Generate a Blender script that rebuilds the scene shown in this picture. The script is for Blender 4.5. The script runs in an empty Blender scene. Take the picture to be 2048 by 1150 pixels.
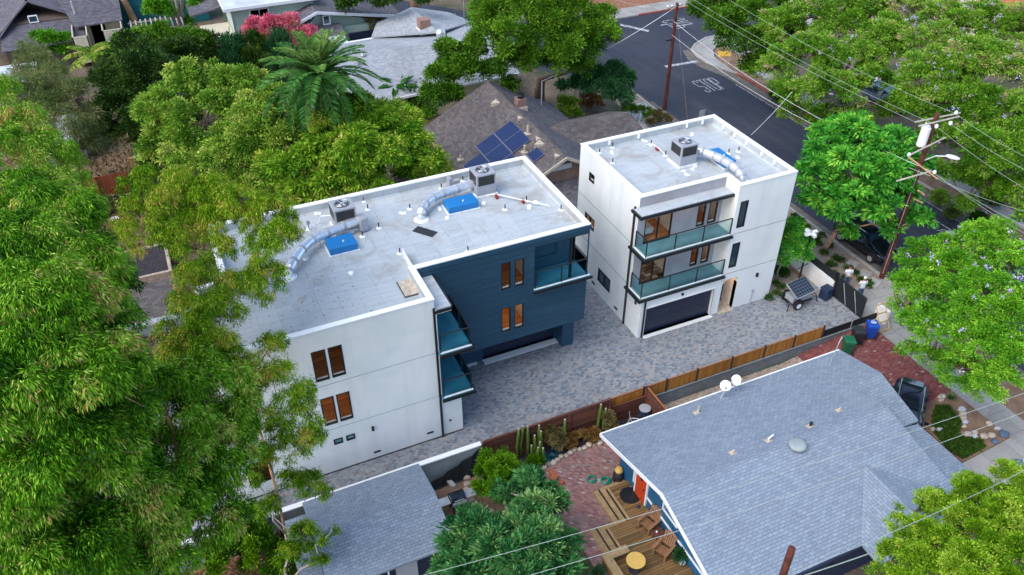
import bpy, bmesh, math, random
import numpy as np
from mathutils import Vector, Matrix
random.seed(7); RNG = np.random.default_rng(11)
S = bpy.context.scene
R = math.radians
# ---------------------------------------------------------------- camera
CAM = Vector((0, 0, 32.94)); YAW = -0.42537884; PITCH = 0.65189555; FPX = 1649.6
cd = bpy.data.cameras.new('camera'); cam = bpy.data.objects.new('camera', cd)
S.collection.objects.link(cam); S.camera = cam
cam.location = CAM; cam.rotation_euler = (math.pi/2-PITCH, 0, YAW)
cd.sensor_width = 36; cd.lens = 36*FPX/2048; cd.clip_start = .5; cd.clip_end = 2000
# ---------------------------------------------------------------- world, sun, exposure
W = bpy.data.worlds.new('World'); S.world = W; W.use_nodes = True
nt = W.node_tree; bg = nt.nodes['Background']; sky = nt.nodes.new('ShaderNodeTexSky')
sky.sky_type = 'NISHITA'; sky.sun_disc = False; sky.sun_elevation = R(38); sky.sun_rotation = R(-104)
sky.air_density = 1.0; sky.dust_density = 1.6; sky.ozone_density = 1.6
nt.links.new(sky.outputs[0], bg.inputs[0]); bg.inputs[1].default_value = 0.15
sl = bpy.data.lights.new('sun', 'SUN'); sl.energy = 1.25; sl.angle = R(48); sl.color = (1, .975, .94)
so = bpy.data.objects.new('sun', sl); S.collection.objects.link(so)
sd = Vector((math.sin(R(-104))*math.cos(R(60)), math.cos(R(-104))*math.cos(R(60)), math.sin(R(60))))
so.rotation_euler = sd.to_track_quat('Z', 'Y').to_euler(); so.location = (0, 0, 60)
S.view_settings.view_transform = 'Standard'; S.view_settings.look = 'None'
S.view_settings.exposure = 1.02; S.view_settings.gamma = 1
S.render.engine = 'CYCLES'
S.cycles.max_bounces = 6; S.cycles.diffuse_bounces = 2; S.cycles.transparent_max_bounces = 12
# ---------------------------------------------------------------- helpers
col = S.collection
_rot = Matrix.Rotation(YAW, 3, 'Z') @ Matrix.Rotation(math.pi/2-PITCH, 3, 'X')
def at(px, py, z):
    "point at height z seen at photograph pixel (px, py)"
    d = _rot @ Vector(((px-1024)/FPX, -(py-575)/FPX, -1))
    return CAM + d*((z-CAM.z)/d.z)
def gz(x, y):
    "height of the ground"
    if y > 27 or x >= 36.5: return 0.0
    if x <= 30: return -.95
    return -.95*(36.5-x)/6.5
def newmat(name):
    m = bpy.data.materials.new(name); m.use_nodes = True
    return m, m.node_tree, m.node_tree.nodes['Principled BSDF']
def nd(t, typ, **k):
    n = t.nodes.new(typ)
    for a, v in k.items(): setattr(n, a, v)
    return n
def coord(t, kind='Object', scale=(1, 1, 1), rot=(0, 0, 0)):
    c = nd(t, 'ShaderNodeTexCoord'); mp = nd(t, 'ShaderNodeMapping')
    mp.inputs['Scale'].default_value = scale; mp.inputs['Rotation'].default_value = rot
    t.links.new(c.outputs[kind], mp.inputs[0]); return mp.outputs[0]
def noise(t, vec, scale, detail=4, rough=.55, dist=0):
    n = nd(t, 'ShaderNodeTexNoise'); n.inputs['Scale'].default_value = scale
    n.inputs['Detail'].default_value = detail; n.inputs['Roughness'].default_value = rough
    n.inputs['Distortion'].default_value = dist
    t.links.new(vec, n.inputs[0]); return n.outputs[0]
def ramp(t, fac, stops, interp='LINEAR'):
    r = nd(t, 'ShaderNodeValToRGB'); r.color_ramp.interpolation = interp
    e = r.color_ramp.elements
    while len(e) < len(stops): e.new(.5)
    for i, (p, c) in enumerate(stops):
        e[i].position = p; e[i].color = (*c, 1) if len(c) == 3 else c
    t.links.new(fac, r.inputs[0]); return r.outputs[0]
def mix(t, fac, a, b, mode='MIX'):
    m = nd(t, 'ShaderNodeMix', data_type='RGBA', blend_type=mode)
    for sock, v in ((m.inputs[0], fac), (m.inputs[6], a), (m.inputs[7], b)):
        if isinstance(v, (int, float)): sock.default_value = v
        elif isinstance(v, tuple): sock.default_value = (*v, 1)
        else: t.links.new(v, sock)
    return m.outputs[2]
def bump(t, b, h, strength=.3, dist=.02):
    n = nd(t, 'ShaderNodeBump'); n.inputs['Strength'].default_value = strength; n.inputs['Distance'].default_value = dist
    t.links.new(h, n.inputs['Height']); t.links.new(n.outputs[0], b.inputs['Normal'])
def plain(name, c, rough=.6, metal=0, var=.12, scale=3, kind='Object', spec=.5):
    m, t, b = newmat(name)
    n = noise(t, coord(t, kind), scale, 6)
    lo = tuple(max(0, x*(1-var)) for x in c); hi = tuple(min(1, x*(1+var)) for x in c)
    t.links.new(ramp(t, n, [(.3, lo), (.7, hi)]), b.inputs['Base Color'])
    b.inputs['Roughness'].default_value = rough; b.inputs['Metallic'].default_value = metal
    b.inputs['Specular IOR Level'].default_value = spec
    return m
def bricks(name, stops, mortar, bw, rh, ms=.012, offset=.5, rough=.8, bmp=.25, dirt=None, interp='LINEAR', rot=0, squash=1, sqf=2, kind='UV', big=.18, bigscale=.25):
    m, t, b = newmat(name)
    v = coord(t, kind, rot=(0, 0, rot)); br = nd(t, 'ShaderNodeTexBrick')
    br.offset = offset; br.squash = squash; br.squash_frequency = sqf
    t.links.new(v, br.inputs['Vector'])
    for k, x in (('Color1', (0, 0, 0, 1)), ('Color2', (1, 1, 1, 1)), ('Mortar', (.5, .5, .5, 1))): br.inputs[k].default_value = x
    for k, x in (('Scale', 1), ('Mortar Size', ms), ('Mortar Smooth', .2), ('Brick Width', bw), ('Row Height', rh)): br.inputs[k].default_value = x
    c = ramp(t, br.outputs['Color'], stops, interp)
    n1 = noise(t, v, 9, 5)
    c = mix(t, .35, c, mix(t, 1.0, c, ramp(t, n1, [(.3, (.55, .55, .55)), (.7, (1.3, 1.3, 1.3))]), 'MULTIPLY'))
    n2 = noise(t, v, bigscale, 5, .6)
    c = mix(t, 1.0, c, ramp(t, n2, [(.3, (1-big,)*3), (.7, (1+big,)*3)]), 'MULTIPLY')
    if dirt: c = mix(t, ramp(t, noise(t, v, dirt[1], 6, .65), [(dirt[2], (0, 0, 0)), (dirt[2]+.15, (dirt[3],)*3)]), c, dirt[0])
    c = mix(t, br.outputs['Fac'], c, mortar)
    t.links.new(c, b.inputs['Base Color']); b.inputs['Roughness'].default_value = rough
    inv = nd(t, 'ShaderNodeMath', operation='SUBTRACT'); inv.inputs[0].default_value = 1
    t.links.new(br.outputs['Fac'], inv.inputs[1])
    ad = nd(t, 'ShaderNodeMath', operation='MULTIPLY_ADD'); t.links.new(n1, ad.inputs[0]); ad.inputs[1].default_value = .5
    t.links.new(inv.outputs[0], ad.inputs[2]); bump(t, b, ad.outputs[0], bmp, .02)
    return m
def stucco(name, c, stain, amt=.5):
    m, t, b = newmat(name); v = coord(t)
    n = noise(t, v, .45, 8, .62, .6)
    n2 = noise(t, coord(t, scale=(1.2, 1.2, .12)), 1.1, 5)
    k = mix(t, ramp(t, n, [(.38, (0, 0, 0)), (.68, (amt,)*3)]), c, stain)
    k = mix(t, ramp(t, n2, [(.5, (0, 0, 0)), (.75, (amt*.6,)*3)]), k, tuple(x*.86 for x in stain))
    t.links.new(k, b.inputs['Base Color']); b.inputs['Roughness'].default_value = .88
    bump(t, b, noise(t, v, 60, 3), .15, .01); return m
M = {}
M['stucco'] = stucco('white_stucco', (.84, .85, .84), (.70, .74, .73), .75)
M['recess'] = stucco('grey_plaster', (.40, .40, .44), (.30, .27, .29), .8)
M['cap'] = plain('parapet_paint', (.88, .89, .9), .5, var=.04)
M['trim'] = plain('white_trim', (.8, .8, .78), .5, var=.05)
def membrane():
    m, t, b = newmat('roof_membrane'); v = coord(t)
    br = nd(t, 'ShaderNodeTexBrick'); t.links.new(coord(t, rot=(0, 0, R(90))), br.inputs['Vector'])
    for k, x in (('Color1', (.38, .42, .445, 1)), ('Color2', (.44, .475, .49, 1)), ('Mortar', (.31, .34, .36, 1))): br.inputs[k].default_value = x
    for k, x in (('Scale', 1), ('Mortar Size', .018), ('Mortar Smooth', .6), ('Brick Width', 4.3), ('Row Height', .95)): br.inputs[k].default_value = x
    wv = noise(t, coord(t, scale=(.35, 2.2, 1)), 1.6, 5, .6, 1.2)
    c = mix(t, ramp(t, wv, [(.42, (0, 0, 0)), (.68, (.6,)*3)]), br.outputs['Color'], (.53, .56, .57))
    st = noise(t, v, .55, 7, .7, .8)
    c = mix(t, ramp(t, st, [(.50, (0, 0, 0)), (.66, (.7,)*3)]), c, (.31, .285, .25))
    st2 = noise(t, coord(t, scale=(3, .7, 1)), 1.9, 6, .7)
    c = mix(t, ramp(t, st2, [(.58, (0, 0, 0)), (.72, (.4,)*3)]), c, (.30, .30, .28))
    st3 = noise(t, v, 3.2, 4, .6)
    c = mix(t, ramp(t, st3, [(.64, (0, 0, 0)), (.72, (.5,)*3)]), c, (.36, .22, .13))
    t.links.new(c, b.inputs['Base Color']); b.inputs['Roughness'].default_value = .62
    bump(t, b, wv, .25, .05); return m
M['membrane'] = membrane()
M['siding'] = bricks('blue_siding', [(0, (.014, .060, .105)), (1, (.020, .078, .132))], (.007, .03, .055), 3.6, .15, .012, rough=.45, bmp=.8, big=.1)
M['bluewall'] = plain('blue_paint', (.015, .065, .115), .5)
M['teal'] = plain('balcony_floor_coating', (.05, .22, .30), .35, var=.15, scale=2)
M['teal_pale'] = plain('pale_balcony_coating', (.17, .31, .34), .4, var=.15, scale=2)
M['wire'] = plain('weathered_cable', (.34, .40, .36), .5)
M['render_grey'] = plain('grey_green_render', (.27, .32, .33), .85, var=.2, scale=1)
M['garage'] = bricks('panelled_garage_door', [(0, (.010, .018, .045)), (1, (.014, .024, .055))], (.003, .005, .012), 50, .53, .02, rough=.4, bmp=.6)
M['black'] = plain('black_metal', (.012, .012, .015), .4)
M['charcoal'] = plain('charcoal_paint', (.035, .03, .04), .55)
M['galv'] = plain('galvanised_metal', (.78, .8, .82), .28, .7, var=.15, scale=4)
M['hvac'] = plain('grey_enamel', (.33, .34, .38), .45, var=.06)
M['louvre'] = bricks('dark_louvres', [(0, (.02, .02, .025)), (1, (.045, .045, .045))], (.005, .005, .005), 2, .035, .008, rough=.5)
M['blue_tarp'] = plain('blue_plastic', (.006, .17, .45), .45, var=.1)
M['mastic'] = plain('white_mastic', (.8, .82, .82), .6)
M['pipe_black'] = plain('black_pipe', (.02, .02, .025), .5)
M['red'] = plain('red_block', (.3, .03, .02), .6)
M['wood_in'] = bricks('interior_floorboards', [(0, (.50, .19, .07)), (1, (.8, .36, .12))], (.16, .06, .02), 1.4, .14, .006, rough=.35, bmp=.05)
M['room'] = plain('interior_wall', (.75, .66, .55), .8)
M['marble'] = bricks('dark_marble', [(0, (.02, .02, .02)), (.3, (.3, .2, .14)), (1, (.6, .5, .4))], (.02, .02, .02), .5, .3, .02, rough=.2)
M['paver'] = bricks('driveway_pavers', [(0, (.11, .135, .175)), (.3, (.20, .23, .27)), (.6, (.27, .285, .31)), (.85, (.34, .33, .31)), (1, (.22, .19, .19))],
                    (.22, .225, .23), .20, .13, .010, rough=.75, big=.12, dirt=((.12, .14, .18), .6, .55, .5))
M['brickpave'] = bricks('red_brick_paving', [(0, (.20, .075, .075)), (.4, (.33, .14, .12)), (.75, (.40, .20, .17)), (.93, (.24, .18, .18)), (1, (.5, .42, .36))],
                        (.20, .15, .14), .22, .11, .010, rough=.85, dirt=((.15, .12, .13), .9, .5, .6), rot=R(45))
M['brickdrive'] = bricks('dark_red_brick_driveway', [(0, (.14, .03, .03)), (.6, (.22, .055, .05)), (.95, (.27, .09, .07)), (1, (.38, .3, .26))],
                         (.12, .06, .055), .21, .11, .008, rough=.85, dirt=((.13, .09, .09), .5, .55, .5))
def asphalt():
    m, t, b = newmat('asphalt'); v = coord(t)
    c = ramp(t, noise(t, coord(t, scale=(1, .25, 1)), .35, 7, .6), [(.3, (.017, .020, .038)), (.7, (.034, .037, .055))])
    c = mix(t, ramp(t, noise(t, v, .15, 4), [(.5, (0, 0, 0)), (.7, (.5,)*3)]), c, (.055, .055, .064))
    c = mix(t, 1, c, ramp(t, noise(t, v, 25, 3), [(.3, (.8,)*3), (.7, (1.2,)*3)]), 'MULTIPLY')
    ck = noise(t, v, .7, 6, .6, .8); c = mix(t, ramp(t, ck, [(.488, (0, 0, 0)), (.496, (.75,)*3), (.504, (.75,)*3), (.512, (0, 0, 0))]), c, (.012, .013, .02))
    c = mix(t, ramp(t, noise(t, coord(t, scale=(1, .12, 1)), .9, 3), [(.52, (0, 0, 0)), (.66, (.45,)*3)]), c, (.055, .056, .068))
    t.links.new(c, b.inputs['Base Color']); b.inputs['Roughness'].default_value = .75; return m
M['asphalt'] = asphalt()
M['gutter'] = plain('worn_asphalt_gutter', (.15, .13, .11), .85, var=.35, scale=1.5)
M['concrete'] = bricks('concrete_slabs', [(0, (.29, .28, .26)), (1, (.37, .355, .33))], (.17, .16, .15), 1.5, 1.5, .012, 0, rough=.85, dirt=((.2, .18, .16), .8, .5, .5))
M['kerb'] = plain('kerb_concrete', (.4, .38, .35), .85, var=.2)
M['red_kerb'] = plain('red_kerb_paint', (.36, .08, .06), .8, var=.4, scale=2)
def paint():
    m, t, b = newmat('worn_road_paint'); n = noise(t, coord(t), 3.5, 6, .7)
    t.links.new(ramp(t, n, [(.38, (.12, .125, .15)), (.55, (.50, .51, .52))]), b.inputs['Base Color']); b.inputs['Roughness'].default_value = .7; return m
M['paint'] = paint()
M['dirt'] = plain('dry_soil', (.22, .135, .085), .95, var=.35, scale=1.2)
M['darksoil'] = plain('dark_planting_soil', (.03, .024, .03), .95, var=.6, scale=6)
M['gravel'] = plain('gravel', (.30, .24, .19), .95, var=.45, scale=7)
M['mulch'] = plain('leaf_litter', (.26, .12, .07), .95, var=.6, scale=5)
M['palegravel'] = plain('pale_gravel', (.45, .46, .48), .9, var=.3, scale=9)
def ground():
    m, t, b = newmat('yard_ground'); v = coord(t)
    c = ramp(t, noise(t, v, .25, 8, .65), [(.35, (.20, .14, .10)), (.5, (.11, .09, .055)), (.62, (.035, .055, .018))])
    c = mix(t, 1, c, ramp(t, noise(t, v, 6, 5), [(.3, (.6,)*3), (.7, (1.35,)*3)]), 'MULTIPLY')
    t.links.new(c, b.inputs['Base Color']); b.inputs['Roughness'].default_value = .95; return m
M['ground'] = ground()
SH = lambda n, a, b_, mo, w=.33, h=.17, **k: bricks(n, [(0, a), (1, b_)], mo, w, h, .009, rough=.85, bmp=.5, **k)
M['sh_blue'] = SH('blue_grey_shingles', (.20, .25, .315), (.265, .32, .39), (.10, .13, .17), .30, .15, big=.07, bigscale=.35)
M['sh_brown'] = SH('brown_shingles', (.085, .072, .07), (.15, .13, .125), (.035, .03, .032), .36, .20)
M['sh_grey'] = SH('pale_grey_shingles', (.28, .30, .33), (.42, .44, .46), (.16, .18, .2), .3, .15)
M['sh_dark'] = SH('dark_shingles', (.075, .07, .085), (.145, .135, .155), (.035, .034, .045), .36, .20)
M['flatroof'] = plain('white_rolled_roofing', (.52, .56, .6), .7, var=.2, scale=.8)
M['mint'] = bricks('mint_siding', [(0, (.38, .5, .40)), (1, (.46, .57, .47))], (.26, .36, .29), 5, .16, .008, rough=.6)
M['tealwall'] = bricks('teal_siding', [(0, (.01, .16, .19)), (1, (.015, .2, .23))], (.005, .1, .12), 5, .16, .01, rough=.6)
M['cream'] = plain('cream_paint', (.55, .5, .38), .7)
M['tan'] = bricks('tan_board_siding', [(0, (.33, .2, .14)), (1, (.38, .24, .17))], (.2, .12, .08), .42, 6, .012, 0, rough=.7)
M['brownwall'] = plain('brown_shingle_wall', (.10, .07, .06), .8)
M['houseblue'] = plain('deep_blue_paint', (.012, .10, .22), .55)
M['navy'] = plain('navy_paint', (.012, .02, .05), .6)
M['block'] = bricks('grey_concrete_block', [(0, (.17, .20, .22)), (1, (.235, .26, .28))], (.12, .14, .15), .4, .2, .01, rough=.9)
def boards(n, a, b_, w, vertical=False, rough=.7):
    return bricks(n, [(0, a), (1, b_)], tuple(x*.25 for x in a), (w if vertical else 2.4), (50 if vertical else w), .010, (0 if vertical else .5), rough=rough, bmp=.5)
M['redwood'] = boards('dark_red_fence_boards', (.085, .026, .016), (.19, .07, .045), .14)
M['picket'] = boards('orange_cedar_pickets', (.38, .145, .018), (.58, .25, .04), .14, True)
M['cedar'] = plain('cedar_post', (.3, .12, .04), .7)
M['redpanel'] = boards('red_brown_fence_panel', (.25, .06, .02), (.36, .10, .035), .2, True)
M['deck'] = boards('deck_boards', (.11, .06, .02), (.24, .135, .045), .14)
M['decktrim'] = plain('weathered_deck_trim', (.34, .23, .11), .7, var=.25, scale=5)
M['chairwood'] = plain('adirondack_wood', (.25, .125, .06), .6, var=.25, scale=6)
M['tarp'] = plain('dark_teal_shade_cloth', (.006, .011, .014), .8)
M['solar'] = bricks('solar_cells', [(0, (.006, .016, .075)), (1, (.010, .024, .10))], (.04, .06, .14), .17, .17, .006, 0, rough=.35, bmp=.05)
M['darksolar'] = bricks('dark_solar_cells', [(0, (.006, .012, .028)), (1, (.010, .018, .038))], (.22, .26, .34), .21, .21, .010, 0, rough=.45, bmp=.05)
M['chimney'] = bricks('chimney_brick', [(0, (.2, .06, .04)), (1, (.32, .12, .08))], (.35, .3, .27), .21, .075, .012, rough=.85)
M['bark_red'] = plain('creosoted_pole', (.095, .024, .015), .8, var=.5, scale=4)
M['bark'] = plain('brown_bark', (.16, .11, .075), .9, var=.4, scale=5)
M['bark_tan'] = plain('smooth_tan_bark', (.42, .24, .14), .8, var=.35, scale=3)
M['bark_white'] = plain('pale_bark', (.42, .37, .33), .85, var=.3, scale=3)
M['carpaint'] = plain('black_car_paint', (.006, .008, .014), .12, var=.05, spec=.8)
M['carteal'] = plain('dark_car_paint', (.008, .010, .02), .15, var=.05, spec=.8)
M['glassdark'] = plain('tinted_glass', (.01, .03, .045), .05, var=.05, spec=.9)
M['tyre'] = plain('rubber', (.02, .02, .022), .8)
M['white'] = plain('white_enamel', (.8, .82, .84), .35, var=.03)
M['palegreen'] = plain('pale_green_glass', (.2, .42, .4), .1, spec=.9)
M['bin_green'] = plain('green_bin_plastic', (.012, .13, .06), .45)
M['bin_black'] = plain('black_bin_plastic', (.025, .025, .03), .5)
M['bin_blue'] = plain('blue_bin_plastic', (.006, .07, .40), .4)
M['navyplastic'] = plain('navy_plastic', (.015, .03, .07), .5)
M['lumber'] = plain('raw_lumber', (.5, .32, .12), .7)
M['terracotta'] = plain('terracotta', (.42, .13, .06), .8)
M['stone'] = plain('garden_stone', (.42, .33, .26), .9, var=.3, scale=4)
M['bluestone'] = plain('blue_grey_stone', (.09, .14, .22), .8, var=.3, scale=4)
M['paletile'] = plain('pale_stone', (.5, .42, .33), .9, var=.3, scale=6)
M['cactus'] = bricks('ribbed_cactus_skin', [(0, (.13, .22, .035)), (1, (.19, .30, .06))], (.07, .12, .02), .05, 9, .02, 0, rough=.6, kind='Object')
M['agave'] = plain('blue_agave_leaf', (.02, .12, .18), .5, var=.3)
M['hose'] = plain('green_hose', (.0, .20, .13), .4)
M['yellow_top'] = plain('varnished_table_top', (.62, .40, .10), .35, var=.12, scale=8)
M['orange_door'] = plain('orange_paint', (.52, .055, .012), .45)
M['skin'] = plain('skin', (.42, .2, .12), .55)
M['shirt'] = plain('white_cotton', (.68, .72, .76), .85)
M['jeans'] = plain('denim', (.05, .08, .14), .85)
M['hair'] = plain('dark_hair', (.02, .013, .01), .6)
M['winglass'] = plain('window_glass', (.03, .06, .08), .06, spec=.9)
M['yellow'] = plain('yellow_tactile_paint', (.55, .3, .02), .7)
def glass(name, tint, amt, rough=.03):
    m = bpy.data.materials.new(name); m.use_nodes = True; t = m.node_tree
    t.nodes.remove(t.nodes['Principled BSDF'])
    tr = nd(t, 'ShaderNodeBsdfTransparent'); tr.inputs[0].default_value = (*tint, 1)
    g = nd(t, 'ShaderNodeBsdfGlossy'); g.inputs['Roughness'].default_value = rough; g.inputs[0].default_value = (.9, .97, 1, 1)
    mx = nd(t, 'ShaderNodeMixShader'); lw = nd(t, 'ShaderNodeLayerWeight'); lw.inputs[0].default_value = amt
    t.links.new(lw.outputs['Fresnel'], mx.inputs[0]); t.links.new(tr.outputs[0], mx.inputs[1]); t.links.new(g.outputs[0], mx.inputs[2])
    t.links.new(mx.outputs[0], t.nodes['Material Output'].inputs[0]); return m
M['railglass'] = glass('balcony_glass', (.86, .96, .96), .10)
M['pane'] = glass('clear_window_glass', (.97, .97, .96), .04)
def lampmat(name, c, s):
    m, t, b = newmat(name); b.inputs['Base Color'].default_value = (*c, 1)
    b.inputs['Emission Color'].default_value = (*c, 1); b.inputs['Emission Strength'].default_value = s; return m
M['warm'] = lampmat('warm_lamp', (1, .55, .25), 6)
def leafmat(name, stops, trans=.14, rough=.5):
    m = bpy.data.materials.new(name); m.use_nodes = True; t = m.node_tree; b = t.nodes['Principled BSDF']
    a = nd(t, 'ShaderNodeAttribute', attribute_name='tint')
    c = ramp(t, a.outputs['Fac'], stops)
    t.links.new(c, b.inputs['Base Color']); b.inputs['Roughness'].default_value = rough
    b.inputs['Specular IOR Level'].default_value = .12
    tr = nd(t, 'ShaderNodeBsdfTranslucent'); t.links.new(c, tr.inputs[0])
    mx = nd(t, 'ShaderNodeMixShader'); mx.inputs[0].default_value = trans
    t.links.new(b.outputs[0], mx.inputs[1]); t.links.new(tr.outputs[0], mx.inputs[2])
    t.links.new(mx.outputs[0], t.nodes['Material Output'].inputs[0]); return m
# leaf colours: tint 0 .. 1
L = {}
L['euc'] = leafmat('willowy_leaf', [(0, (.012, .07, .002)), (.35, (.075, .24, .006)), (.65, (.20, .45, .016)), (.88, (.44, .66, .09)), (.97, (.6, .66, .2)), (1, (.5, .32, .1))], .18)
L['euc2'] = leafmat('olive_gum_leaf', [(0, (.02, .08, .002)), (.4, (.12, .28, .005)), (.75, (.30, .49, .016)), (.95, (.52, .60, .08)), (1, (.55, .36, .08))], .18)
L['round'] = leafmat('light_green_leaf', [(0, (.03, .11, .006)), (.4, (.14, .31, .022)), (.75, (.34, .48, .065)), (1, (.52, .60, .13))], .2)
L['loose'] = leafmat('yellow_green_leaf', [(0, (.03, .12, .004)), (.45, (.14, .32, .012)), (.8, (.36, .49, .04)), (1, (.56, .50, .12))], .2)
L['palm'] = leafmat('palm_leaf', [(0, (.02, .10, .02)), (.6, (.07, .22, .04)), (1, (.18, .30, .06))], .15)
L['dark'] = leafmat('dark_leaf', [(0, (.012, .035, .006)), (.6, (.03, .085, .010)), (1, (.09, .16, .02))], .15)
L['darkblue'] = leafmat('blue_green_leaf', [(0, (.010, .05, .020)), (.6, (.03, .12, .04)), (1, (.09, .22, .07))], .15)
L['juniper'] = leafmat('juniper_foliage', [(0, (.018, .07, .004)), (.5, (.08, .21, .010)), (1, (.22, .41, .03))], .15)
L['casu'] = leafmat('grey_green_needles', [(0, (.05, .09, .02)), (.6, (.15, .21, .05)), (1, (.36, .30, .15))], .15)
L['bright'] = leafmat('bright_leaf', [(0, (.04, .16, .008)), (.6, (.10, .32, .012)), (1, (.22, .44, .03))])
L['jac'] = leafmat('jacaranda_leaf', [(0, (.03, .11, .006)), (.45, (.11, .28, .014)), (.8, (.26, .45, .04)), (.93, (.38, .42, .16)), (1, (.46, .32, .2))])
L['jac2'] = leafmat('bright_jacaranda_leaf', [(0, (.025, .13, .005)), (.45, (.10, .33, .012)), (.8, (.22, .50, .03)), (1, (.38, .60, .07))])  # brighter green leaf tones for the front jacaranda
L['fern'] = leafmat('feathery_leaf', [(0, (.012, .11, .015)), (.4, (.05, .29, .03)), (.75, (.13, .46, .04)), (1, (.28, .56, .06))])
L['treefern'] = leafmat('tree_fern_frond', [(0, (.14, .26, .02)), (.6, (.24, .36, .045)), (1, (.38, .34, .08))])
L['pink'] = leafmat('pink_bracts', [(0, (.55, .08, .16)), (.6, (.8, .18, .25)), (.9, (.85, .35, .38)), (1, (.2, .3, .05))])
L['lilac'] = leafmat('lilac_blossom', [(0, (.42, .38, .75)), (.6, (.6, .52, .8)), (1, (.8, .68, .76))], .2)
L['glossy'] = leafmat('glossy_leaf', [(0, (.010, .08, .025)), (.45, (.055, .22, .06)), (.8, (.16, .38, .11)), (1, (.32, .48, .16))], .2, .35)
L['citrus'] = leafmat('citrus_leaf', [(0, (.03, .13, .005)), (.55, (.10, .27, .008)), (1, (.25, .42, .02))], .3, .4)
L['pitto'] = leafmat('lime_leaf', [(0, (.05, .16, .004)), (.45, (.19, .38, .012)), (.8, (.38, .55, .05)), (1, (.5, .64, .1))])
L['dry'] = leafmat('dry_twiggy_leaf', [(0, (.05, .05, .015)), (.5, (.12, .10, .035)), (1, (.25, .19, .08))], .1)
L['brown'] = leafmat('russet_leaf', [(0, (.10, .035, .012)), (.5, (.20, .09, .03)), (1, (.28, .2, .06))], .1)
L['grassy'] = leafmat('garden_grass', [(0, (.02, .06, .008)), (.6, (.05, .12, .015)), (1, (.12, .2, .03))], .1)
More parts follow.
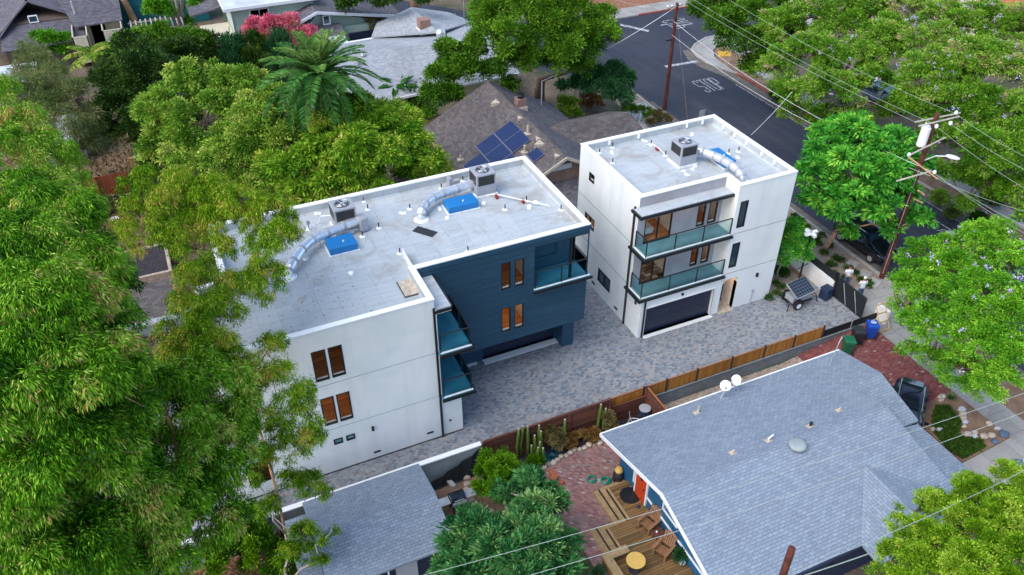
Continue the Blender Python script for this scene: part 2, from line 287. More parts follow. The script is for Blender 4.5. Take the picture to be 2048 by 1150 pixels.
# ---------------------------------------------------------------- mesh builder
def wloc(o):
    v = Vector((0, 0, 0))
    while o: v = v + o.location; o = o.parent
    return v
class MB:
    "collects faces in world coordinates; build() links them as ONE mesh object"
    def __init__(s, T=None): s.v = []; s.f = []; s.T = T
    def p(s, *q):
        s.v.append(s.T(*q) if s.T else q); return len(s.v)-1
    def face(s, pts): s.f.append([s.p(*q) for q in pts]); return s
    def box(s, x0, y0, z0, x1, y1, z1):
        i = [s.p(x, y, z) for z in (z0, z1) for (x, y) in ((x0, y0), (x1, y0), (x1, y1), (x0, y1))]
        for a in ((3, 2, 1, 0), (4, 5, 6, 7), (0, 1, 5, 4), (1, 2, 6, 5), (2, 3, 7, 6), (3, 0, 4, 7)): s.f.append([i[k] for k in a])
        return s
    def cbox(s, c, h, rz=0, rx=0, ry=0):
        m = Matrix.Rotation(rz, 3, 'Z') @ Matrix.Rotation(ry, 3, 'Y') @ Matrix.Rotation(rx, 3, 'X'); i = []
        for z in (-1, 1):
            for (x, y) in ((-1, -1), (1, -1), (1, 1), (-1, 1)):
                q = m @ Vector((x*h[0], y*h[1], z*h[2])) + Vector(c); i.append(s.p(*q))
        for a in ((3, 2, 1, 0), (4, 5, 6, 7), (0, 1, 5, 4), (1, 2, 6, 5), (2, 3, 7, 6), (3, 0, 4, 7)): s.f.append([i[k] for k in a])
        return s
    def prism(s, poly, z0, z1):
        n = len(poly); a = [s.p(x, y, z0) for x, y in poly]; b = [s.p(x, y, z1) for x, y in poly]
        s.f.append(a[::-1]); s.f.append(b)
        for k in range(n): s.f.append([a[k], a[(k+1) % n], b[(k+1) % n], b[k]])
        return s
    def slab(s, pts, th):
        "sloping polygon (world points) thickened downwards"
        n = len(pts); a = [s.p(*q) for q in pts]; b = [s.p(q[0], q[1], q[2]-th) for q in pts]
        s.f.append(a); s.f.append(b[::-1])
        for k in range(n): s.f.append([b[k], b[(k+1) % n], a[(k+1) % n], a[k]])
        return s
    def tube(s, pts, r, n=8, cap=True):
        pts = [Vector(q) for q in pts]; r = r if isinstance(r, (list, tuple)) else [r]*len(pts); rings = []
        up = Vector((0, 0, 1)); prev = None
        for k, q in enumerate(pts):
            d = (pts[min(k+1, len(pts)-1)]-pts[max(k-1, 0)]).normalized()
            if prev is None: a = d.cross(up if abs(d.z) < .9 else Vector((1, 0, 0))).normalized()
            else: a = (prev - d*prev.dot(d)).normalized()
            prev = a; b = d.cross(a)
            rings.append([s.p(*(q+(a*math.cos(t)+b*math.sin(t))*r[k])) for t in [2*math.pi*j/n for j in range(n)]])
        for k in range(len(rings)-1):
            for j in range(n): s.f.append([rings[k][j], rings[k][(j+1) % n], rings[k+1][(j+1) % n], rings[k+1][j]])
        if cap: s.f.append(rings[0][::-1]); s.f.append(rings[-1])
        return s
    def lathe(s, c, prof, n=16):
        rings = [[s.p(c[0]+r*math.cos(2*math.pi*j/n), c[1]+r*math.sin(2*math.pi*j/n), c[2]+z) for j in range(n)] for r, z in prof]
        for k in range(len(rings)-1):
            for j in range(n): s.f.append([rings[k][j], rings[k][(j+1) % n], rings[k+1][(j+1) % n], rings[k+1][j]])
        s.f.append(rings[0][::-1]); s.f.append(rings[-1]); return s
    def ball(s, c, r, seed=0, n=10, rough=.12):
        rr = random.Random(seed); prof = []
        off = [1+rr.uniform(-rough, rough) for _ in range(n)]
        rings = []
        for i in range(1, 6):
            a = math.pi*i/6; rings.append([s.p(c[0]+r[0]*math.sin(a)*math.cos(2*math.pi*j/n)*off[j], c[1]+r[1]*math.sin(a)*math.sin(2*math.pi*j/n)*off[j], c[2]+r[2]*math.cos(a)*(1+rr.uniform(-rough, rough)/2)) for j in range(n)])
        t = s.p(c[0], c[1], c[2]+r[2]); b = s.p(c[0], c[1], c[2]-r[2])
        for j in range(n): s.f.append([t, rings[0][j], rings[0][(j+1) % n]]); s.f.append([b, rings[-1][(j+1) % n], rings[-1][j]])
        for k in range(4):
            for j in range(n): s.f.append([rings[k][j], rings[k+1][j], rings[k+1][(j+1) % n], rings[k][(j+1) % n]])
        return s
    def build(s, name, mat, parent=None, smooth=False, bevel=0, recalc=True):
        me = bpy.data.meshes.new(name); o = bpy.data.objects.new(name, me)
        off = wloc(parent) if parent else Vector((0, 0, 0))
        me.from_pydata([tuple(Vector(q)-off) for q in s.v], [], s.f)
        bm = bmesh.new(); bm.from_mesh(me)
        bmesh.ops.remove_doubles(bm, verts=bm.verts, dist=1e-5)
        if recalc: bmesh.ops.recalc_face_normals(bm, faces=bm.faces)
        uv = bm.loops.layers.uv.new('UVMap')
        for f in bm.faces:
            n = f.normal
            if abs(n.z) > .985: u = Vector((1, 0, 0)); v = Vector((0, 1, 0))
            else:
                u = Vector((-n.y, n.x, 0)).normalized(); v = n.cross(u)
            for l in f.loops:
                q = l.vert.co + off; l[uv].uv = (q.dot(u), q.dot(v))
            f.smooth = smooth
        bm.to_mesh(me); bm.free()
        me.materials.append(mat if not isinstance(mat, str) else M[mat])
        col.objects.link(o)
        if parent: o.parent = parent
        if bevel:
            b = o.modifiers.new('bevel', 'BEVEL'); b.width = bevel; b.segments = 2; b.limit_method = 'ANGLE'
        return o
def tag(o, label=None, cat=None, group=None, kind=None):
    if label: o['label'] = label
    if cat: o['category'] = cat
    if group: o['group'] = group
    if kind: o['kind'] = kind
    return o
def thing(name, label, cat, loc=(0, 0, 0), group=None):
    o = bpy.data.objects.new(name, None); o.empty_display_size = .3; col.objects.link(o); o.location = loc
    return tag(o, label, cat, group)
def struct(o): return tag(o, kind='structure')
def copy_tree(o, loc, rz=0, label=None, parent=None):
    c = o.copy(); col.objects.link(c)
    if parent is None: c.location = loc; c.rotation_euler.z = rz
    else: c.parent = parent
    if label: c['label'] = label
    for ch in list(o.children): copy_tree(ch, None, 0, None, c)
    return c
def sheet(name, polys, z, m, kind='structure'):
    mb = MB()
    for i, pl in enumerate(polys): mb.face([(x, y, z) for x, y in pl])
    o = mb.build(name, m, recalc=False)
    return tag(o, kind=kind) if kind else o
def rect(x0, y0, x1, y1): return [(x0, y0), (x1, y0), (x1, y1), (x0, y1)]
def draped(name, poly_rects, m, dz, step=1.0, kind='structure'):
    "sheet laid over the sloping yard"
    mb = MB()
    for (x0, y0, x1, y1) in poly_rects:
        xs = sorted(set([x0, x1]+[v for v in (30, 36.5) if x0 < v < x1]))
        for a, b in zip(xs, xs[1:]):
            mb.face([(a, y0, gz(a, y0)+dz), (b, y0, gz(b, y0)+dz), (b, y1, gz(b, y0)+dz), (a, y1, gz(a, y0)+dz)])
    o = mb.build(name, m, recalc=False); return tag(o, kind=kind) if kind else o
def planeT(plane, c):
    if plane == 'y': return lambda u, w, z: (u, c+w, z)
    if plane == 'x': return lambda u, w, z: (c+w, u, z)
    if plane == '-x': return lambda u, w, z: (c-w, u, z)
    if plane == '-y': return lambda u, w, z: (u, c-w, z)
def wall_grid(mb, T, u0, u1, z0, z1, holes=(), depth=.16):
    us = sorted(set([u0, u1]+[h[0] for h in holes]+[h[1] for h in holes])); zs = sorted(set([z0, z1]+[h[2] for h in holes]+[h[3] for h in holes]))
    for a, b in zip(us, us[1:]):
        for c, d in zip(zs, zs[1:]):
            um, zm = (a+b)/2, (c+d)/2
            if any(h[0] < um < h[1] and h[2] < zm < h[3] for h in holes): continue
            mb.face([T(a, 0, c), T(b, 0, c), T(b, 0, d), T(a, 0, d)])
    for h in holes:
        a, b, c, d = h[:4]
        for q in (((a, c), (b, c)), ((b, c), (b, d)), ((b, d), (a, d)), ((a, d), (a, c))):
            (p0, q0), (p1, q1) = q
            mb.face([T(p0, 0, q0), T(p1, 0, q1), T(p1, depth, q1), T(p0, depth, q0)])
def window(parent, T, u0, u1, z0, z1, mull=0, frame=.06, pane='pane', fm='black', sill=True, set_=.03):
    f = MB(T); e = .004
    for a, b, c, d in ((u0+e, u0+frame, z0+e, z1-e), (u1-frame, u1-e, z0+e, z1-e), (u0+frame, u1-frame, z0+e, z0+frame), (u0+frame, u1-frame, z1-frame, z1-e)):
        f.box(a, -.02, c, b, .10, d)
    for k in range(mull):
        m = u0+(u1-u0)*(k+1)/(mull+1); f.box(m-.025, -.01, z0+frame, m+.025, .09, z1-frame)
    fo = f.build('window', fm, parent)
    MB(T).box(u0+frame, .05, z0+frame, u1-frame, .056, z1-frame).build('pane', pane, fo)
    if sill: MB(T).box(u0+.01, .104, z0+.005, u1-.01, .15, z0+.12).build('sill', 'trim', fo)
    return fo
def room(parent, T, u0, u1, z0, z1, depth=3.0, floor='wood_in', lamp=9):
    mb = MB(T); mb.face([(u0, .17, z0), (u1, .17, z0), (u1, depth, z0), (u0, depth, z0)])
    fl = mb.build('room_floor', floor, parent)
    mb = MB(T)
    mb.face([(u0, depth, z0), (u1, depth, z0), (u1, depth, z1), (u0, depth, z1)]); mb.face([(u0, .17, z1), (u1, .17, z1), (u1, depth, z1), (u0, depth, z1)])
    mb.face([(u0, .17, z0), (u0, depth, z0), (u0, depth, z1), (u0, .17, z1)]); mb.face([(u1, .17, z0), (u1, depth, z0), (u1, depth, z1), (u1, .17, z1)])
    rw = mb.build('room_wall', 'room', parent)
    li = bpy.data.lights.new('room_lamp', 'POINT'); li.energy = lamp*.4; li.color = (1, .62, .34); li.shadow_soft_size = .15
    lo = bpy.data.objects.new('room_lamp', li); col.objects.link(lo); lo.parent = rw; lo.location = Vector(T((u0+u1)/2, depth*.6, z1-.35))-wloc(parent)
def offset_poly(poly, d):
    n = len(poly); out = []
    for i in range(n):
        (x0, y0), (x1, y1), (x2, y2) = poly[i-1], poly[i], poly[(i+1) % n]
        a = Vector((x1-x0, y1-y0)).normalized(); b = Vector((x2-x1, y2-y1)).normalized()
        na = Vector((-a.y, a.x)); nb = Vector((-b.y, b.x))
        out.append((x1+(na.x+nb.x)*d, y1+(na.y+nb.y)*d))   # rectilinear, counter-clockwise
    return out
def ring(mb, outer, inner, z0, z1):
    n = len(outer)
    for i in range(n):
        j = (i+1) % n; o0, o1, i0, i1 = outer[i], outer[j], inner[i], inner[j]
        mb.face([(*o0, z1), (*o1, z1), (*i1, z1), (*i0, z1)]); mb.face([(*i0, z0), (*i1, z0), (*o1, z0), (*o0, z0)])
        mb.face([(*o0, z0), (*o1, z0), (*o1, z1), (*o0, z1)]); mb.face([(*i1, z0), (*i0, z0), (*i0, z1), (*i1, z1)])
def railing(parent, pts, z0, h=1.05, n_between=()):
    "black posts and top rail; one glass panel per bay"
    rl = MB(); 
    for k in range(len(pts)-1):
        a, b = Vector(pts[k]), Vector(pts[k+1]); rl.tube([(a.x, a.y, z0+h), (b.x, b.y, z0+h)], .036, 6)
    r = rl.build('railing', 'black', parent)
    for k in range(len(pts)-1):
        a, b = Vector(pts[k]), Vector(pts[k+1]); nb = n_between[k] if n_between else 1
        for j in range(nb):
            p0 = a.lerp(b, j/nb); p1 = a.lerp(b, (j+1)/nb); d = (p1-p0).normalized()
            if j > 0 or k == 0 or True: MB().box(p0.x-.025, p0.y-.025, z0, p0.x+.025, p0.y+.025, z0+h-.02).build('post', 'black', r)
            q0 = p0+d*.06; q1 = p1-d*.06; nrm = Vector((-d.y, d.x))*.006
            MB().prism([(q0.x-nrm.x, q0.y-nrm.y), (q1.x-nrm.x, q1.y-nrm.y), (q1.x+nrm.x, q1.y+nrm.y), (q0.x+nrm.x, q0.y+nrm.y)], z0+.06, z0+h-.09).build('glass_panel', 'railglass', r)
    p = Vector(pts[-1]); MB().box(p.x-.025, p.y-.025, z0, p.x+.025, p.y+.025, z0+h-.02).build('post', 'black', r)
    return r
# ================================================================ GROUND AND STREET
g = MB()
g.face([(-300, 27, -.03), (400, 27, -.03), (400, 500, -.03), (-300, 500, -.03)])
g.face([(36.5, -60, -.03), (400, -60, -.03), (400, 27, -.03), (36.5, 27, -.03)])
g.face([(-300, -60, -.98), (30, -60, -.98), (30, 27, -.98), (-300, 27, -.98)])
g.face([(30, -60, -.98), (36.5, -60, -.03), (36.5, 27, -.03), (30, 27, -.98)])
g.face([(-300, 27, -.98), (30, 27, -.98), (36.5, 27, -.03), (-300, 27, -.03)])
struct(g.build('ground', 'ground', recalc=False))
# street (runs along y), crossing, bend of the cross street
A_ = [(41.1, -40), (52.5, -40), (52.5, 62.6), (51.9, 63.6), (51.3, 65.3), (51.35, 67.5), (51.9, 69.4), (53.1, 70.5), (55.5, 71.6), (75, 71.8), (75, 80.5), (47, 80.5), (38, 86.5), (22, 106), (12, 99), (27, 83), (36, 70), (40, 64.5), (41.4, 62.5)]
sheet('road', [A_], .0, 'asphalt')
sheet('gutter', [[(51.2, -40), (52.5, -40), (52.5, 62.6), (51.9, 63.6), (51.3, 65.3), (51.35, 67.5), (51.9, 69.4), (51.2, 69.4), (50.3, 67), (50.4, 64.8), (51.2, 62)], rect(41.1, -40, 41.6, 60)], .004, 'gutter')
def kerb(name, pts, m, w=.16, h=.13):
    mb = MB(); pts = [Vector(p) for p in pts]; n = len(pts); nrm = []
    for k in range(n):
        d = (pts[min(k+1, n-1)]-pts[max(k-1, 0)]).normalized(); nrm.append(Vector((-d.y, d.x)))
    for k in range(n-1):
        a, b = pts[k], pts[k+1]; c, d = b+nrm[k+1]*w, a+nrm[k]*w
        mb.prism([(a.x, a.y), (b.x, b.y), (c.x, c.y), (d.x, d.y)], -.02, h)
    return struct(mb.build(name, m))
kerb('kerb', [(40.94, -40), (40.94, 60), (41.1, 62.6), (39.6, 64.6)], 'kerb', .16)
kerb('red_kerb', [(52.66, 62), (52.66, 50.2)], 'red_kerb')
kerb('kerb', [(52.66, 50.2), (52.66, -40)], 'kerb')
kerb('kerb', [(75, 71.64), (55.5, 71.45), (53.25, 70.3), (52.1, 69.2), (51.55, 67.4), (51.5, 65.4), (52.0, 63.7), (52.66, 62)], 'kerb')
kerb('kerb', [(52.6, 80.6), (75, 80.6)], 'red_kerb'); kerb('kerb', [(38, 86.7), (47, 80.6), (52.6, 80.6)], 'kerb')
CW = [[(51.5, 65.4), (51.55, 67.4), (52.1, 69.2), (53.25, 70.3), (55.5, 71.45), (75, 71.6), (75, 69.4), (56, 69.3), (54.2, 68.2), (53.2, 66.5), (52.9, 64), (52.7, 62)]]
sheet('pavement', CW+[rect(54.4, -40, 55.9, 64.5), rect(55.9, 63.6, 57.4, 69.2)], .05, 'concrete')
sheet('verge', [rect(52.82, -40, 54.4, 64), [(52.9, 64), (54.4, 64), (55.9, 64.5), (55.9, 69), (54.3, 68), (53.3, 66.4)]], .03, 'dirt')
sheet('pavement', [[(47, 80.76), (75, 80.76), (75, 83.4), (48.2, 83.4), (38.5, 90), (36.8, 88)]], .05, 'concrete')
sheet('yellow_tactile_paving', [[(53.6, 66.4), (54.9, 65.9), (55.6, 67.0), (54.4, 67.7)]], .056, 'yellow')
sheet('verge', [[(46, 83.4), (75, 83.4), (75, 88), (42, 90)]], .03, 'mulch')
sheet('verge', [rect(38.3, 27.6, 40.94, 62)], .0, 'gravel')
sheet('pavement', [rect(36.5, -40, 38.2, 26.2), rect(36.6, 27.3, 38.2, 50)], .012, 'concrete')
sheet('verge', [rect(38.2, -40, 40.94, 23.4)], .008, 'dirt')
sheet('driveway_apron', [rect(36.45, 26.2, 40.94, 30.0), rect(38.2, 23.4, 40.94, 26.2)], .016, 'concrete')
sheet('pale_gravel_bed', [[(37.2, 51.8), (40.9, 51.8), (40.9, 60.2), (38.6, 60.2)], rect(38.4, 39.5, 40.9, 42.5)], .006, 'palegravel')
# painted markings
pm = [rect(49.52, -40, 49.64, 36), rect(51.0, -40, 51.1, 60), [(47.22, 66.3), (50.95, 66.15), (50.95, 66.6), (47.22, 66.75)]]
sheet('lane_line', pm, .008, 'paint')
sheet('stop_line', [[(49.0, 78.6), (49.35, 79.1), (51.2, 76.0), (50.85, 75.6)], rect(53.2, 76.7, 56.0, 76.9)], .008, 'paint')
def road_word(word, quad, name='road_lettering'):
    "tall painted letters; quad = (bottom-left, bottom-right, top-left) on the road"
    F = {'S': [[(1, .85), (.8, 1), (.2, 1), (0, .85), (0, .6), (.2, .52), (.8, .46), (1, .38), (1, .15), (.8, 0), (.2, 0), (0, .15)]],
         'T': [[(0, 1), (1, 1)], [(.5, 1), (.5, 0)]], 'O': [[(.2, 0), (.8, 0), (1, .2), (1, .8), (.8, 1), (.2, 1), (0, .8), (0, .2), (.2, 0)]],
         'P': [[(0, 0), (0, 1), (.8, 1), (1, .88), (1, .6), (.8, .48), (0, .48)]]}
    bl, br, tl = [Vector(q) for q in quad]; ux = (br-bl)/len(word); uy = tl-bl; mb = MB(); hw = .16
    for i, ch in enumerate(word):
        for st in F[ch]:
            P = [bl+ux*(i+.12+.76*x)+uy*y for x, y in st]
            for a, b in zip(P, P[1:]):
                d = (b-a).normalized(); n = Vector((-d.y, d.x))*hw*.4; e = d*hw*.3
                q = [a-n-e, b-n+e, b+n+e, a+n-e]; mb.face([(v.x, v.y, .008) for v in q])
    o = mb.build(name, 'paint', recalc=False); return struct(o)
road_word('STOP', ((47.4, 59.6), (49.9, 59.6), (47.4, 62.3)))
road_word('STOP', ((56.8, 77.9), (56.8, 75.1), (54.0, 77.9)))
road_word('STOP', ((31.0, 92.3), (34.2, 89.3), (29.3, 90.2)))
# bicycle sign painted beside the lane line
bs = MB()
for cx, cy in ((49.0, 32.5), (49.0, 33.5)):
    for k in range(12):
        a, b = 2*math.pi*k/12, 2*math.pi*(k+1)/12
        bs.face([(cx+.3*math.cos(a), cy+.3*math.sin(a), .009), (cx+.3*math.cos(b), cy+.3*math.sin(b), .009), (cx+.2*math.cos(b), cy+.2*math.sin(b), .009), (cx+.2*math.cos(a), cy+.2*math.sin(a), .009)])
for a, b in (((49.0, 32.5), (48.6, 32.9)), ((48.6, 32.9), (49.0, 33.5)), ((49, 33.5), (48.55, 33.3)), ((48.6, 32.9), (48.62, 33.35))):
    a, b = Vector(a), Vector(b); d = (b-a).normalized(); n = Vector((-d.y, d.x))*.05
    bs.face([((a-n).x, (a-n).y, .009), ((b-n).x, (b-n).y, .009), ((b+n).x, (b+n).y, .009), ((a+n).x, (a+n).y, .009)])
struct(bs.build('bicycle_lane_marking', 'paint', recalc=False))
# paved court
sheet('driveway', [[(-8, 27.1), (36.4, 27.1), (36.4, 31.4), (32.5, 31.5), (32.5, 40.6), (-8, 40.6)]], .0, 'paver')
sheet('garden_bed', [[(32.5, 31.45), (34.3, 31.35), (35.5, 30.4), (36.2, 31.5), (36.2, 45), (32.5, 45)]], .006, 'gravel')
sheet('bed_edging', [[(35.4, 30.3), (35.5, 30.3), (36.0, 31.9), (36.0, 40), (35.85, 40), (35.85, 31.9)]], .03, 'cedar')
draped('brick_patio', [(12.9, 14, 19.9, 25.85)], 'brickpave', .006)
draped('brick_driveway', [(31.2, 16.6, 36.5, 26.9)], 'brickdrive', .006)
draped('planting_bed', [(10.6, 25.85, 19.9, 26.8)], 'darksoil', .012)
draped('soil', [(7.1, 22, 12.9, 26.85)], 'dirt', .004)
draped('concrete_path', [(19.9, 24.3, 31.2, 26.84)], 'gravel', .008)
draped('garden_bed', [(33.3, 16.45, 36.5, 20.3)], 'dirt', .02)
draped('concrete_path', [(31.2, 13.9, 36.5, 16.4), (29, 13.5, 31.2, 16.6)], 'concrete', .012)
draped('leaf_litter', [(-6, 12, 1.2, 26.7)], 'mulch', .006)
sheet('soil', [rect(-9, 48.5, -2.6, 70)], -.02, 'dirt')

# ================================================================ APARTMENT HOUSE WITH WHITE AND BLUE WALLS
OA = [(-1, 28.95), (9.12, 28.95), (9.12, 31.6), (18.85, 31.6), (18.85, 39.75), (.4, 39.75), (.4, 34.5), (-1, 34.5)]
A = thing('apartment_building', 'long white three storey building with dark blue boarded wing and flat roof', 'building', (9, 34, 0))
Ty = planeT('y', 28.95)
up = [(3.17, 3.82), (3.94, 4.59)]
hA = [(a, b, 6.28, 8.12) for a, b in up]+[(a, b, 3.35, 5.17) for a, b in up]+[(3.44, 3.9, 1.9, 2.28), (4.06, 4.52, 1.9, 2.28), (-.85, .34, .95, 2.4)]
w = MB(); wall_grid(w, Ty, -1, 9.12, 0, 9.25, hA)
w.face([(-1, 28.95, 0), (-1, 34.5, 0), (-1, 34.5, 9.25), (-1, 28.95, 9.25)])
w.face([(-1, 34.5, 0), (.4, 34.5, 0), (.4, 34.5, 9.25), (-1, 34.5, 9.25)])
w.face([(.4, 34.5, 0), (.4, 39.75, 0), (.4, 39.75, 9.25), (.4, 34.5, 9.25)])
w.face([(.4, 39.75, 0), (18.85, 39.75, 0), (18.85, 39.75, 9.25), (.4, 39.75, 9.25)])
wall_grid(w, planeT('-x', 9.12), 28.95, 31.6, 3.05, 9.25, [(29.6, 31.2, 3.1, 5.2), (29.6, 31.2, 6.05, 8.2)])
w.face([(9.12, 33.6, 0), (9.12, 31.6, 0), (9.12, 31.6, 9.25), (9.12, 33.6, 9.25)])
w.build('wall', 'stucco', A, recalc=False)
MB().box(9.13, 28.98, 0, 10.25, 33.5, 2.88).build('porch_wall', 'stucco', A)
for z in (3.0, 5.93):      # thin expansion joints
    MB().box(-1.0, 28.944, z, 9.0, 28.952, z+.03).build('expansion_joint', plain('joint', (.3, .33, .34)), A)
for k, (a, b) in enumerate(up):
    window(A, Ty, a, b, 6.28, 8.12); window(A, Ty, a, b, 3.35, 5.17)
room(A, Ty, 2.9, 4.9, 6.0, 8.4, lamp=3); room(A, Ty, 2.9, 4.9, 3.1, 5.5, lamp=14)
for a, b in ((3.44, 3.9), (4.06, 4.52)): window(A, Ty, a, b, 1.9, 2.28, frame=.07, pane='palegreen', sill=False)
window(A, Ty, -.85, .34, .95, 2.4, 1, sill=False); room(A, Ty, -.9, .9, .3, 2.6, 2.5, lamp=.3)
for u0, u1, z0, z1 in ((29.6, 31.2, 3.1, 5.2), (29.6, 31.2, 6.05, 8.2)): window(A, planeT('-x', 9.12), u0, u1, z0, z1, 1, pane='winglass', sill=False)
MB().box(5.38, 28.86, 2.1, 5.5, 28.95, 2.36).build('wall_lamp', 'black', A)
for x, z in ((5.5, .46), (8.4, .58)): MB().box(x-.18, 28.925, z-.05, x+.18, 28.955, z+.06).build('foundation_vent', 'black', A)
MB().box(10.0-.5, 28.94, .95, 9.6, 28.985, 1.05).build('hose_tap', 'charcoal', A)
MB().box(-1.03, 28.93, -.0, 10.25, 28.948, .07).build('base_strip', 'charcoal', A)
# blue wing: face with notch for corner balcony
Tb = planeT('y', 31.6)
bw = [(13.68, 14.24), (14.44, 15.02)]
hB = [(a, b, 6.45, 8.22) for a, b in bw]+[(a, b, 3.54, 5.25) for a, b in bw]+[(15.62, 18.85, 5.95, 8.68)]
s = MB(); wall_grid(s, Tb, 9.13, 18.85, 2.8, 9.1, hB, .15)
Tr = planeT('-x', 18.85); wall_grid(s, Tr, 31.6, 39.75, 2.8, 9.1, [(31.6, 33.1, 5.95, 8.68)], .02)
s.face([(9.13, 31.6, 2.8), (18.85, 31.6, 2.8), (18.85, 33.6, 2.8), (9.13, 33.6, 2.8)])
s.build('siding', 'siding', A, recalc=False)
gw = MB(); wall_grid(gw, planeT('y', 33.6), 10.2, 18.85, 0, 2.8, [(13.35, 18.05, 0, 2.12)], .25)
gw.face([(18.85, 33.6, 0), (18.85, 39.75, 0), (18.85, 39.75, 2.8), (18.85, 33.6, 2.8)])
gw.build('garage_wall', 'bluewall', A, recalc=False)
MB().box(18.1, 32.7, 0, 18.84, 33.59, 2.79).build('corner_pier', 'bluewall', A)
MB().box(13.36, 33.78, 0, 18.04, 33.84, 2.11).build('garage_door', 'garage', A)
MB().box(13.3, 33.15, 0, 18.09, 33.6, .03).build('threshold', 'trim', A)
MB().box(10.3, 33.4, 0, 12.9, 33.595, .04).build('threshold', 'trim', A)
MB().box(12.2, 33.56, 1.1, 12.3, 33.6, 1.3).build('house_number_light', 'white', A)
for a, b in bw:
    window(A, Tb, a, b, 6.45, 8.22); window(A, Tb, a, b, 3.54, 5.25)
    for z0, z1 in ((6.45, 8.22), (3.54, 5.25)):   # painted surrounds
        f = MB(); 
        for q in ((a-.09, z0-.09, b+.09, z0), (a-.09, z1, b+.09, z1+.09), (a-.09, z0, a, z1), (b, z0, b+.09, z1)): f.box(q[0], 31.57, q[1], q[2], 31.605, q[3])
        f.build('window_surround', 'bluewall', A)
room(A, Tb, 13.3, 15.4, 6.2, 8.5, lamp=4); room(A, Tb, 13.3, 15.4, 3.2, 5.5, lamp=22)
# corner balcony recess
rc = MB()
rc.box(15.63, 33.1, 6.02, 18.7, 33.25, 8.66); rc.face([(15.63, 31.61, 6.02), (15.63, 33.1, 6.02), (15.63, 33.1, 8.66), (15.63, 31.61, 8.66)])
rc.face([(15.63, 31.61, 8.66), (18.84, 31.61, 8.66), (18.84, 33.1, 8.66), (15.63, 33.1, 8.66)]); rc.build('balcony_wall', 'bluewall', A)
window(A, planeT('y', 33.06), 15.9, 17.7, 6.75, 8.5, 0, .05, pane='bluewall', fm='bluewall', sill=False)
MB().box(17.78, 31.68, 6.0, 17.9, 31.8, 8.68).build('corner_post', 'black', A)
bl = MB().box(15.55, 31.42, 5.86, 19.0, 33.1, 5.99).build('balcony', 'teal', A)
MB().box(15.5, 31.33, 5.80, 19.08, 31.42, 5.93).build('balcony_gutter', 'black', bl); MB().box(15.6, 31.43, 5.985, 18.95, 31.55, 6.02).build('balcony_edge', 'trim', bl)
railing(A, [(15.66, 31.5), (18.75, 31.5), (18.75, 33.0)], 6.0, 1.12, n_between=(2, 1))
# west balconies beside the white wing
for z in (6.05, 3.05):
    bl = MB().box(9.13, 28.62, z-.14, 10.82, 31.59, z).build('balcony', 'teal', A)
    g_ = MB().box(9.1, 28.52, z-.2, 10.92, 28.615, z-.05); g_.box(10.825, 28.615, z-.2, 10.92, 31.59, z-.05); g_.build('balcony_gutter', 'black', bl)
    MB().box(9.2, 28.63, z-.002, 10.8, 28.74, z+.03).build('balcony_edge', 'trim', bl)
    railing(A, [(9.22, 28.72), (10.72, 28.72), (10.72, 31.5)], z, 1.12, n_between=(1, 2))
MB().box(9.02, 28.86, 0, 9.12, 28.94, 8.75).build('downspout', 'black', A)
MB().box(9.13, 28.9, 3.1, 9.19, 28.97, 8.6).build('corner_bead', 'trim', A)
cn = MB().box(9.13, 28.95, 8.5, 9.95, 31.59, 8.62).build('canopy', 'membrane', A)
MB().box(9.955, 28.95, 8.45, 10.03, 31.59, 8.63).build('canopy_gutter', 'black', cn)
MB().box(9.1, 28.86, 8.42, 9.95, 28.945, 8.56).build('canopy_gutter', 'black', cn); MB().box(9.16, 28.9, 8.36, 9.95, 28.95, 8.415).build('canopy_trim', 'trim', cn)
def flat_roof(parent, O, zr=8.75, zt=9.25, w_=.26):
    I = offset_poly(O, w_); O2 = offset_poly(O, -.03)
    MB().face([(x, y, zr) for x, y in offset_poly(O, w_-.02)]).build('roof', 'membrane', parent)
    m = MB(); n = len(O)
    for i in range(n):
        a, b = I[i], I[(i+1) % n]; m.face([(*a, zr), (*b, zr), (*b, zt-.02), (*a, zt-.02)])
    for i in range(n):     # cant strip
        a, b = I[i], I[(i+1) % n]; c, d = offset_poly(O, w_+.09)[i], offset_poly(O, w_+.09)[(i+1) % n]
        m.face([(*a, zr+.09), (*b, zr+.09), (*d, zr+.002), (*c, zr+.002)])
    m.build('parapet', 'membrane', parent)
    m = MB(); ring(m, O2, offset_poly(O, w_+.01), zt-.03, zt+.03); m.build('parapet_cap', 'cap', parent)
flat_roof(A, OA)
MB().box(9.2, 31.56, 8.95, 18.9, 31.598, 9.2).build('fascia', 'bluewall', A)

# ================================================================ WHITE CORNER BUILDING
OB = [(22.65, 32.8), (28.45, 32.8), (28.45, 31.55), (32.5, 31.55), (32.5, 39.75), (22.65, 39.75)]
B = thing('apartment_building', 'white cube shaped three storey building with two glass balconies above its garage', 'building', (27, 35, 0))
Tx = planeT('x', 22.65); Tf = planeT('y', 31.55); Tr_ = planeT('y', 32.8)
w = MB()
hL = [(37.85, 38.5, 7.4, 7.98), (37.5, 38.7, 4.15, 5.0), (35.05, 36.6, 1.0, 2.0)]
wall_grid(w, Tx, 31.55, 39.75, 0, 2.95, [hL[2]]); wall_grid(w, Tx, 32.8, 39.75, 2.95, 9.25, hL[:2])
hF = [(28.72, 29.28, 6.33, 8.14), (28.72, 29.28, 3.43, 5.22)]
wall_grid(w, Tf, 28.45, 32.5, 2.95, 9.25, hF)
wall_grid(w, Tf, 22.65, 32.5, 0, 2.95, [(23.05, 27.98, 0, 2.15), (28.52, 29.66, 0, 2.55)], .3)
hR = [(23.16, 24.99, 5.98, 7.86), (26.76, 27.32, 6.22, 8.0), (27.56, 28.15, 6.22, 8.0)]
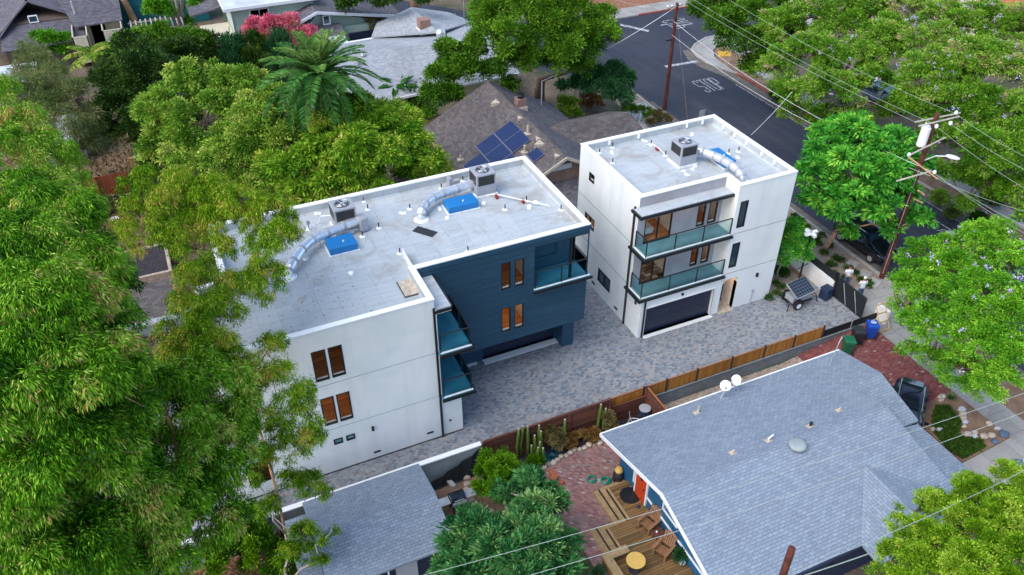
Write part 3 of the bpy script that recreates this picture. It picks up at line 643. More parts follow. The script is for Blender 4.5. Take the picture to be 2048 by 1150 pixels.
hM = [(23.2, 24.95, 3.03, 4.95), (26.76, 27.28, 3.33, 4.98), (27.54, 28.12, 3.33, 4.98)]
w.face([(28.45, 31.55, 2.95), (28.45, 32.8, 2.95), (28.45, 32.8, 9.25), (28.45, 31.55, 9.25)])
w.face([(32.5, 31.55, 0), (32.5, 39.75, 0), (32.5, 39.75, 9.25), (32.5, 31.55, 9.25)])
w.face([(22.65, 39.75, 0), (32.5, 39.75, 0), (32.5, 39.75, 9.25), (22.65, 39.75, 9.25)])
w.build('wall', 'stucco', B, recalc=False)
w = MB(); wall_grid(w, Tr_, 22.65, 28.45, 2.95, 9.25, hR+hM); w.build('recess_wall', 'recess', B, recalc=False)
for z in (3.0, 5.93):
    MB().box(28.46, 31.544, z, 32.49, 31.552, z+.03).build('expansion_joint', 'block', B); MB().box(22.644, 33.2, z, 22.652, 39.7, z+.03).build('expansion_joint', 'block', B)
window(B, Tx, *hL[0]); window(B, Tx, *hL[1], mull=1); window(B, Tx, *hL[2], mull=1, pane='winglass')
room(B, Tx, 37.3, 38.9, 3.6, 5.3, 2); 
for h in hF: window(B, Tf, *h, pane='winglass')
for h in hR[1:]+hM[1:]: window(B, Tr_, *h)
for h, fl in ((hR[0], 'marble'), (hM[0], 'marble')):
    window(B, Tr_, *h, mull=1, sill=False, frame=.05)
room(B, Tr_, 23.0, 25.3, 5.97, 8.3, 2.8); room(B, Tr_, 26.4, 28.3, 5.97, 8.3, 2.8)
room(B, Tr_, 23.0, 25.3, 3.02, 5.3, 2.8, 'marble'); room(B, Tr_, 26.4, 28.3, 3.02, 5.3, 2.8)
bed = thing('bed', 'pale bed behind the upper balcony sliding door of the corner building', 'bed', (23.7, 34.4, 5.98))
MB().box(23.15, 33.5, 6.05, 24.3, 35.2, 6.45).build('mattress', 'shirt', bed, bevel=.06); MB().box(23.2, 34.85, 6.46, 24.2, 35.15, 6.58).build('pillow', 'white', bed, bevel=.04)
MB().box(23.15, 33.5, 5.98, 24.3, 35.2, 6.05).build('bed_frame', 'chairwood', bed)
for z in (5.98, 3.05):
    bl = MB().box(22.5, 31.5, z-.14, 28.44, 32.79, z).build('balcony', 'teal_pale', B)
    g_ = MB().box(22.36, 31.38, z-.2, 28.5, 31.49, z-.05); g_.box(22.36, 31.49, z-.2, 22.49, 33.1, z-.05); g_.build('balcony_gutter', 'black', bl)
    e_ = MB().box(22.6, 31.51, z-.002, 28.4, 31.6, z+.03).box(22.51, 31.6, z-.002, 22.6, 32.78, z+.03); e_.build('balcony_edge', 'trim', bl)
    railing(B, [(22.6, 32.75), (22.6, 31.58), (28.36, 31.58)], z, 1.12, n_between=(1, 3))
MB().box(22.54, 33.06, 0, 22.64, 33.16, 8.5).build('downspout', 'black', B)
MB().box(22.88, 31.46, 0, 22.97, 31.545, 2.85).build('downspout', 'black', B)
cn = MB().box(22.3, 31.95, 8.45, 28.44, 32.79, 8.6).build('canopy', 'membrane', B)
g_ = MB().box(22.18, 31.84, 8.4, 28.44, 31.945, 8.56); g_.box(22.18, 31.945, 8.4, 22.295, 32.9, 8.56); g_.build('canopy_gutter', 'black', cn)
MB().box(22.3, 31.92, 8.33, 28.42, 31.98, 8.395).build('canopy_trim', 'trim', cn)
for x in (25.6, 24.2, 27.0):
    c_ = MB().lathe((x, 32.35, 8.435), [(.07, 0), (.07, .01)]).build('downlight', 'warm', cn)
pl = bpy.data.lights.new('downlight_glow', 'POINT'); pl.energy = 4; pl.color = (1, .55, .25); pl.shadow_soft_size = .08
po = bpy.data.objects.new('downlight_glow', pl); col.objects.link(po); po.parent = cn; po.location = Vector((25.6, 32.5, 8.25))-wloc(cn)
gd = MB().box(23.06, 31.78, 0, 27.97, 31.86, 2.14)
gdo = gd.build('garage_door', 'garage', B)
f_ = MB().box(22.99, 31.50, 0, 23.05, 31.6, 2.2).box(27.98, 31.50, 0, 28.04, 31.6, 2.2).box(23.05, 31.50, 2.15, 27.98, 31.6, 2.21); f_.build('garage_frame', 'trim', gdo)
MB().box(23.0, 31.3, 0, 28.02, 31.56, .03).build('threshold', 'trim', B)
ar = MB()      # entrance with rounded head
zc = 2.1; n = 10
for k in range(n):
    a0, a1 = math.pi*k/n, math.pi*(k+1)/n; cx, rx, rz = 29.09, .57, .45
    p = lambda a: (cx-rx*math.cos(a), zc+rz*math.sin(a))
    (xa, za), (xb, zb) = p(a0), p(a1); ar.face([(xa, 31.553, za), (xb, 31.553, zb), (xb, 31.553, 2.56), (xa, 31.553, 2.56)]); ar.face([(xa, 31.553, za), (xb, 31.553, zb), (xb, 32.6, zb), (xa, 32.6, za)])
ar.face([(28.52, 31.56, 0), (28.52, 32.6, 0), (28.52, 32.6, 2.2), (28.52, 31.56, 2.2)]); ar.face([(29.66, 31.56, 0), (29.66, 32.6, 0), (29.66, 32.6, 2.2), (29.66, 31.56, 2.2)]); ar.face([(28.5, 32.6, 0), (29.7, 32.6, 0), (29.7, 32.6, 2.6), (28.5, 32.6, 2.6)])
ao = ar.build('entrance_arch', 'room', B); MB().box(28.53, 31.35, .005, 29.65, 32.6, .04).build('entrance_step', 'paletile', B)
MB().box(28.6, 32.5, .05, 29.5, 32.58, 2.1).build('front_door', 'charcoal', B)
al = bpy.data.lights.new('porch_lamp', 'POINT'); al.energy = 4; al.color = (1, .6, .35); al.shadow_soft_size = .1
alo = bpy.data.objects.new('porch_lamp', al); col.objects.link(alo); alo.parent = B; alo.location = Vector((29.09, 32.1, 2.25))-wloc(B)
MB().box(31.05, 31.45, 2.1, 31.2, 31.548, 2.36).build('wall_lamp', 'black', B); MB().box(25.5, 31.46, 2.4, 25.62, 31.548, 2.55).build('wall_lamp', 'black', B); MB().box(22.56, 32.0, 2.3, 22.645, 32.12, 2.55).build('wall_lamp', 'black', B)
MB().tube([(31.05, 31.5, .98), (31.05, 31.5, .05)], .02, 6).build('standpipe', 'hvac', B); MB().box(31.0, 31.46, .9, 31.1, 31.54, 1.05).build('hose_tap', 'hvac', B)
for y0, y1 in ((36.9, 37.25), (33.98, 34.35)): MB().box(22.62, y0, .36, 22.655, y1, .5).build('foundation_vent', 'black', B)
flat_roof(B, OB)
for x in (24.5, 26.6, 30.2, 31.4): MB().box(x-.05, 39.38, 8.95, x+.05, 39.5, 9.2).build('parapet_bracket', 'cap', B)
for y in (38.3, 37.1, 35.9, 34.4, 33.2): MB().box(32.13, y-.06, 8.95, 32.25, y+.06, 9.2).build('parapet_bracket', 'cap', B)

# ================================================================ THINGS ON THE TWO FLAT ROOFS
ZR = 8.76
def hvac(loc, rz, label):
    t = thing('air_conditioner', label, 'air conditioner', (0, 0, 0), 'air conditioning units on the flat roofs')
    c = MB().box(-.58, -.58, .12, .58, .58, 1.42).build('cabinet', 'hvac', t, bevel=.02)
    MB().box(-.66, -.66, 0, .66, .66, .12).build('roof_curb', 'mastic', t)
    for (T, a, b) in ((planeT('y', -.585), -.5, .5), (planeT('x', -.585), -.5, .5), (planeT('-y', .585), -.5, .5), (planeT('-x', .585), -.5, .5)):
        m = MB(T); m.box(a+.02, -.008, .75, b-.02, .01, 1.32); m.build('louvre', 'louvre', c)
    MB().lathe((0, 0, 1.421), [(.40, 0), (.40, .02), (.36, .022)], 24).build('fan_well', 'black', c)
    f = MB().lathe((0, 0, 1.43), [(.09, 0), (.09, .05), (.05, .06)], 12)
    for k in range(4):
        a = k*math.pi/2+.3; f.cbox((.21*math.cos(a), .21*math.sin(a), 1.452), (.14, .075, .004), a, .35)
    f.build('fan', 'hvac', c)
    for r_ in (.2, .3, .38):
        f = MB(); f.tube([(r_*math.cos(2*math.pi*k/20), r_*math.sin(2*math.pi*k/20), 1.475) for k in range(21)], .006, 4); f.build('fan_guard', 'galv', c)
    t.location = loc; t.rotation_euler.z = rz; t['label'] = label; return t
h1 = hvac((15.27, 37.75, ZR), 0, 'grey rooftop air conditioner at the curved duct nearest the boarded wing corner')
copy_tree(h1, (7.15, 37.45, ZR), 0, 'grey rooftop air conditioner behind the duct above the white wing')
copy_tree(h1, (27.55, 35.95, ZR), 0, 'grey rooftop air conditioner on the white corner building')
def duct(path, r, label, feet=()):
    t = thing('roof_duct', label, 'air duct', (path[-1][0], path[-1][1], ZR), 'silver ducts on the flat roofs')
    P = [Vector(p) for p in path]; Q = []
    Q = [P[0]]
    for k in range(1, len(P)-1): Q += [P[k].lerp(P[k-1], .22), P[k].lerp(P[k+1], .22)]
    Q.append(P[-1])
    MB().tube(Q, r, 16).build('pipe', 'galv', t, bevel=.0)
    for k in range(2, len(Q)-1, 2):
        d = (Q[k]-Q[k-2]).normalized(); MB().tube([Q[k]-d*.09, Q[k]+d*.06], r*1.05, 16).build('joint_band', 'hvac', t, smooth=False)
    MB().lathe((P[-1].x, P[-1].y, ZR), [(r*1.7, 0), (r*1.5, .05), (r*1.05, .08)], 18).build('roof_collar', 'mastic', t)
    for x, y, zt in feet: MB().tube([(x, y, ZR), (x, y, zt)], .018, 6).build('support', 'hvac', t)
    return t
duct([(14.7, 37.85, 9.35), (13.9, 37.75, 9.35), (13.0, 37.7, 9.3), (12.3, 37.5, 9.3), (11.7, 37.15, 9.3), (11.3, 36.75, 9.2), (11.15, 36.5, 9.0), (11.12, 36.42, ZR)], .25, 'silver duct curving down beside the air conditioner next to the boarded wing', [(13.5, 37.6, 9.2), (12.5, 37.4, 9.2)])
duct([(7.75, 36.9, 9.3), (7.1, 36.7, 9.35), (6.2, 36.45, 9.3), (5.3, 36.2, 9.3), (4.6, 35.6, 9.3), (3.95, 34.8, 9.25), (3.55, 34.3, 9.1), (3.42, 34.15, ZR)], .25, 'long silver duct passing the blue box nearest the gum tree', [(5.5, 36.1, 9.2), (4.3, 35.0, 9.2)])
duct([(28.1, 36.4, 9.35), (28.7, 35.8, 9.35), (29.1, 35.1, 9.3), (29.3, 34.5, 9.3), (29.4, 33.8, 9.3), (29.5, 33.2, 9.2), (29.47, 32.75, 9.05), (29.45, 32.6, ZR)], .25, 'silver duct on the white corner building above the blue box', [(29.0, 34.9, 9.2), (29.2, 33.9, 9.2)])
eb = MB().cbox((7.95, 36.75, 9.2), (.22, .3, .4), .2).build('duct_elbow', 'hvac', bevel=.05)
tag(eb, 'grey metal elbow box joining duct and air conditioner above the white wing', 'duct box')
def skylight(x0, y0, x1, y1, label, rz=0):
    t = thing('covered_skylight', label, 'skylight', ((x0+x1)/2, (y0+y1)/2, ZR), 'blue covered skylights')
    c = ((x0+x1)/2, (y0+y1)/2)
    MB().cbox((c[0], c[1], ZR+.03), ((x1-x0)/2+.07, (y1-y0)/2+.07, .03), rz).build('curb', 'mastic', t)
    MB().cbox((c[0], c[1], ZR+.24), ((x1-x0)/2, (y1-y0)/2, .2), rz).build('cover', 'blue_tarp', t, bevel=.03)
    MB().lathe((c[0]+.1, c[1]-.1, ZR+.44), [(.05, 0), (.02, .09)], 8).build('handle', 'white', t)
    return t
skylight(5.75, 35.0, 7.2, 36.1, 'bright blue covered box between white wing duct and its vents', .0)
skylight(12.65, 36.2, 14.4, 37.2, 'bright blue covered box in front of the duct beside the boarded wing', .0)
skylight(29.35, 34.2, 30.15, 36.0, 'bright blue covered box behind the duct on the white corner building')
def vent(p, h=.32, kind='vent_pipe', parent=None):
    o = MB().lathe((p[0], p[1], ZR), [(.17, 0), (.12, .04), (.05, .07)], 12).build('vent_pipe', 'mastic', parent)
    MB().tube([(p[0], p[1], ZR+.06), (p[0], p[1], ZR+h)], .035, 8).build('pipe', 'pipe_black', o)
for q in ((727, 403), (736, 419), (758, 456), (820, 418), (800, 507), (883, 377), (936, 503), (1053, 402), (1010, 419), (1122, 420), (926, 362), (725, 473)): vent(at(*q, ZR), parent=A)
for q in ((1199, 306), (1225, 295), (1225, 326), (1302, 290), (1457, 307), (1477, 303), (1331, 311)): vent(at(*q, ZR), parent=B)
def splat(p, parent, s=1):
    rr = random.Random(p[0]); m = MB()
    for k in range(3): m.lathe((p[0]+rr.uniform(-.12, .12)*s, p[1]+rr.uniform(-.12, .12)*s, ZR+.002*k), [(.13*s, 0), (.10*s, .03*s+.01), (.04, .07*s)], 9)
    m.build('sealed_stub', 'mastic', parent)
for q in ((806, 427), (700, 548), (619, 458), (636, 427), (1058, 414), (970, 407), (877, 418), (896, 437), (1071, 405), (613, 519), (700, 466)): splat(at(*q, ZR), A)
for q in ((1224, 305), (1474, 315), (1386, 269), (1288, 282), (1365, 342), (1373, 350), (1384, 340), (1392, 334)): splat(at(*q, ZR), B)
for (x0, y0, x1, y1, lb, m_) in ((8.15, 30.25, 8.95, 31.5, 'weathered plywood hatch lid by the white wing parapet', 'paletile'),):
    t = thing('roof_hatch', lb, 'hatch', ((x0+x1)/2, (y0+y1)/2, ZR)); MB().box(x0, y0, ZR+.002, x1, y1, ZR+.07).build('lid', m_, t, bevel=.01); MB().box(x0-.05, y0-.05, ZR, x1+.05, y1+.05, ZR+.02).build('curb', 'charcoal', t)
t = MB().cbox((10.88, 35.2, ZR+.015), (.62, .27, .012), R(-52)).build('roof_mat', 'louvre'); tag(t, 'dark brown rectangular mat lying on the flat roof between two blue boxes', 'mat')
def pipe_run(path, label, blocks):
    t = thing('drain_pipe', label, 'pipe', path[0]); MB().tube(path, .03, 6).build('pipe', 'white', t)
    for b in blocks: MB().box(b[0]-.06, b[1]-.12, ZR, b[0]+.06, b[1]+.12, ZR+.22).build('support_block', 'red', t)
pipe_run([(15.3, 37.15, ZR+.12), (15.75, 36.85, ZR+.2), (17.0, 35.5, ZR+.2), (17.9, 34.65, ZR+.15), (18.0, 34.6, ZR+.02)], 'white drain pipe on two red blocks running from the boarded wing air conditioner', [(15.7, 36.75), (16.85, 35.7)])
pipe_run([(26.95, 37.0, ZR+.2), (27.0, 37.6, ZR+.22), (26.95, 38.4, ZR+.22), (26.8, 38.75, ZR+.03)], 'white drain pipe on a red block beside the corner building air conditioner', [(27.0, 37.9)])
pipe_run([(6.55, 37.9, ZR+.6), (6.1, 38.2, ZR+.5), (5.9, 38.3, ZR+.02)], 'white drain pipe bending off the white wing air conditioner', [(6.3, 37.3)])
t = MB().box(5.3, 37.85, ZR, 5.36, 37.91, ZR+.5).box(5.24, 37.8, ZR+.4, 5.42, 37.86, ZR+.62).build('electrical_box', 'hvac'); tag(t, 'small grey switch box on a post left of the white wing air conditioner', 'switch box')
t = MB().box(13.6, 38.6, ZR, 13.75, 39.1, ZR+.75).box(13.75, 38.55, ZR+.35, 14.2, 38.8, ZR+.6).build('electrical_box', 'hvac'); tag(t, 'grey cabinet against the rear parapet left of the boarded wing air conditioner', 'switch box')
# ================================================================ HOUSES AROUND
def house_slab(parent, pts, m, th=.14, name='roof'): return MB().slab(pts, th).build(name, m, parent)
def strip(parent, a, b, m='trim', w=.06, h=.2, name='fascia'):
    a, b = Vector(a), Vector(b); d = (b-a); n = Vector((-d.y, d.x, 0)).normalized()*w/2; mb = MB()
    mb.v = [tuple(q) for q in (a-n, a+n, b+n, b-n, a-n-Vector((0, 0, h)), a+n-Vector((0, 0, h)), b+n-Vector((0, 0, h)), b-n-Vector((0, 0, h)))]
    mb.f = [[0, 1, 2, 3], [7, 6, 5, 4], [0, 3, 7, 4], [1, 5, 6, 2], [0, 4, 5, 1], [3, 2, 6, 7]]
    return mb.build(name, m, parent)
# ---- front neighbour: low blue house with pale shingle roof
N = thing('bungalow', 'low deep blue house with large pale blue grey shingle roof and white rakes', 'house', (23, 18.7, -.95))
zE, zR, yR, yB, yF = 2.0, 3.47, 18.7, 24.05, 13.66
house_slab(N, [(15.8, yB, zE), (31.15, yB, zE), (31.05, 21.1, 2.81), (28.84, 21.1, 2.81), (28.84, yR, zR), (15.8, yR, zR)], 'sh_blue')
house_slab(N, [(15.8, yF, zE), (15.8, yR, zR), (28.84, yR, zR), (28.84+.3, yF, zE)], 'sh_blue')
house_slab(N, [(28.85, 21.1, 2.805), (31.05, 21.1, 2.805), (31.05, 18.2, 1.98), (28.85, 18.2, 1.98)], 'sh_blue')
house_slab(N, [(28.2, 18.15, 2.3), (31.05, 18.15, 1.75), (31.0, 13.5, 1.75), (28.2, 13.5, 1.95)], 'sh_blue')
house_slab(N, [(25.6, 16.6, 2.92), (25.65, 12.5, 2.92), (23.0, 12.5, 2.03), (23.05, 13.7, 2.03)], 'sh_blue')
house_slab(N, [(25.6, 16.6, 2.92), (29.15, 13.68, 2.03), (29.1, 12.5, 2.03), (25.65, 12.5, 2.92)], 'sh_blue')
MB().tube([(15.8, yR, zR+.01), (28.84, yR, zR+.01)], .05, 6).build('ridge_cap', 'sh_blue', N)
for a, b in (((15.76, yB+.02, zE+.02), (15.76, yR, zR+.02)), ((15.76, yR, zR+.02), (15.76, yF, zE+.02))): strip(N, a, b, 'white', .07, .2)
strip(N, (15.8, yB+.05, zE-.02), (31.15, yB+.05, zE-.02), 'white', .1, .12, 'gutter')
strip(N, (15.8, yF-.05, zE-.02), (23, yF-.05, zE-.02), 'navy', .1, .12, 'gutter')
wl = MB(); Tn = planeT('x', 16.73)
wl.box(16.74, 14.1, -.95, 28.55, 23.5, 1.95); wl.box(28.55, 18.4, -.95, 30.4, 23.5, 1.93); gp = [(16.74, 23.5, 1.95), (16.74, 14.1, 1.95), (16.74, 18.7, 3.25)]; wl.face(gp)
wl.build('wall', 'houseblue', N)
MB().box(16.8, 14.05, -.95, 28.5, 14.09, 1.93).build('eave_shade_panel', 'navy', N)  # navy sheet over the blue wall, eave shade put into its colour
for y in (13.7, 17.9): MB().box(30.7, y-.06, -.9, 30.82, y+.06, 1.72).build('porch_post', 'white', N)
MB().box(16.69, 13.9, .16, 16.738, 20.86, .27).build('band_trim', 'white', N)
MB().box(16.69, 20.75, 1.62, 16.738, 23.5, 1.72).build('band_trim', 'white', N)
dr = MB().box(16.66, 20.98, -.44, 16.74, 21.85, 1.66).build('door', 'orange_door', N); MB().lathe((16.64, 21.1, .5), [(.02, 0), (.05, .03), (.02, .07)], 8).build('handle', 'black', dr); MB().box(16.63, 21.3, .95, 16.665, 21.45, 1.15).build('knocker', 'black', dr)
f_ = MB(); f_.box(16.67, 20.87, -.44, 16.75, 20.98, 1.78); f_.box(16.67, 21.85, -.44, 16.75, 21.96, 1.78); f_.box(16.67, 20.98, 1.66, 16.75, 21.85, 1.78); f_.build('door_frame', 'white', N)
window(N, planeT('x', 16.70), 18.35, 19.6, .86, 1.9, 0, .08, pane='winglass', fm='white', sill=False)
MB().box(16.5, 19.45, 1.75, 16.68, 19.65, 1.95).build('wall_lamp', 'white', N)
MB().box(16.66, 22.0, .1, 16.735, 22.12, 1.7).build('downspout', 'white', N)
window(N, planeT('y', 14.06), 21.5, 22.8, .3, 1.5, 1, .07, pane='winglass', fm='navy', sill=False)
window(N, planeT('-x', 30.45), 19.4, 20.9, .2, 1.4, 1, .07, pane='winglass', fm='white', sill=False)
def onroof(x, y):
    return zR-(abs(y-yR))*(zR-zE)/(yB-yR)
for (x, y, k) in ((20.2, 19.5, 0), (22.2, 19.4, 1), (24.6, 19.3, 2), (26.7, 19.6, 0), (20.8, 23.1, 3)):
    z = onroof(x, y); m = MB()
    m.cbox((x, y, z+.015), (.16, .14, .012), 0, -.27); 
    o = m.build('roof_vent', 'paletile', N)
    if k == 3: MB().tube([(x+.1, y, z), (x+.12, y, z+.45)], .05, 8).build('pipe', 'paletile', o)
    elif k == 2: MB().lathe((x+.05, y, z+.02), [(.06, 0), (.06, .14), (.09, .15), (.09, .22)], 8).build('pipe', 'pipe_black', o)
    elif k == 1: MB().tube([(x, y, z), (x, y, z+.15), (x+.12, y, z+.25), (x+.25, y, z+.3)], .04, 8).build('pipe', 'white', o)
    else: MB().tube([(x, y, z), (x, y, z+.12), (x+.1, y, z+.14)], .05, 8).build('pipe', 'paletile', o)
tv = MB().lathe((23.1, 18.45, zR-.05), [(.30, 0), (.30, .05), (.42, .07), (.43, .17), (.36, .22), (.28, .25), (.02, .26)], 26).build('turbine_vent', 'render_grey', smooth=True); tag(tv, 'round grey dome vent on the ridge of the pale shingle roof', 'roof vent')
# satellite dishes
def dish(p, rz, label):
    t = thing('satellite_dish', label, 'satellite dish', (0, 0, 0), 'pair of satellite dishes')
    m = MB(); prof = [(.02, 0), (.13, .015), (.23, .05), (.29, .085), (.28, .092), (.22, .06), (.12, .025), (.02, .014)]
    m.lathe((0, 0, 0), prof, 24); q = Matrix.Rotation(rz, 3, 'Z') @ Matrix.Rotation(R(52), 3, 'X')
    m.v = [tuple(q @ Vector(v)+Vector((0, 0, .75))) for v in m.v]; m.build('reflector', 'white', t, smooth=True)
    d = q @ Vector((0, 0, 1)); b = Vector((0, 0, .75))
    MB().tube([(0, 0, 0), (0, 0, .45), tuple(b-d*.04)], .025, 8).build('mast', 'galv', t)
    lo = q @ Vector((0, -.28, .08)); MB().tube([tuple(b+lo), tuple(b+d*.42+lo*.35)], .012, 6).cbox(tuple(b+d*.44+lo*.3), (.04, .04, .04)).build('receiver_arm', 'hvac', t)
    MB().tube([(.28, -.12, 0), (0, 0, .4)], .012, 6).tube([(-.28, -.12, 0), (0, 0, .4)], .012, 6).build('brace', 'galv', t)
    t.location = p; return t
d1 = dish((22.9, 23.65, 2.13), R(-38), 'white satellite dish on the roof edge, the one nearer the wooden deck')
copy_tree(d1, (23.7, 23.75, 2.1), R(-42), 'white satellite dish on the roof edge, the one nearer the street')
an = MB().tube([(29.3, 23.0, 2.28), (30.0, 23.3, 4.0)], .02, 6).tube([(29.75, 23.2, 3.7), (30.2, 23.4, 3.75)], .012, 5).build('antenna', 'galv'); tag(an, 'thin leaning white antenna mast on the pale roof corner by the bins', 'antenna')
# ---- shed with shingle roof
G = thing('garage_shed', 'small outbuilding with blue grey shingle roof beside the paved strip', 'shed', (4, 24, -.95))
house_slab(G, [(1.2, 26.62, 1.3), (7.0, 26.62, 1.3), (6.98, 24.1, 1.95), (1.2, 24.1, 1.95)], 'sh_blue')
house_slab(G, [(1.2, 24.1, 1.95), (6.98, 24.1, 1.95), (6.98, 21.5, 1.3), (1.2, 21.5, 1.3)], 'sh_blue')
house_slab(G, [(.2, 26.0, 1.2), (1.19, 26.0, 1.2), (1.19, 22.6, 1.0), (.2, 22.6, 1.0)], 'sh_blue')
wl = MB().box(1.5, 21.9, -.95, 6.7, 26.3, 1.2); wl.face([(6.7, 21.9, 1.2), (6.7, 26.3, 1.2), (6.7, 24.1, 1.8)]); wl.face([(1.5, 21.9, 1.2), (1.5, 26.3, 1.2), (1.5, 24.1, 1.8)]); wl.build('wall', 'navy', G)
window(G, planeT('y', 21.86), 3.0, 3.9, -.2, 1.0, 1, .07, pane='winglass', fm='white', sill=False); MB().box(4.2, 21.84, -.95, 5.2, 21.9, 1.1).build('door', 'hvac', G)
# ---- brown shingled house with solar panels
C = thing('gabled_house', 'brown shingle roofed house carrying blue solar panels between the tall trees and the road', 'house', (24.5, 52, 0))
rx, rz_, ye, yb = 24.45, 5.5, 44.75, 58.85
sl_ = (5.5-2.5)/5.75
house_slab(C, [(18.7, ye, 2.5), (rx, ye, rz_), (rx, yb, rz_), (18.7, yb, 2.5)][::-1], 'sh_brown')
house_slab(C, [(30.4, ye, 2.4), (rx, ye, rz_), (rx, yb, rz_), (30.4, yb, 2.4)], 'sh_dark')
house_slab(C, [(25.9, 50.9, 4.62), (33.1, 50.9, 4.55), (33.8, 47.6, 3.0), (28.9, 47.6, 3.0)], 'sh_brown')
house_slab(C, [(25.9, 50.9, 4.62), (33.1, 50.9, 4.55), (33.4, 54.2, 3.1), (29.4, 54.2, 3.1)][::-1], 'sh_brown')
MB().tube([(rx, ye, rz_+.02), (rx, yb, rz_+.02)], .07, 6).build('ridge_cap', 'sh_brown', C)
for a, b in (((18.7, ye-.03, 2.52), (rx, ye-.03, rz_+.02)), ((rx, ye-.03, rz_+.02), (30.4, ye-.03, 2.42))): strip(C, a, b, 'cream', .07, .24)
wl = MB().box(19.3, ye+.7, 0, 29.8, yb-.5, 2.55); wl.face([(19.3, ye+.7, 2.55), (29.8, ye+.7, 2.55), (rx, ye+.7, 5.2)]); wl.box(29.8, 48.2, 0, 33.0, 53.6, 3.0); wl.face([(33.0, 48.2, 3.0), (33.0, 53.6, 3.0), (33.0, 50.9, 4.3)]); wl.build('wall', 'tan', C)
house_slab(C, [(22.5, ye+.6, 3.3), (30.0, ye+.6, 3.3), (30.0, ye-1.9, 2.3), (22.5, ye-1.9, 2.3)], 'sh_dark', .12, 'porch_roof')
strip(C, (22.5, ye-1.93, 2.32), (30, ye-1.93, 2.32), 'cream', .06, .2)
vt = MB().box(24.0, ye-.0, 4.35, 24.9, ye+.02, 4.5); MB().box(23.7, ye+.6, 4.2, 25.2, ye+.69, 4.6).build('gable_vent', 'trim', C)
def zl(x): return rz_-(rx-x)*sl_
ch = MB().box(24.8, 53.6, 4.8, 25.5, 54.3, 5.95).build('chimney', 'chimney', C); MB().box(24.7, 53.5, 4.6, 25.6, 54.4, 5.3).build('flashing', 'paletile', ch); MB().lathe((25.15, 53.95, 5.95), [(.26, 0), (.26, .18), (.34, .2), (.28, .34)], 10).build('chimney_cap', 'black', ch)
MB().tube([(28.6, 57.2, 3.3), (28.6, 57.2, 5.4)], .06, 8).build('service_mast', 'galv', C)
for (x, y, h, r_) in ((23.75, 49.6, .7, .1), (22.75, 48.0, .6, .1), (19.3, 52.0, .4, .08)): MB().tube([(x, y, zl(x)), (x, y, zl(x)+h)], r_, 8).box(x-.22, y-.22, zl(x)-.05, x+.22, y+.22, zl(x)+.1).build('roof_vent', 'paletile', C)
for (x, y) in ((23.6, 55.5), (23.7, 47.8)): MB().prism([(x-.4, y-.2), (x+.35, y-.4), (x+.3, y+.4)], zl(x)-.1, zl(x)+.22).build('roof_vent', 'paletile', C)
for (x, y) in ((24.05, 51.75), (23.9, 48.3), (23.95, 45.4)): MB().prism([(x-.2, y-.25), (x+.2, y-.2), (x, y+.3)], zl(x), zl(x)+.22).build('roof_vent', 'paletile', C)
def panel(x0, x1, y0, y1, label):
    t = thing('solar_panel', label, 'solar panel', ((x0+x1)/2, (y0+y1)/2, zl((x0+x1)/2)), 'solar panels on the brown roof')
    n = 2 if x1-x0 > 1.5 else 1
    MB().slab([(x0, y0, zl(x0)+.15), (x1, y0, zl(x1)+.15), (x1, y1, zl(x1)+.15), (x0, y1, zl(x0)+.15)], .04).build('frame', 'hvac', t)
    for k in range(n):
        a = x0+(x1-x0)*k/n+.012; b = x0+(x1-x0)*(k+1)/n-.012
        MB().slab([(a, y0+.012, zl(a)+.156), (b, y0+.012, zl(b)+.156), (b, y1-.012, zl(b)+.156), (a, y1-.012, zl(a)+.156)], .004).build('cells', 'solar', t)
for (x0, x1, y0, y1, lb) in ((22.1, 23.53, 50.42, 52.1, 'solar panel of the highest row, the one farther from the flat roof'), (22.1, 23.53, 48.7, 50.4, 'solar panel of the highest row, the one nearer the flat roof'),
    (20.6, 22.05, 50.42, 52.1, 'solar panel of the middle row farthest from the flat roof'), (20.6, 22.05, 48.7, 50.4, 'solar panel in the centre of the middle row'), (20.6, 22.05, 47.0, 48.68, 'solar panel of the middle row cut off by the white parapet'),
    (19.1, 20.55, 49.3, 51.0, 'solar panel of the lowest row farthest from the flat roof'), (19.1, 20.55, 47.6, 49.28, 'solar panel of the lowest row half hidden by the white parapet'), (22.65, 23.5, 46.35, 47.5, 'small solar panel alone near the front gable')): panel(x0, x1, y0, y1, lb)
# ---- large pale grey roof beyond
D = thing('gabled_house', 'large low house with pale grey shingle roof and brick chimney behind the palm', 'house', (23, 72, 0))
house_slab(D, [(14.6, 64.9, 2.6), (30.5, 65.6, 2.6), (30.5, 72.6, 4.3), (14.6, 71.2, 4.3)], 'sh_grey')
house_slab(D, [(14.6, 71.2, 4.3), (30.5, 72.6, 4.3), (31.3, 79.5, 2.7), (16.2, 79.0, 2.7)], 'sh_grey')
house_slab(D, [(20.5, 79.3, 2.85), (25.7, 74.0, 4.35), (26.0, 82.8, 4.0), (22.0, 82.6, 2.9)], 'sh_grey')
house_slab(D, [(25.7, 74.0, 4.35), (31.4, 79.2, 2.85), (30.0, 82.8, 2.9), (26.0, 82.8, 4.0)], 'sh_grey')
strip(D, (14.6, 64.85, 2.62), (30.5, 65.55, 2.62), 'white', .1, .2); strip(D, (16.2, 79.1, 2.74), (21.5, 79.3, 2.74), 'white', .35, .16)
MB().box(15.2, 65.6, 0, 30, 78.8, 2.6).build('wall', 'cream', D)
ch = MB().box(24.6, 76.0, 3.6, 25.7, 77.0, 4.9).build('chimney', 'chimney', D); MB().box(24.5, 75.9, 3.5, 25.8, 77.1, 4.0).build('flashing', 'white', ch)
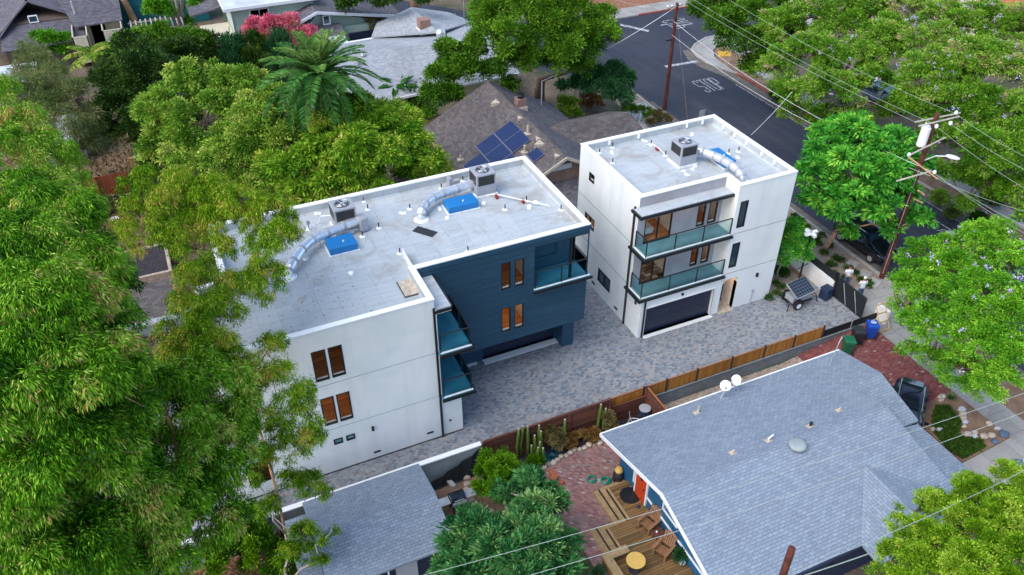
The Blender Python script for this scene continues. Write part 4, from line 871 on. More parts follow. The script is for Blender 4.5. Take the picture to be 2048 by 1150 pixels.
MB().lathe((25.3, 72.1, 4.25), [(.2, 0), (.15, .3), (.42, .45), (.48, .75), (.35, 1.0), (.05, 1.1)], 12).build('turbine_vent', 'galv', D, smooth=True)
for x, y in ((16.6, 70.2), (17.5, 71.3)): MB().lathe((x, y, 4.0), [(.1, 0), (.1, .3), (.25, .35), (.2, .6), (.05, .65)], 10).build('turbine_vent', 'galv', D)
# ---- mint green two storey house
E_ = thing('two_storey_house', 'mint green two storey house with white trims and dark gabled lower roof', 'house', (12, 88, 0))
MB().box(8.2, 86.0, 0, 16.5, 93.5, 5.45).build('wall', 'mint', E_)
house_slab(E_, [(7.6, 85.3, 5.55), (17.2, 85.3, 5.55), (17.2, 94.2, 5.9), (7.6, 94.2, 5.9)], 'flatroof', .12)
strip(E_, (7.6, 85.27, 5.57), (17.2, 85.27, 5.57), 'white', .12, .3); strip(E_, (7.57, 85.3, 5.57), (7.57, 94, 5.9), 'white', .12, .3)
window(E_, planeT('y', 85.95), 10.0, 12.0, 3.9, 5.0, 1, .14, pane='winglass', fm='white', sill=False)
window(E_, planeT('x', 8.15), 88.0, 90.6, 3.6, 5.0, 2, .14, pane='winglass', fm='white', sill=False)
MB().tube([(8.25, 85.92, 5.3), (8.25, 85.92, .1)], .08, 6).build('downspout', 'white', E_)
MB().box(5.3, 85.2, 2.7, 8.15, 89.3, 2.95).box(5.3, 85.2, 0, 5.5, 89.3, 2.7).build('roof_terrace', 'cream', E_)
house_slab(E_, [(4.6, 89.4, 4.0), (8.1, 89.4, 4.6), (8.1, 93.5, 4.6), (4.6, 93.5, 4.0)], 'sh_dark')
house_slab(E_, [(7.8, 83.0, 2.6), (16.6, 90.5, 5.2), (16.6, 84.5, 4.3), (13.5, 81.8, 2.8)], 'sh_dark')
house_slab(E_, [(10.3, 82.9, 2.5), (16.2, 83.2, 4.75), (16.2, 92.0, 4.75), (10.3, 92.0, 2.5)], 'sh_dark')
house_slab(E_, [(16.2, 83.2, 4.75), (25.5, 84.6, 2.6), (25.5, 92.0, 2.6), (16.2, 92.0, 4.75)], 'sh_dark')
wl = MB().box(11.3, 84.0, 0, 24.5, 91.0, 2.5); wl.face([(11.5, 83.95, 2.5), (22.6, 84.9, 2.5), (16.2, 84.0, 4.5)]); wl.build('wall', 'mint', E_)
strip(E_, (10.3, 82.85, 2.55), (16.2, 83.15, 4.8), 'white', .1, .28); strip(E_, (16.2, 83.15, 4.8), (25.5, 84.55, 2.65), 'white', .1, .28)
house_slab(E_, [(12.2, 83.9, 3.1), (18.6, 83.9, 3.1), (18.6, 81.6, 2.3), (12.2, 81.6, 2.3)], 'sh_dark', .12, 'porch_roof')
for x in (14.9, 16.8): window(E_, planeT('y', 83.8), x, x+.8, 3.1, 4.1, 0, .12, pane='winglass', fm='white', sill=False)
MB().box(15.2, 81.9, 2.75, 16.2, 82.8, 2.95).build('skylight', 'hvac', E_)
house_slab(E_, [(16.7, 82.3, 2.5), (18.4, 82.3, 2.5), (18.4, 79.8, 2.2), (16.7, 79.8, 2.2)], 'flatroof', .08, 'awning')
MB().box(19.2, 83.1, 0, 22.8, 83.3, 2.1).build('lower_wall', 'navy', E_)
# ---- brown shingle house, top left corner of the view
F_ = thing('shingled_house', 'brown shingle house with dark roof and pale boarded balconies at the far left', 'house', (-6, 96, 0))
house_slab(F_, [(-14.5, 91.5, 2.2), (-10.5, 98.5, 4.8), (-10.5, 106, 4.8), (-16.5, 104, 2.2)], 'sh_dark')
house_slab(F_, [(-13.6, 94.2, 2.9), (-10.2, 98.2, 4.9), (-4.6, 95.2, 3.1), (-4.6, 97, 3.2), (-9.5, 104, 4.9), (-14, 104, 3)], 'sh_dark')
house_slab(F_, [(-6.3, 93.5, 3.2), (-1.8, 93.7, 3.2), (-1.6, 99.5, 4.4), (-7.6, 99.5, 4.4)], 'sh_dark')
house_slab(F_, [(-13.2, 91.4, 2.4), (-5.6, 92.0, 2.4), (-5.6, 96.6, 3.2), (-13.2, 96.6, 3.2)], 'sh_dark', .12, 'porch_roof')
MB().box(-13, 92.3, 0, -5.8, 104, 2.4).box(-12.9, 96.4, 2.3, -4.7, 104, 3.3).build('wall', 'brownwall', F_)
MB().box(-6.2, 94.6, 0, -2.0, 104, 3.15).build('side_wall', 'cream', F_)
window(F_, planeT('y', 96.3), -10.5, -9.6, 3.25, 4.0, 0, .1, pane='winglass', fm='white', sill=False)
window(F_, planeT('y', 94.55), -5.0, -3.6, .3, 2.9, 0, .08, pane='glassdark', fm='black', sill=False)
for (x0, x1, y0, z0) in ((-6.7, -5.3, 90.6, .3), (-3.9, -2.0, 91.4, 1.5)):
    b_ = MB().box(x0, y0, z0, x1, y0+.12, 3.1).box(x0, y0, z0, x1, 94.6, z0+.12).box(x0, y0, z0, x0+.1, 94.6, 3.1).box(x1-.1, y0, z0, x1, 94.6, 3.1).build('balcony', 'cream', F_)
MB().tube([(-6.1, 96.0, 3.4), (-6.1, 96.0, 5.0)], .1, 8).build('flue', 'galv', F_)
# ---- teal house
H_ = thing('two_storey_house', 'deep teal house behind the bare pale tree', 'house', (4, 104, 0))
MB().box(-2.0, 99.5, 0, 7.2, 108, 6.5).build('wall', 'tealwall', H_)
window(H_, planeT('y', 99.45), 5.2, 6.0, 3.4, 4.8, 0, .12, pane='winglass', fm='white', sill=False)
MB().box(-1.2, 99.2, 0, -.95, 99.45, 6).build('corner_board', 'white', H_)
P_ = thing('pergola', 'weathered slatted pergola in front of the teal house', 'pergola', (2.2, 93, 0))
for k in range(11): MB().box(-1.2+k*.5, 91.3, 2.4, -1.05+k*.5, 95.2, 2.52).build('slat', 'bark_white', P_)
for y in (91.6, 94.8): MB().box(-1.4, y, 2.25, 4.4, y+.15, 2.4).build('beam', 'bark_white', P_)
for x in (-1.2, 4.1):
    for y in (91.7, 94.9): MB().box(x-.07, y-.07, 0, x+.07, y+.07, 2.25).build('post', 'bark_white', P_)
P2 = thing('pergola', 'white slatted pergola beside the mint house terrace', 'pergola', (4.6, 83, 0))
for k in range(9): MB().box(2.2+k*.5, 80.6+.0*k, 2.4, 2.36+k*.5, 84.8, 2.5).build('slat', 'white', P2)
for y in (81.0, 84.2): MB().box(2.0, y, 2.25, 6.6, y+.15, 2.4).build('beam', 'white', P2)
# ---- small dark roof, garden wall bits and sheds on the left
J_ = thing('small_shed', 'small low building with worn brown shingle roof behind the gum tree', 'shed', (-3.2, 46, 0))
house_slab(J_, [(-6.5, 47.3, 1.6), (-1.0, 47.3, 1.6), (-1.0, 43.8, 1.2), (-6.5, 43.8, 1.2)], 'sh_brown'); MB().box(-6.2, 44, 0, -1.2, 47, 1.1).build('wall', 'hvac', J_)
strip(J_, (-6.5, 43.7, 1.25), (-1.0, 43.7, 1.25), 'hvac', .5, .1)
t = thing('planter_box', 'raised timber planter filled with dark soil behind the small shed', 'planter', (-4.3, 51.5, 0)); MB().box(-5.6, 49.3, 0, -2.3, 49.5, .8).box(-5.6, 49.5, 0, -5.4, 53, .8).box(-2.5, 49.5, 0, -2.3, 53, .8).box(-5.4, 52.8, 0, -2.5, 53, .8).build('frame', 'stone', t); MB().box(-5.39, 49.51, 0, -2.51, 52.79, .72).build('soil', 'darksoil', t)
def birdbath(x, y, s, label):
    t = thing('bird_bath', label, 'bird bath', (x, y, 0)); MB().lathe((x, y, 0), [(.22*s, 0), (.1*s, .1), (.08*s, .65*s), (.14*s, .7*s)], 12).build('pedestal', 'hvac', t); MB().lathe((x, y, .7*s), [(.12*s, 0), (.5*s, .1*s), (.52*s, .15*s), (.4*s, .11*s), (.05, .08*s)], 18).build('basin', 'white', t)
birdbath(-5.4, 58.2, .6, 'pale bird bath on dry soil near the dark planter'); birdbath(-3.0, 67.2, .8, 'pale bird bath under the dark tree beyond the orange fence')
t = thing('wooden_fence', 'tall red brown plank fence panel in the dry back yard', 'fence', (-5.4, 63, 0)); MB().box(-9, 62.4, 0, -3.9, 62.5, 1.9).build('panel', 'redpanel', t); MB().box(-3.95, 58.9, 0, -3.85, 62.5, 1.5).build('panel', 'redwood', t)
for x in (-8, -6.2, -4.0): MB().box(x-.06, 62.28, 0, x+.06, 62.39, 2.0).build('post', 'cedar', t)
t = thing('garden_wall', 'low tan wall beneath the red brown fence', 'wall', (-6, 61, 0)); MB().box(-9, 60.6, 0, -3.9, 60.9, .9).build('wall', 'stone', t)
t = thing('wooden_fence', 'pale timber fence running behind the gum tree crown', 'fence', (-1, 65, 0)); MB().box(-3.7, 65.6, 0, 2, 65.7, 1.3).build('panel', 'lumber', t); MB().box(-3.7, 65.55, 1.3, 2, 65.75, 1.38).build('rail', 'lumber', t)
t = thing('small_shed', 'low shed with blue grey sheet roof under the grey green tree', 'shed', (-8.5, 72, 0)); MB().box(-11, 69.5, 0, -6.8, 73.5, 1.8).build('wall', 'block', t); house_slab(t, [(-11.4, 69.2, 1.85), (-6.4, 69.2, 1.85), (-6.4, 74, 2.3), (-11.4, 74, 2.3)], 'flatroof', .08)
t = thing('small_shed', 'white tent like roof at the far left edge', 'shed', (-12, 86, 0)); MB().box(-14, 85, 0, -10.5, 88, 1.6).build('wall', 'block', t); house_slab(t, [(-14.5, 84.6, 1.7), (-10.2, 84.6, 1.7), (-10.2, 88.4, 2.1), (-14.5, 88.4, 2.1)], 'flatroof', .08)
# house glimpsed across the street
K_ = thing('gabled_house', 'house with dusty pink tiled roof at the far right corner beyond the jacarandas', 'house', (86, 58, 0))
house_slab(K_, [(80, 52, 2.8), (100, 52, 2.8), (100, 60, 5.2), (80, 60, 5.2)], 'terracotta'); MB().box(81, 53, 0, 99, 66, 2.8).build('wall', 'cream', K_)
K2 = thing('gabled_house', 'beige walled house beyond the far pavement at the top', 'house', (56, 92, 0))
MB().box(46, 89.5, 0, 66, 98, 2.8).build('wall', 'tan', K2); house_slab(K2, [(45, 88.8, 2.9), (67, 88.8, 2.9), (67, 98, 4.8), (45, 98, 4.8)], 'sh_dark')

# ================================================================ WALLS AND FENCES
t = thing('retaining_wall', 'low grey rendered wall with white top between paved strip and soil yard', 'wall', (1.5, 26.95, -.95)); MB().box(-8, 26.86, -.98, 10.45, 27.06, .78).build('wall', 'render_grey', t); MB().box(-8, 26.82, .78, 10.45, 27.1, .85).build('coping', 'cap', t)
t = thing('retaining_wall', 'long grey concrete block wall under the orange picket fence', 'wall', (28, 26.95, -.95)); MB().box(10.5, 26.9, -.98, 37.9, 27.08, -.1).build('wall', 'block', t); MB().box(10.5, 26.87, -.1, 37.9, 27.11, -.04).build('coping', 'block', t)
t = thing('board_fence', 'dark red brown fence of horizontal boards behind the cacti', 'fence', (14, 26.8, -.95)); MB().box(10.5, 26.77, -.97, 18.0, 26.85, 1.02).build('boards', 'redwood', t); MB().box(10.5, 26.75, 1.02, 18.0, 26.87, 1.06).build('top_rail', 'redwood', t)
MB().box(18.0, 26.77, -.97, 20.3, 26.84, .35).build('low_boards', 'redwood', t)
for x in (10.45, 13, 15.5, 18.0): MB().box(x-.05, 26.68, -.97, x+.05, 26.765, 1.0).build('post', 'redwood', t)
t = thing('slatted_gate_fence', 'dark red slatted fence turning toward the pale roofed house', 'fence', (20.3, 25.8, -.95))
for k in range(10): MB().box(20.3, 24.6, -.9+k*.19, 20.34, 26.8, -.76+k*.19).build('slat', 'redwood', t)
for y in (26.78, 24.6): MB().box(20.26, y-.07, -.95, 20.4, y+.07, 1.1).build('post', 'redwood', t)
MB().box(20.28, 24.5, 1.0, 20.38, 26.86, 1.04).build('top_rail', 'cedar', t)
t = thing('picket_fence', 'bright orange cedar picket fence in bays along the paved court', 'fence', (25.5, 27, -.04))
px_ = [18.05, 20.25, 21.75, 23.8, 26.2, 28.55, 30.75, 32.95]
for a, b in zip(px_, px_[1:]):
    MB().box(a+.06, 26.96, -.03, b-.06, 26.985, .80).build('picket_panel', 'picket', t); MB().box(a+.06, 26.94, .8, b-.06, 27.02, .86).build('top_rail', 'cedar', t)
for a in px_: MB().box(a-.05, 26.93, -.04, a+.05, 27.03, .92).build('post', 'charcoal', t)
t = thing('mesh_fence', 'low fence with black screening on the block wall beside the bins', 'fence', (35.3, 27, 0)); MB().box(33.05, 26.97, -.03, 37.6, 26.99, .5).build('screen', 'tarp', t)
for x in (35.2, 37.6): MB().tube([(x, 26.94, -.03), (x, 26.94, .6)], .03, 6).build('post', 'galv', t)
t = thing('garden_wall', 'white rendered front wall topped with black screening', 'wall', (36.3, 34, 0)); MB().box(36.2, 29.95, 0, 36.42, 46, 1.2).build('wall', 'trim', t); MB().box(36.29, 29.95, 1.2, 36.33, 46, 1.75).build('screen', 'tarp', t)
for y in (30, 32.3, 34.6, 37): MB().box(36.26, y-.03, 1.2, 36.36, y+.03, 1.8).build('post', 'black', t)
t = thing('driveway_gate', 'black screened sliding gate closing the paved court', 'gate', (36.4, 28.7, 0)); MB().box(36.38, 27.35, .06, 36.4, 29.85, 1.55).build('screen', 'tarp', t)
MB().tube([(36.39, 27.35, .06), (36.39, 29.85, .06), (36.39, 29.85, 1.6), (36.39, 27.35, 1.6), (36.39, 27.35, .06)], .03, 6).build('frame', 'black', t)
for a, b in ((29.3, 28.7), (28.35, 27.75)): MB().tube([(36.34, a, 1.5), (36.34, b, .12)], .016, 6).build('brace', 'galv', t)
MB().box(36.3, 29.86, 0, 36.45, 30.0, 1.85).build('gate_post', 'black', t)
t = MB().box(37.3, 26.3, 0, 37.5, 27.2, 1.0); o = t.build('gate_pillar', 'trim'); tag(o, 'short white wall end beside the fence corner under the jacaranda', 'wall')
t = thing('black_tarpaulin', 'dark shade cloth sagging along the low white topped wall', 'shade cloth', (9, 26.7, -.95)); m = MB()
for k in range(14):
    a, b = 6.9+k*.27, 6.9+(k+1)*.27; h0, h1 = -.9+1.75*(k/14)**1.15, -.9+1.75*((k+1)/14)**1.15
    m.face([(a, 26.55+.06*(k % 2), -.94), (b, 26.55+.06*((k+1) % 2), -.94), (b, 26.80-.05*((k+1) % 3), h1), (a, 26.80-.05*(k % 3), h0)]); m.face([(a, 26.4+.04*(k % 2), -.95), (b, 26.4+.04*((k+1) % 2), -.95), (b, 26.55+.06*((k+1) % 2), -.93), (a, 26.55+.06*(k % 2), -.93)])
m.build('cloth', 'tarp', t)

# ================================================================ YARD, DECK
dk = thing('wooden_deck', 'stepped brown timber deck along the blue house wall', 'deck', (15.6, 18.5, -.95))
MB().box(15.5, 20.5, -.62, 16.73, 22.62, -.45).box(14.3, 14, -.62, 16.73, 20.5, -.45).box(13.2, 14, -.62, 14.3, 19.0, -.45).build('boards', 'deck', dk)
s_ = MB(); s_.box(14.93, 20.55, -.95, 15.22, 22.95, -.78); s_.box(15.22, 20.55, -.95, 15.48, 22.8, -.62); s_.box(15.22, 22.64, -.95, 16.73, 22.95, -.7)
s_.build('step', 'decktrim', dk)
s_ = MB(); s_.box(13.65, 19.1, -.95, 13.97, 20.95, -.78); s_.box(13.97, 19.1, -.95, 14.28, 20.8, -.62); s_.box(14.3, 20.52, -.95, 15.2, 20.82, -.62); s_.build('step', 'decktrim', dk)
MB().box(15.47, 20.55, -.77, 15.495, 22.6, -.46).box(15.19, 20.6, -.94, 15.215, 22.9, -.63).box(14.27, 19.1, -.77, 14.295, 20.5, -.46).box(13.94, 19.15, -.94, 13.965, 20.9, -.63).build('riser', 'black', dk)
MB().box(15.5, 20.5, -.449, 15.62, 22.62, -.44).box(14.3, 19.0, -.449, 14.42, 20.5, -.44).build('edge_board', 'decktrim', dk)
b_ = thing('deck_bench', 'corner bench of weathered timber around the yellow topped table', 'bench', (13.4, 18, -.45))
MB().box(13.15, 14, 0.0, 13.55, 19.05, .08).box(13.55, 18.65, 0, 14.45, 19.05, .08).build('seat', 'decktrim', b_); MB().box(13.2, 14, -.45, 13.28, 19.0, 0).box(13.28, 18.92, -.45, 14.4, 19.0, 0).build('bench_side', 'deck', b_)
def adirondack(label):
    t = thing('adirondack_chair', label, 'garden chair', (0, 0, 0), 'adirondack chairs on the deck')
    st = MB()
    for k in range(5): st.cbox((0, -.27+k*.11, .36-.02*k), (.27, .048, .012), 0, -.18)
    st.build('seat', 'chairwood', t)
    bk = MB()
    for k in range(6):
        x = -.235+k*.094; h = .36+.06*(1-abs(k-2.5)/2.5); bk.cbox((x*1.12, .34+.11, .30+h), (.040, .010, h), 0, -.32, x*.28)
    bk.build('backrest', 'chairwood', t)
    for s in (-1, 1):
        MB().box(s*.31-.04, -.36, 0, s*.31+.04, -.28, .55).build('leg', 'chairwood', t); MB().cbox((s*.29, .18, .2), (.015, .45, .05), 0, -.35).build('leg', 'chairwood', t)
        MB().cbox((s*.34, 0, .57), (.075, .42, .012)).build('armrest', 'chairwood', t)
    return t
ad = adirondack('wooden adirondack chair nearer the red door'); ad.location = (16.15, 19.75, -.445); ad.rotation_euler.z = R(-72)
copy_tree(ad, (16.0, 18.2, -.445), R(-66), 'wooden adirondack chair nearer the round yellow table')
t = thing('side_table', 'small square wooden table between the two deck chairs', 'side table', (16.2, 19.0, -.445)); MB().box(15.95, 18.78, -.02, 16.45, 19.22, .02).build('top', 'bark_red', t)
for x in (16.0, 16.4):
    for y in (18.83, 19.17): MB().box(x-.025, y-.025, -.445, x+.025, y+.025, -.02).build('leg', 'chairwood', t)
t = MB().lathe((16.15, 19.05, .02), [(.04, 0), (.05, .08), (.04, .09)], 8).build('cup', 'white'); tag(t, 'small white cup on the side table', 'cup')
t = thing('round_table', 'round table with yellow varnished top on the deck', 'table', (14.35, 18.0, -.445)); MB().lathe((14.35, 18.0, .26), [(.44, 0), (.45, .02), (.44, .045)], 32).build('top', 'yellow_top', t); MB().lathe((14.35, 18.0, -.445), [(.28, 0), (.25, .05), (.16, .3), (.2, .7)], 14).build('pedestal', 'charcoal', t)
t = MB().lathe((16.35, 21.75, -.447), [(.52, 0), (.52, .015)], 32).build('door_mat', 'black'); tag(t, 'round black mat on the deck at the red door', 'mat')
t = MB().ball((16.5, 17.35, -.27), (.17, .17, .19), 4, 12, .03).build('paper_lantern', 'white', smooth=True); tag(t, 'grey white round lantern standing on the deck by the blue wall', 'lantern')
t = MB().ball((16.35, 20.95, -.38), (.13, .07, .06), 5).build('shoe', 'navy'); tag(t, 'dark blue shoe left on the deck under the window', 'shoe')
t = thing('hose_reel', 'wicker and black hose pot beside the deck corner', 'hose pot', (16.5, 23.2, -.95)); MB().lathe((16.5, 23.15, -.94), [(.24, 0), (.3, .2), (.28, .55), (.2, .75)], 16).build('pot', 'pipe_black', t); MB().lathe((16.5, 23.15, -.19), [(.2, 0), (.22, .1), (.14, .25), (.02, .28)], 16).build('lid', 'yellow_top', t)
hs = MB(); rr = random.Random(3)
for cx, cy in ((15.3, 23.75), (15.9, 23.4), (15.95, 23.35)):
    P = [(cx+(.22+rr.uniform(-.05, .06))*math.cos(a), cy+(.2+rr.uniform(-.05, .05))*math.sin(a), -.92+.012*k/8) for k, a in enumerate([2*math.pi*j/9 for j in range(70)])]
    hs.tube(P, .022, 5)
t = hs.build('garden_hose', 'hose'); tag(t, 'coiled green garden hose lying on the brick patio', 'hose')
def pot(x, y, r_, label, plant=False, z=-.94):
    t = thing('flower_pot', label, 'flower pot', (x, y, z)); MB().lathe((x, y, z), [(r_*.7, 0), (r_, r_*1.2), (r_*1.1, r_*1.3), (r_*.95, r_*1.3), (r_*.8, r_*.9), (.01, r_*.9)], 16).build('pot', 'terracotta', t); return t
pot(13.5, 24.6, .22, 'larger empty terracotta pot by the citrus bush'); pot(13.75, 24.2, .13, 'small empty terracotta pot beside the larger one')
pot(13.55, 25.0, .15, 'terracotta pot nearest the blue agaves'); 
# grill
t = thing('barbecue', 'black lidded gas barbecue with two silver side shelves', 'barbecue', (8.3, 24.9, -.95))
MB().box(7.95, 24.6, -.4, 8.65, 25.2, 0).build('firebox', 'navyplastic', t); m = MB()
for k in range(8):
    a0, a1 = math.pi*k/8, math.pi*(k+1)/8; m.face([(7.93, 24.9-.31*math.cos(a0), .3*math.sin(a0)), (8.67, 24.9-.31*math.cos(a0), .3*math.sin(a0)), (8.67, 24.9-.31*math.cos(a1), .3*math.sin(a1)), (7.93, 24.9-.31*math.cos(a1), .3*math.sin(a1))])
for x in (7.93, 8.67): m.face([(x, 24.9-.31*math.cos(math.pi*k/8), .3*math.sin(math.pi*k/8)) for k in range(9)])
m.build('lid', 'carpaint', t); MB().tube([(8.05, 24.57, .12), (8.55, 24.57, .12)], .018, 6).build('lid_handle', 'galv', t)
for x0, x1 in ((7.35, 7.9), (8.7, 9.25)): MB().box(x0, 24.68, -.06, x1, 25.15, -.02).build('side_shelf', 'galv', t)
MB().box(7.95, 24.5, -.14, 8.65, 24.59, .0).build('control_panel', 'hvac', t)
for x in (7.99, 8.61):
    for y in (24.64, 25.16): MB().box(x-.03, y-.03, -.95, x+.03, y+.03, -.41).build('leg', 'black', t)
t = MB().cbox((8.55, 26.45, -.85), (.12, .3, .1), .25).build('concrete_block', 'kerb'); tag(t, 'loose pale concrete block on soil near the shade cloth', 'concrete block')
t = thing('tree_stump', 'tall cut pale trunk rising out of the glossy green bush', 'tree stump', (10.15, 23.0, -.95)); sp_ = at(1012, 1026, 3.7); MB().tube([(sp_.x+.1, sp_.y+.1, -.95), (sp_.x, sp_.y, 1.0), (sp_.x, sp_.y, 3.7)], [.2, .17, .16], 12).build('trunk', 'bark_white', t); MB().lathe((sp_.x, sp_.y, 3.701), [(.15, 0), (.15, .01)], 12).build('cut_face', 'lumber', t)
# stones
def stones(name, label, cat, pts, m, r_, seed, group, label_each=None):
    rr = random.Random(seed)
    for k, (x, y) in enumerate(pts):
        z = gz(x, y); a = r_*rr.uniform(.75, 1.25); mm = m[k % len(m)] if isinstance(m, list) else m
        o = MB().ball((x, y, z+a*.35), (a, a*rr.uniform(.7, 1), a*.6), seed+k, 9, .18).build(name, mm, smooth=True); tag(o, label, cat, group)
stones('edging_stone', 'flat tan stone edging the cactus bed beside the brick patio', 'stone', [(13.4+k*.29, 25.5+.35*min(1, k/6)+.06*math.sin(k*2)) for k in range(15)], ['paletile', 'stone'], .17, 10, 'edging stones of the cactus bed')
stones('edging_stone', 'flat tan stone in the curved row beside the barbecue', 'stone', [(9.45, 26.5), (9.3, 26.15), (9.15, 25.8), (9.1, 25.45), (9.1, 25.1), (9.15, 24.8), (9.3, 24.5), (9.5, 24.25), (9.75, 24.1)], ['stone', 'paletile'], .2, 50, 'edging stones beside the barbecue')
stones('garden_boulder', 'rounded pale boulder edging the front garden bed', 'boulder', [(35.66, 20.2), (35.5, 20.05), (35.85, 19.0), (35.7, 18.75), (35.5, 18.55), (35.35, 18.3), (35.1, 18.1), (33.6, 18.75), (33.85, 18.55), (34.7, 17.75), (34.8, 17.6), (35.0, 17.35), (35.25, 17.5), (35.4, 17.1), (36.4, 17.15), (36.3, 17.6), (35.75, 16.95), (35.9, 14.9)], ['paletile', 'stone', 'palegravel'], .21, 70, 'pale boulders in the front garden')
stones('blue_boulder', 'blue grey boulder at the street corner of the garden bed', 'boulder', [(35.6, 16.6), (36.35, 16.7)], 'bluestone', .26, 90, 'blue grey boulders at the bed corner')
stones('blue_boulder', 'blue grey boulder across the concrete walk from the bed', 'boulder', [(35.4, 15.0)], 'bluestone', .26, 93, None)
# bicycle & barrel
t = thing('bicycle', 'white framed bicycle leaning in the fenced corner', 'bicycle', (19.2, 25.9, -.95))
for k, (wx, wy) in enumerate(((18.75, 26.1), (19.7, 25.7))):
    d = Vector((.92, -.4, 0)); c = Vector((wx, wy, -.61))
    P = [tuple(c+d*.33*math.cos(a)+Vector((0, 0, .33*math.sin(a)))) for a in [2*math.pi*j/22 for j in range(23)]]
    wo = MB().tube(P, .02, 6).build('wheel', 'tyre', t); sp = MB()
    for j in range(8): a = 2*math.pi*j/8; sp.tube([tuple(c), tuple(c+d*.32*math.cos(a)+Vector((0, 0, .32*math.sin(a))))], .004, 4)
    sp.build('spokes', 'galv', wo)
q = lambda s, h: tuple(Vector((18.75, 26.1, -.95)).lerp(Vector((19.7, 25.7, -.95)), s)+Vector((0, 0, h)))
MB().tube([q(0, .34), q(.15, .85), q(.62, .8), q(.5, .3), q(.15, .78)], .022, 6).tube([q(.62, .8), q(1, .34), q(.5, .3)], .018, 6).build('frame', 'white', t)
MB().tube([q(.66, .84), q(.6, .98)], .02, 6).cbox(q(.6, 1.0), (.13, .06, .03), -.4).build('saddle', 'pipe_black', t); MB().tube([q(.15, .85), q(.12, 1.05)], .015, 6).tube([(18.72, 25.8, .1), (19.0, 26.35, .1)], .014, 6).build('handlebar', 'galv', t)
t = thing('barrel', 'dark lidded barrel in the fence corner behind the bicycle', 'barrel', (20.0, 26.3, -.95)); MB().lathe((19.95, 26.25, -.95), [(.3, 0), (.34, .3), (.34, .7), (.3, .95)], 18).build('drum', 'navyplastic', t); MB().lathe((19.95, 26.25, .0), [(.33, 0), (.33, .05), (.1, .07)], 18).build('lid', 'hvac', t)
for k, (a, b, m_) in enumerate((((21.2, 24.9), (24.3, 25.2), 'galv'), ((25.8, 24.8), (28.6, 25.2), 'galv'), ((21.5, 25.4), (25.0, 25.7), 'hvac'))):
    o = MB().tube([(*a, -.85), (*b, -.8)], .06, 6).build('metal_pipe', m_); tag(o, ('pale pipe lying against the house side nearest the slatted fence', 'pale pipe lying in the side passage near the antenna', 'grey pipe lying along the block wall below the satellite dishes')[k], 'pipe')
# cacti
def cactus(x, y, stems, label):
    t = thing('column_cactus', label, 'cactus', (x, y, -.95)); rr = random.Random(int(x*100))
    for (dx, dy, h) in stems:
        lean = rr.uniform(-.08, .08); r_ = .085
        P = [(x+dx, y+dy, -.95), (x+dx*1.25, y+dy*1.1, -.95+h*.4), (x+dx*1.2+lean, y+dy, -.95+h*.8), (x+dx*1.2+lean*1.3, y+dy, -.95+h)]
        o = MB().tube(P, [r_*.75, r_, r_, r_*.55], 10).build('stem', 'cactus', t, smooth=True)
        MB().lathe((P[-1][0], P[-1][1], P[-1][2]-.02), [(.045, 0), (.05, .04), (.01, .08)], 8).build('woolly_tip', 'paletile', o)
cactus(12.9, 26.3, [(-.45, .3, 2.3), (-.25, .35, 2.35), (0, .1, 2.5), (.05, -.25, 1.4), (.25, -.1, 1.9), (.38, -.3, 1.5), (.5, .1, 2.3), (.55, -.05, 2.0), (.2, -.45, 1.3), (.45, -.5, 1.2)], 'tall many stemmed column cactus nearest the citrus bush')
cactus(15.0, 26.3, [(0, 0, 2.2), (-.1, -.05, .8)], 'lone tall slender column cactus in the middle of the bed')
cactus(17.15, 26.4, [(-.05, 0, 2.3), (.2, -.05, 1.9), (.28, .1, 1.2)], 'pair of pointed column cacti near the low boards')
def agave(x, y, r_, m, label, name='agave', z=None, n=34):
    z = gz(x, y)+.02 if z is None else z; rr = random.Random(int(x*77+y*13)); mb = MB()
    for k in range(n):
        a = k*2.4; el = R(20+60*(k/n)); L_ = r_*(1-.3*k/n); d = Vector((math.cos(a)*math.cos(el), math.sin(a)*math.cos(el), math.sin(el))); s = Vector((-math.sin(a), math.cos(a), 0))*r_*.11; b = Vector((x, y, z))
        mid = b+d*L_*.5; tip = b+d*L_-Vector((0, 0, .04))
        mb.face([tuple(b-s*.6), tuple(mid-s), tuple(tip), tuple(mid+s), tuple(b+s*.6)])
    o = mb.build(name, m); tag(o, label, 'plant'); return o
agave(13.55, 25.75, .42, 'agave', 'blue agave rosette nearest the cactus clump'); agave(14.05, 25.9, .40, 'agave', 'blue agave rosette next to the stone edging'); agave(13.75, 26.2, .38, 'agave', 'blue agave rosette behind the other two'); agave(14.4, 26.25, .38, 'agave', 'blue agave rosette nearest the lone cactus')
agave(36.0, 19.9, .45, 'cactus', 'green rosette plant in the front garden bed by the pavement', 'succulent')

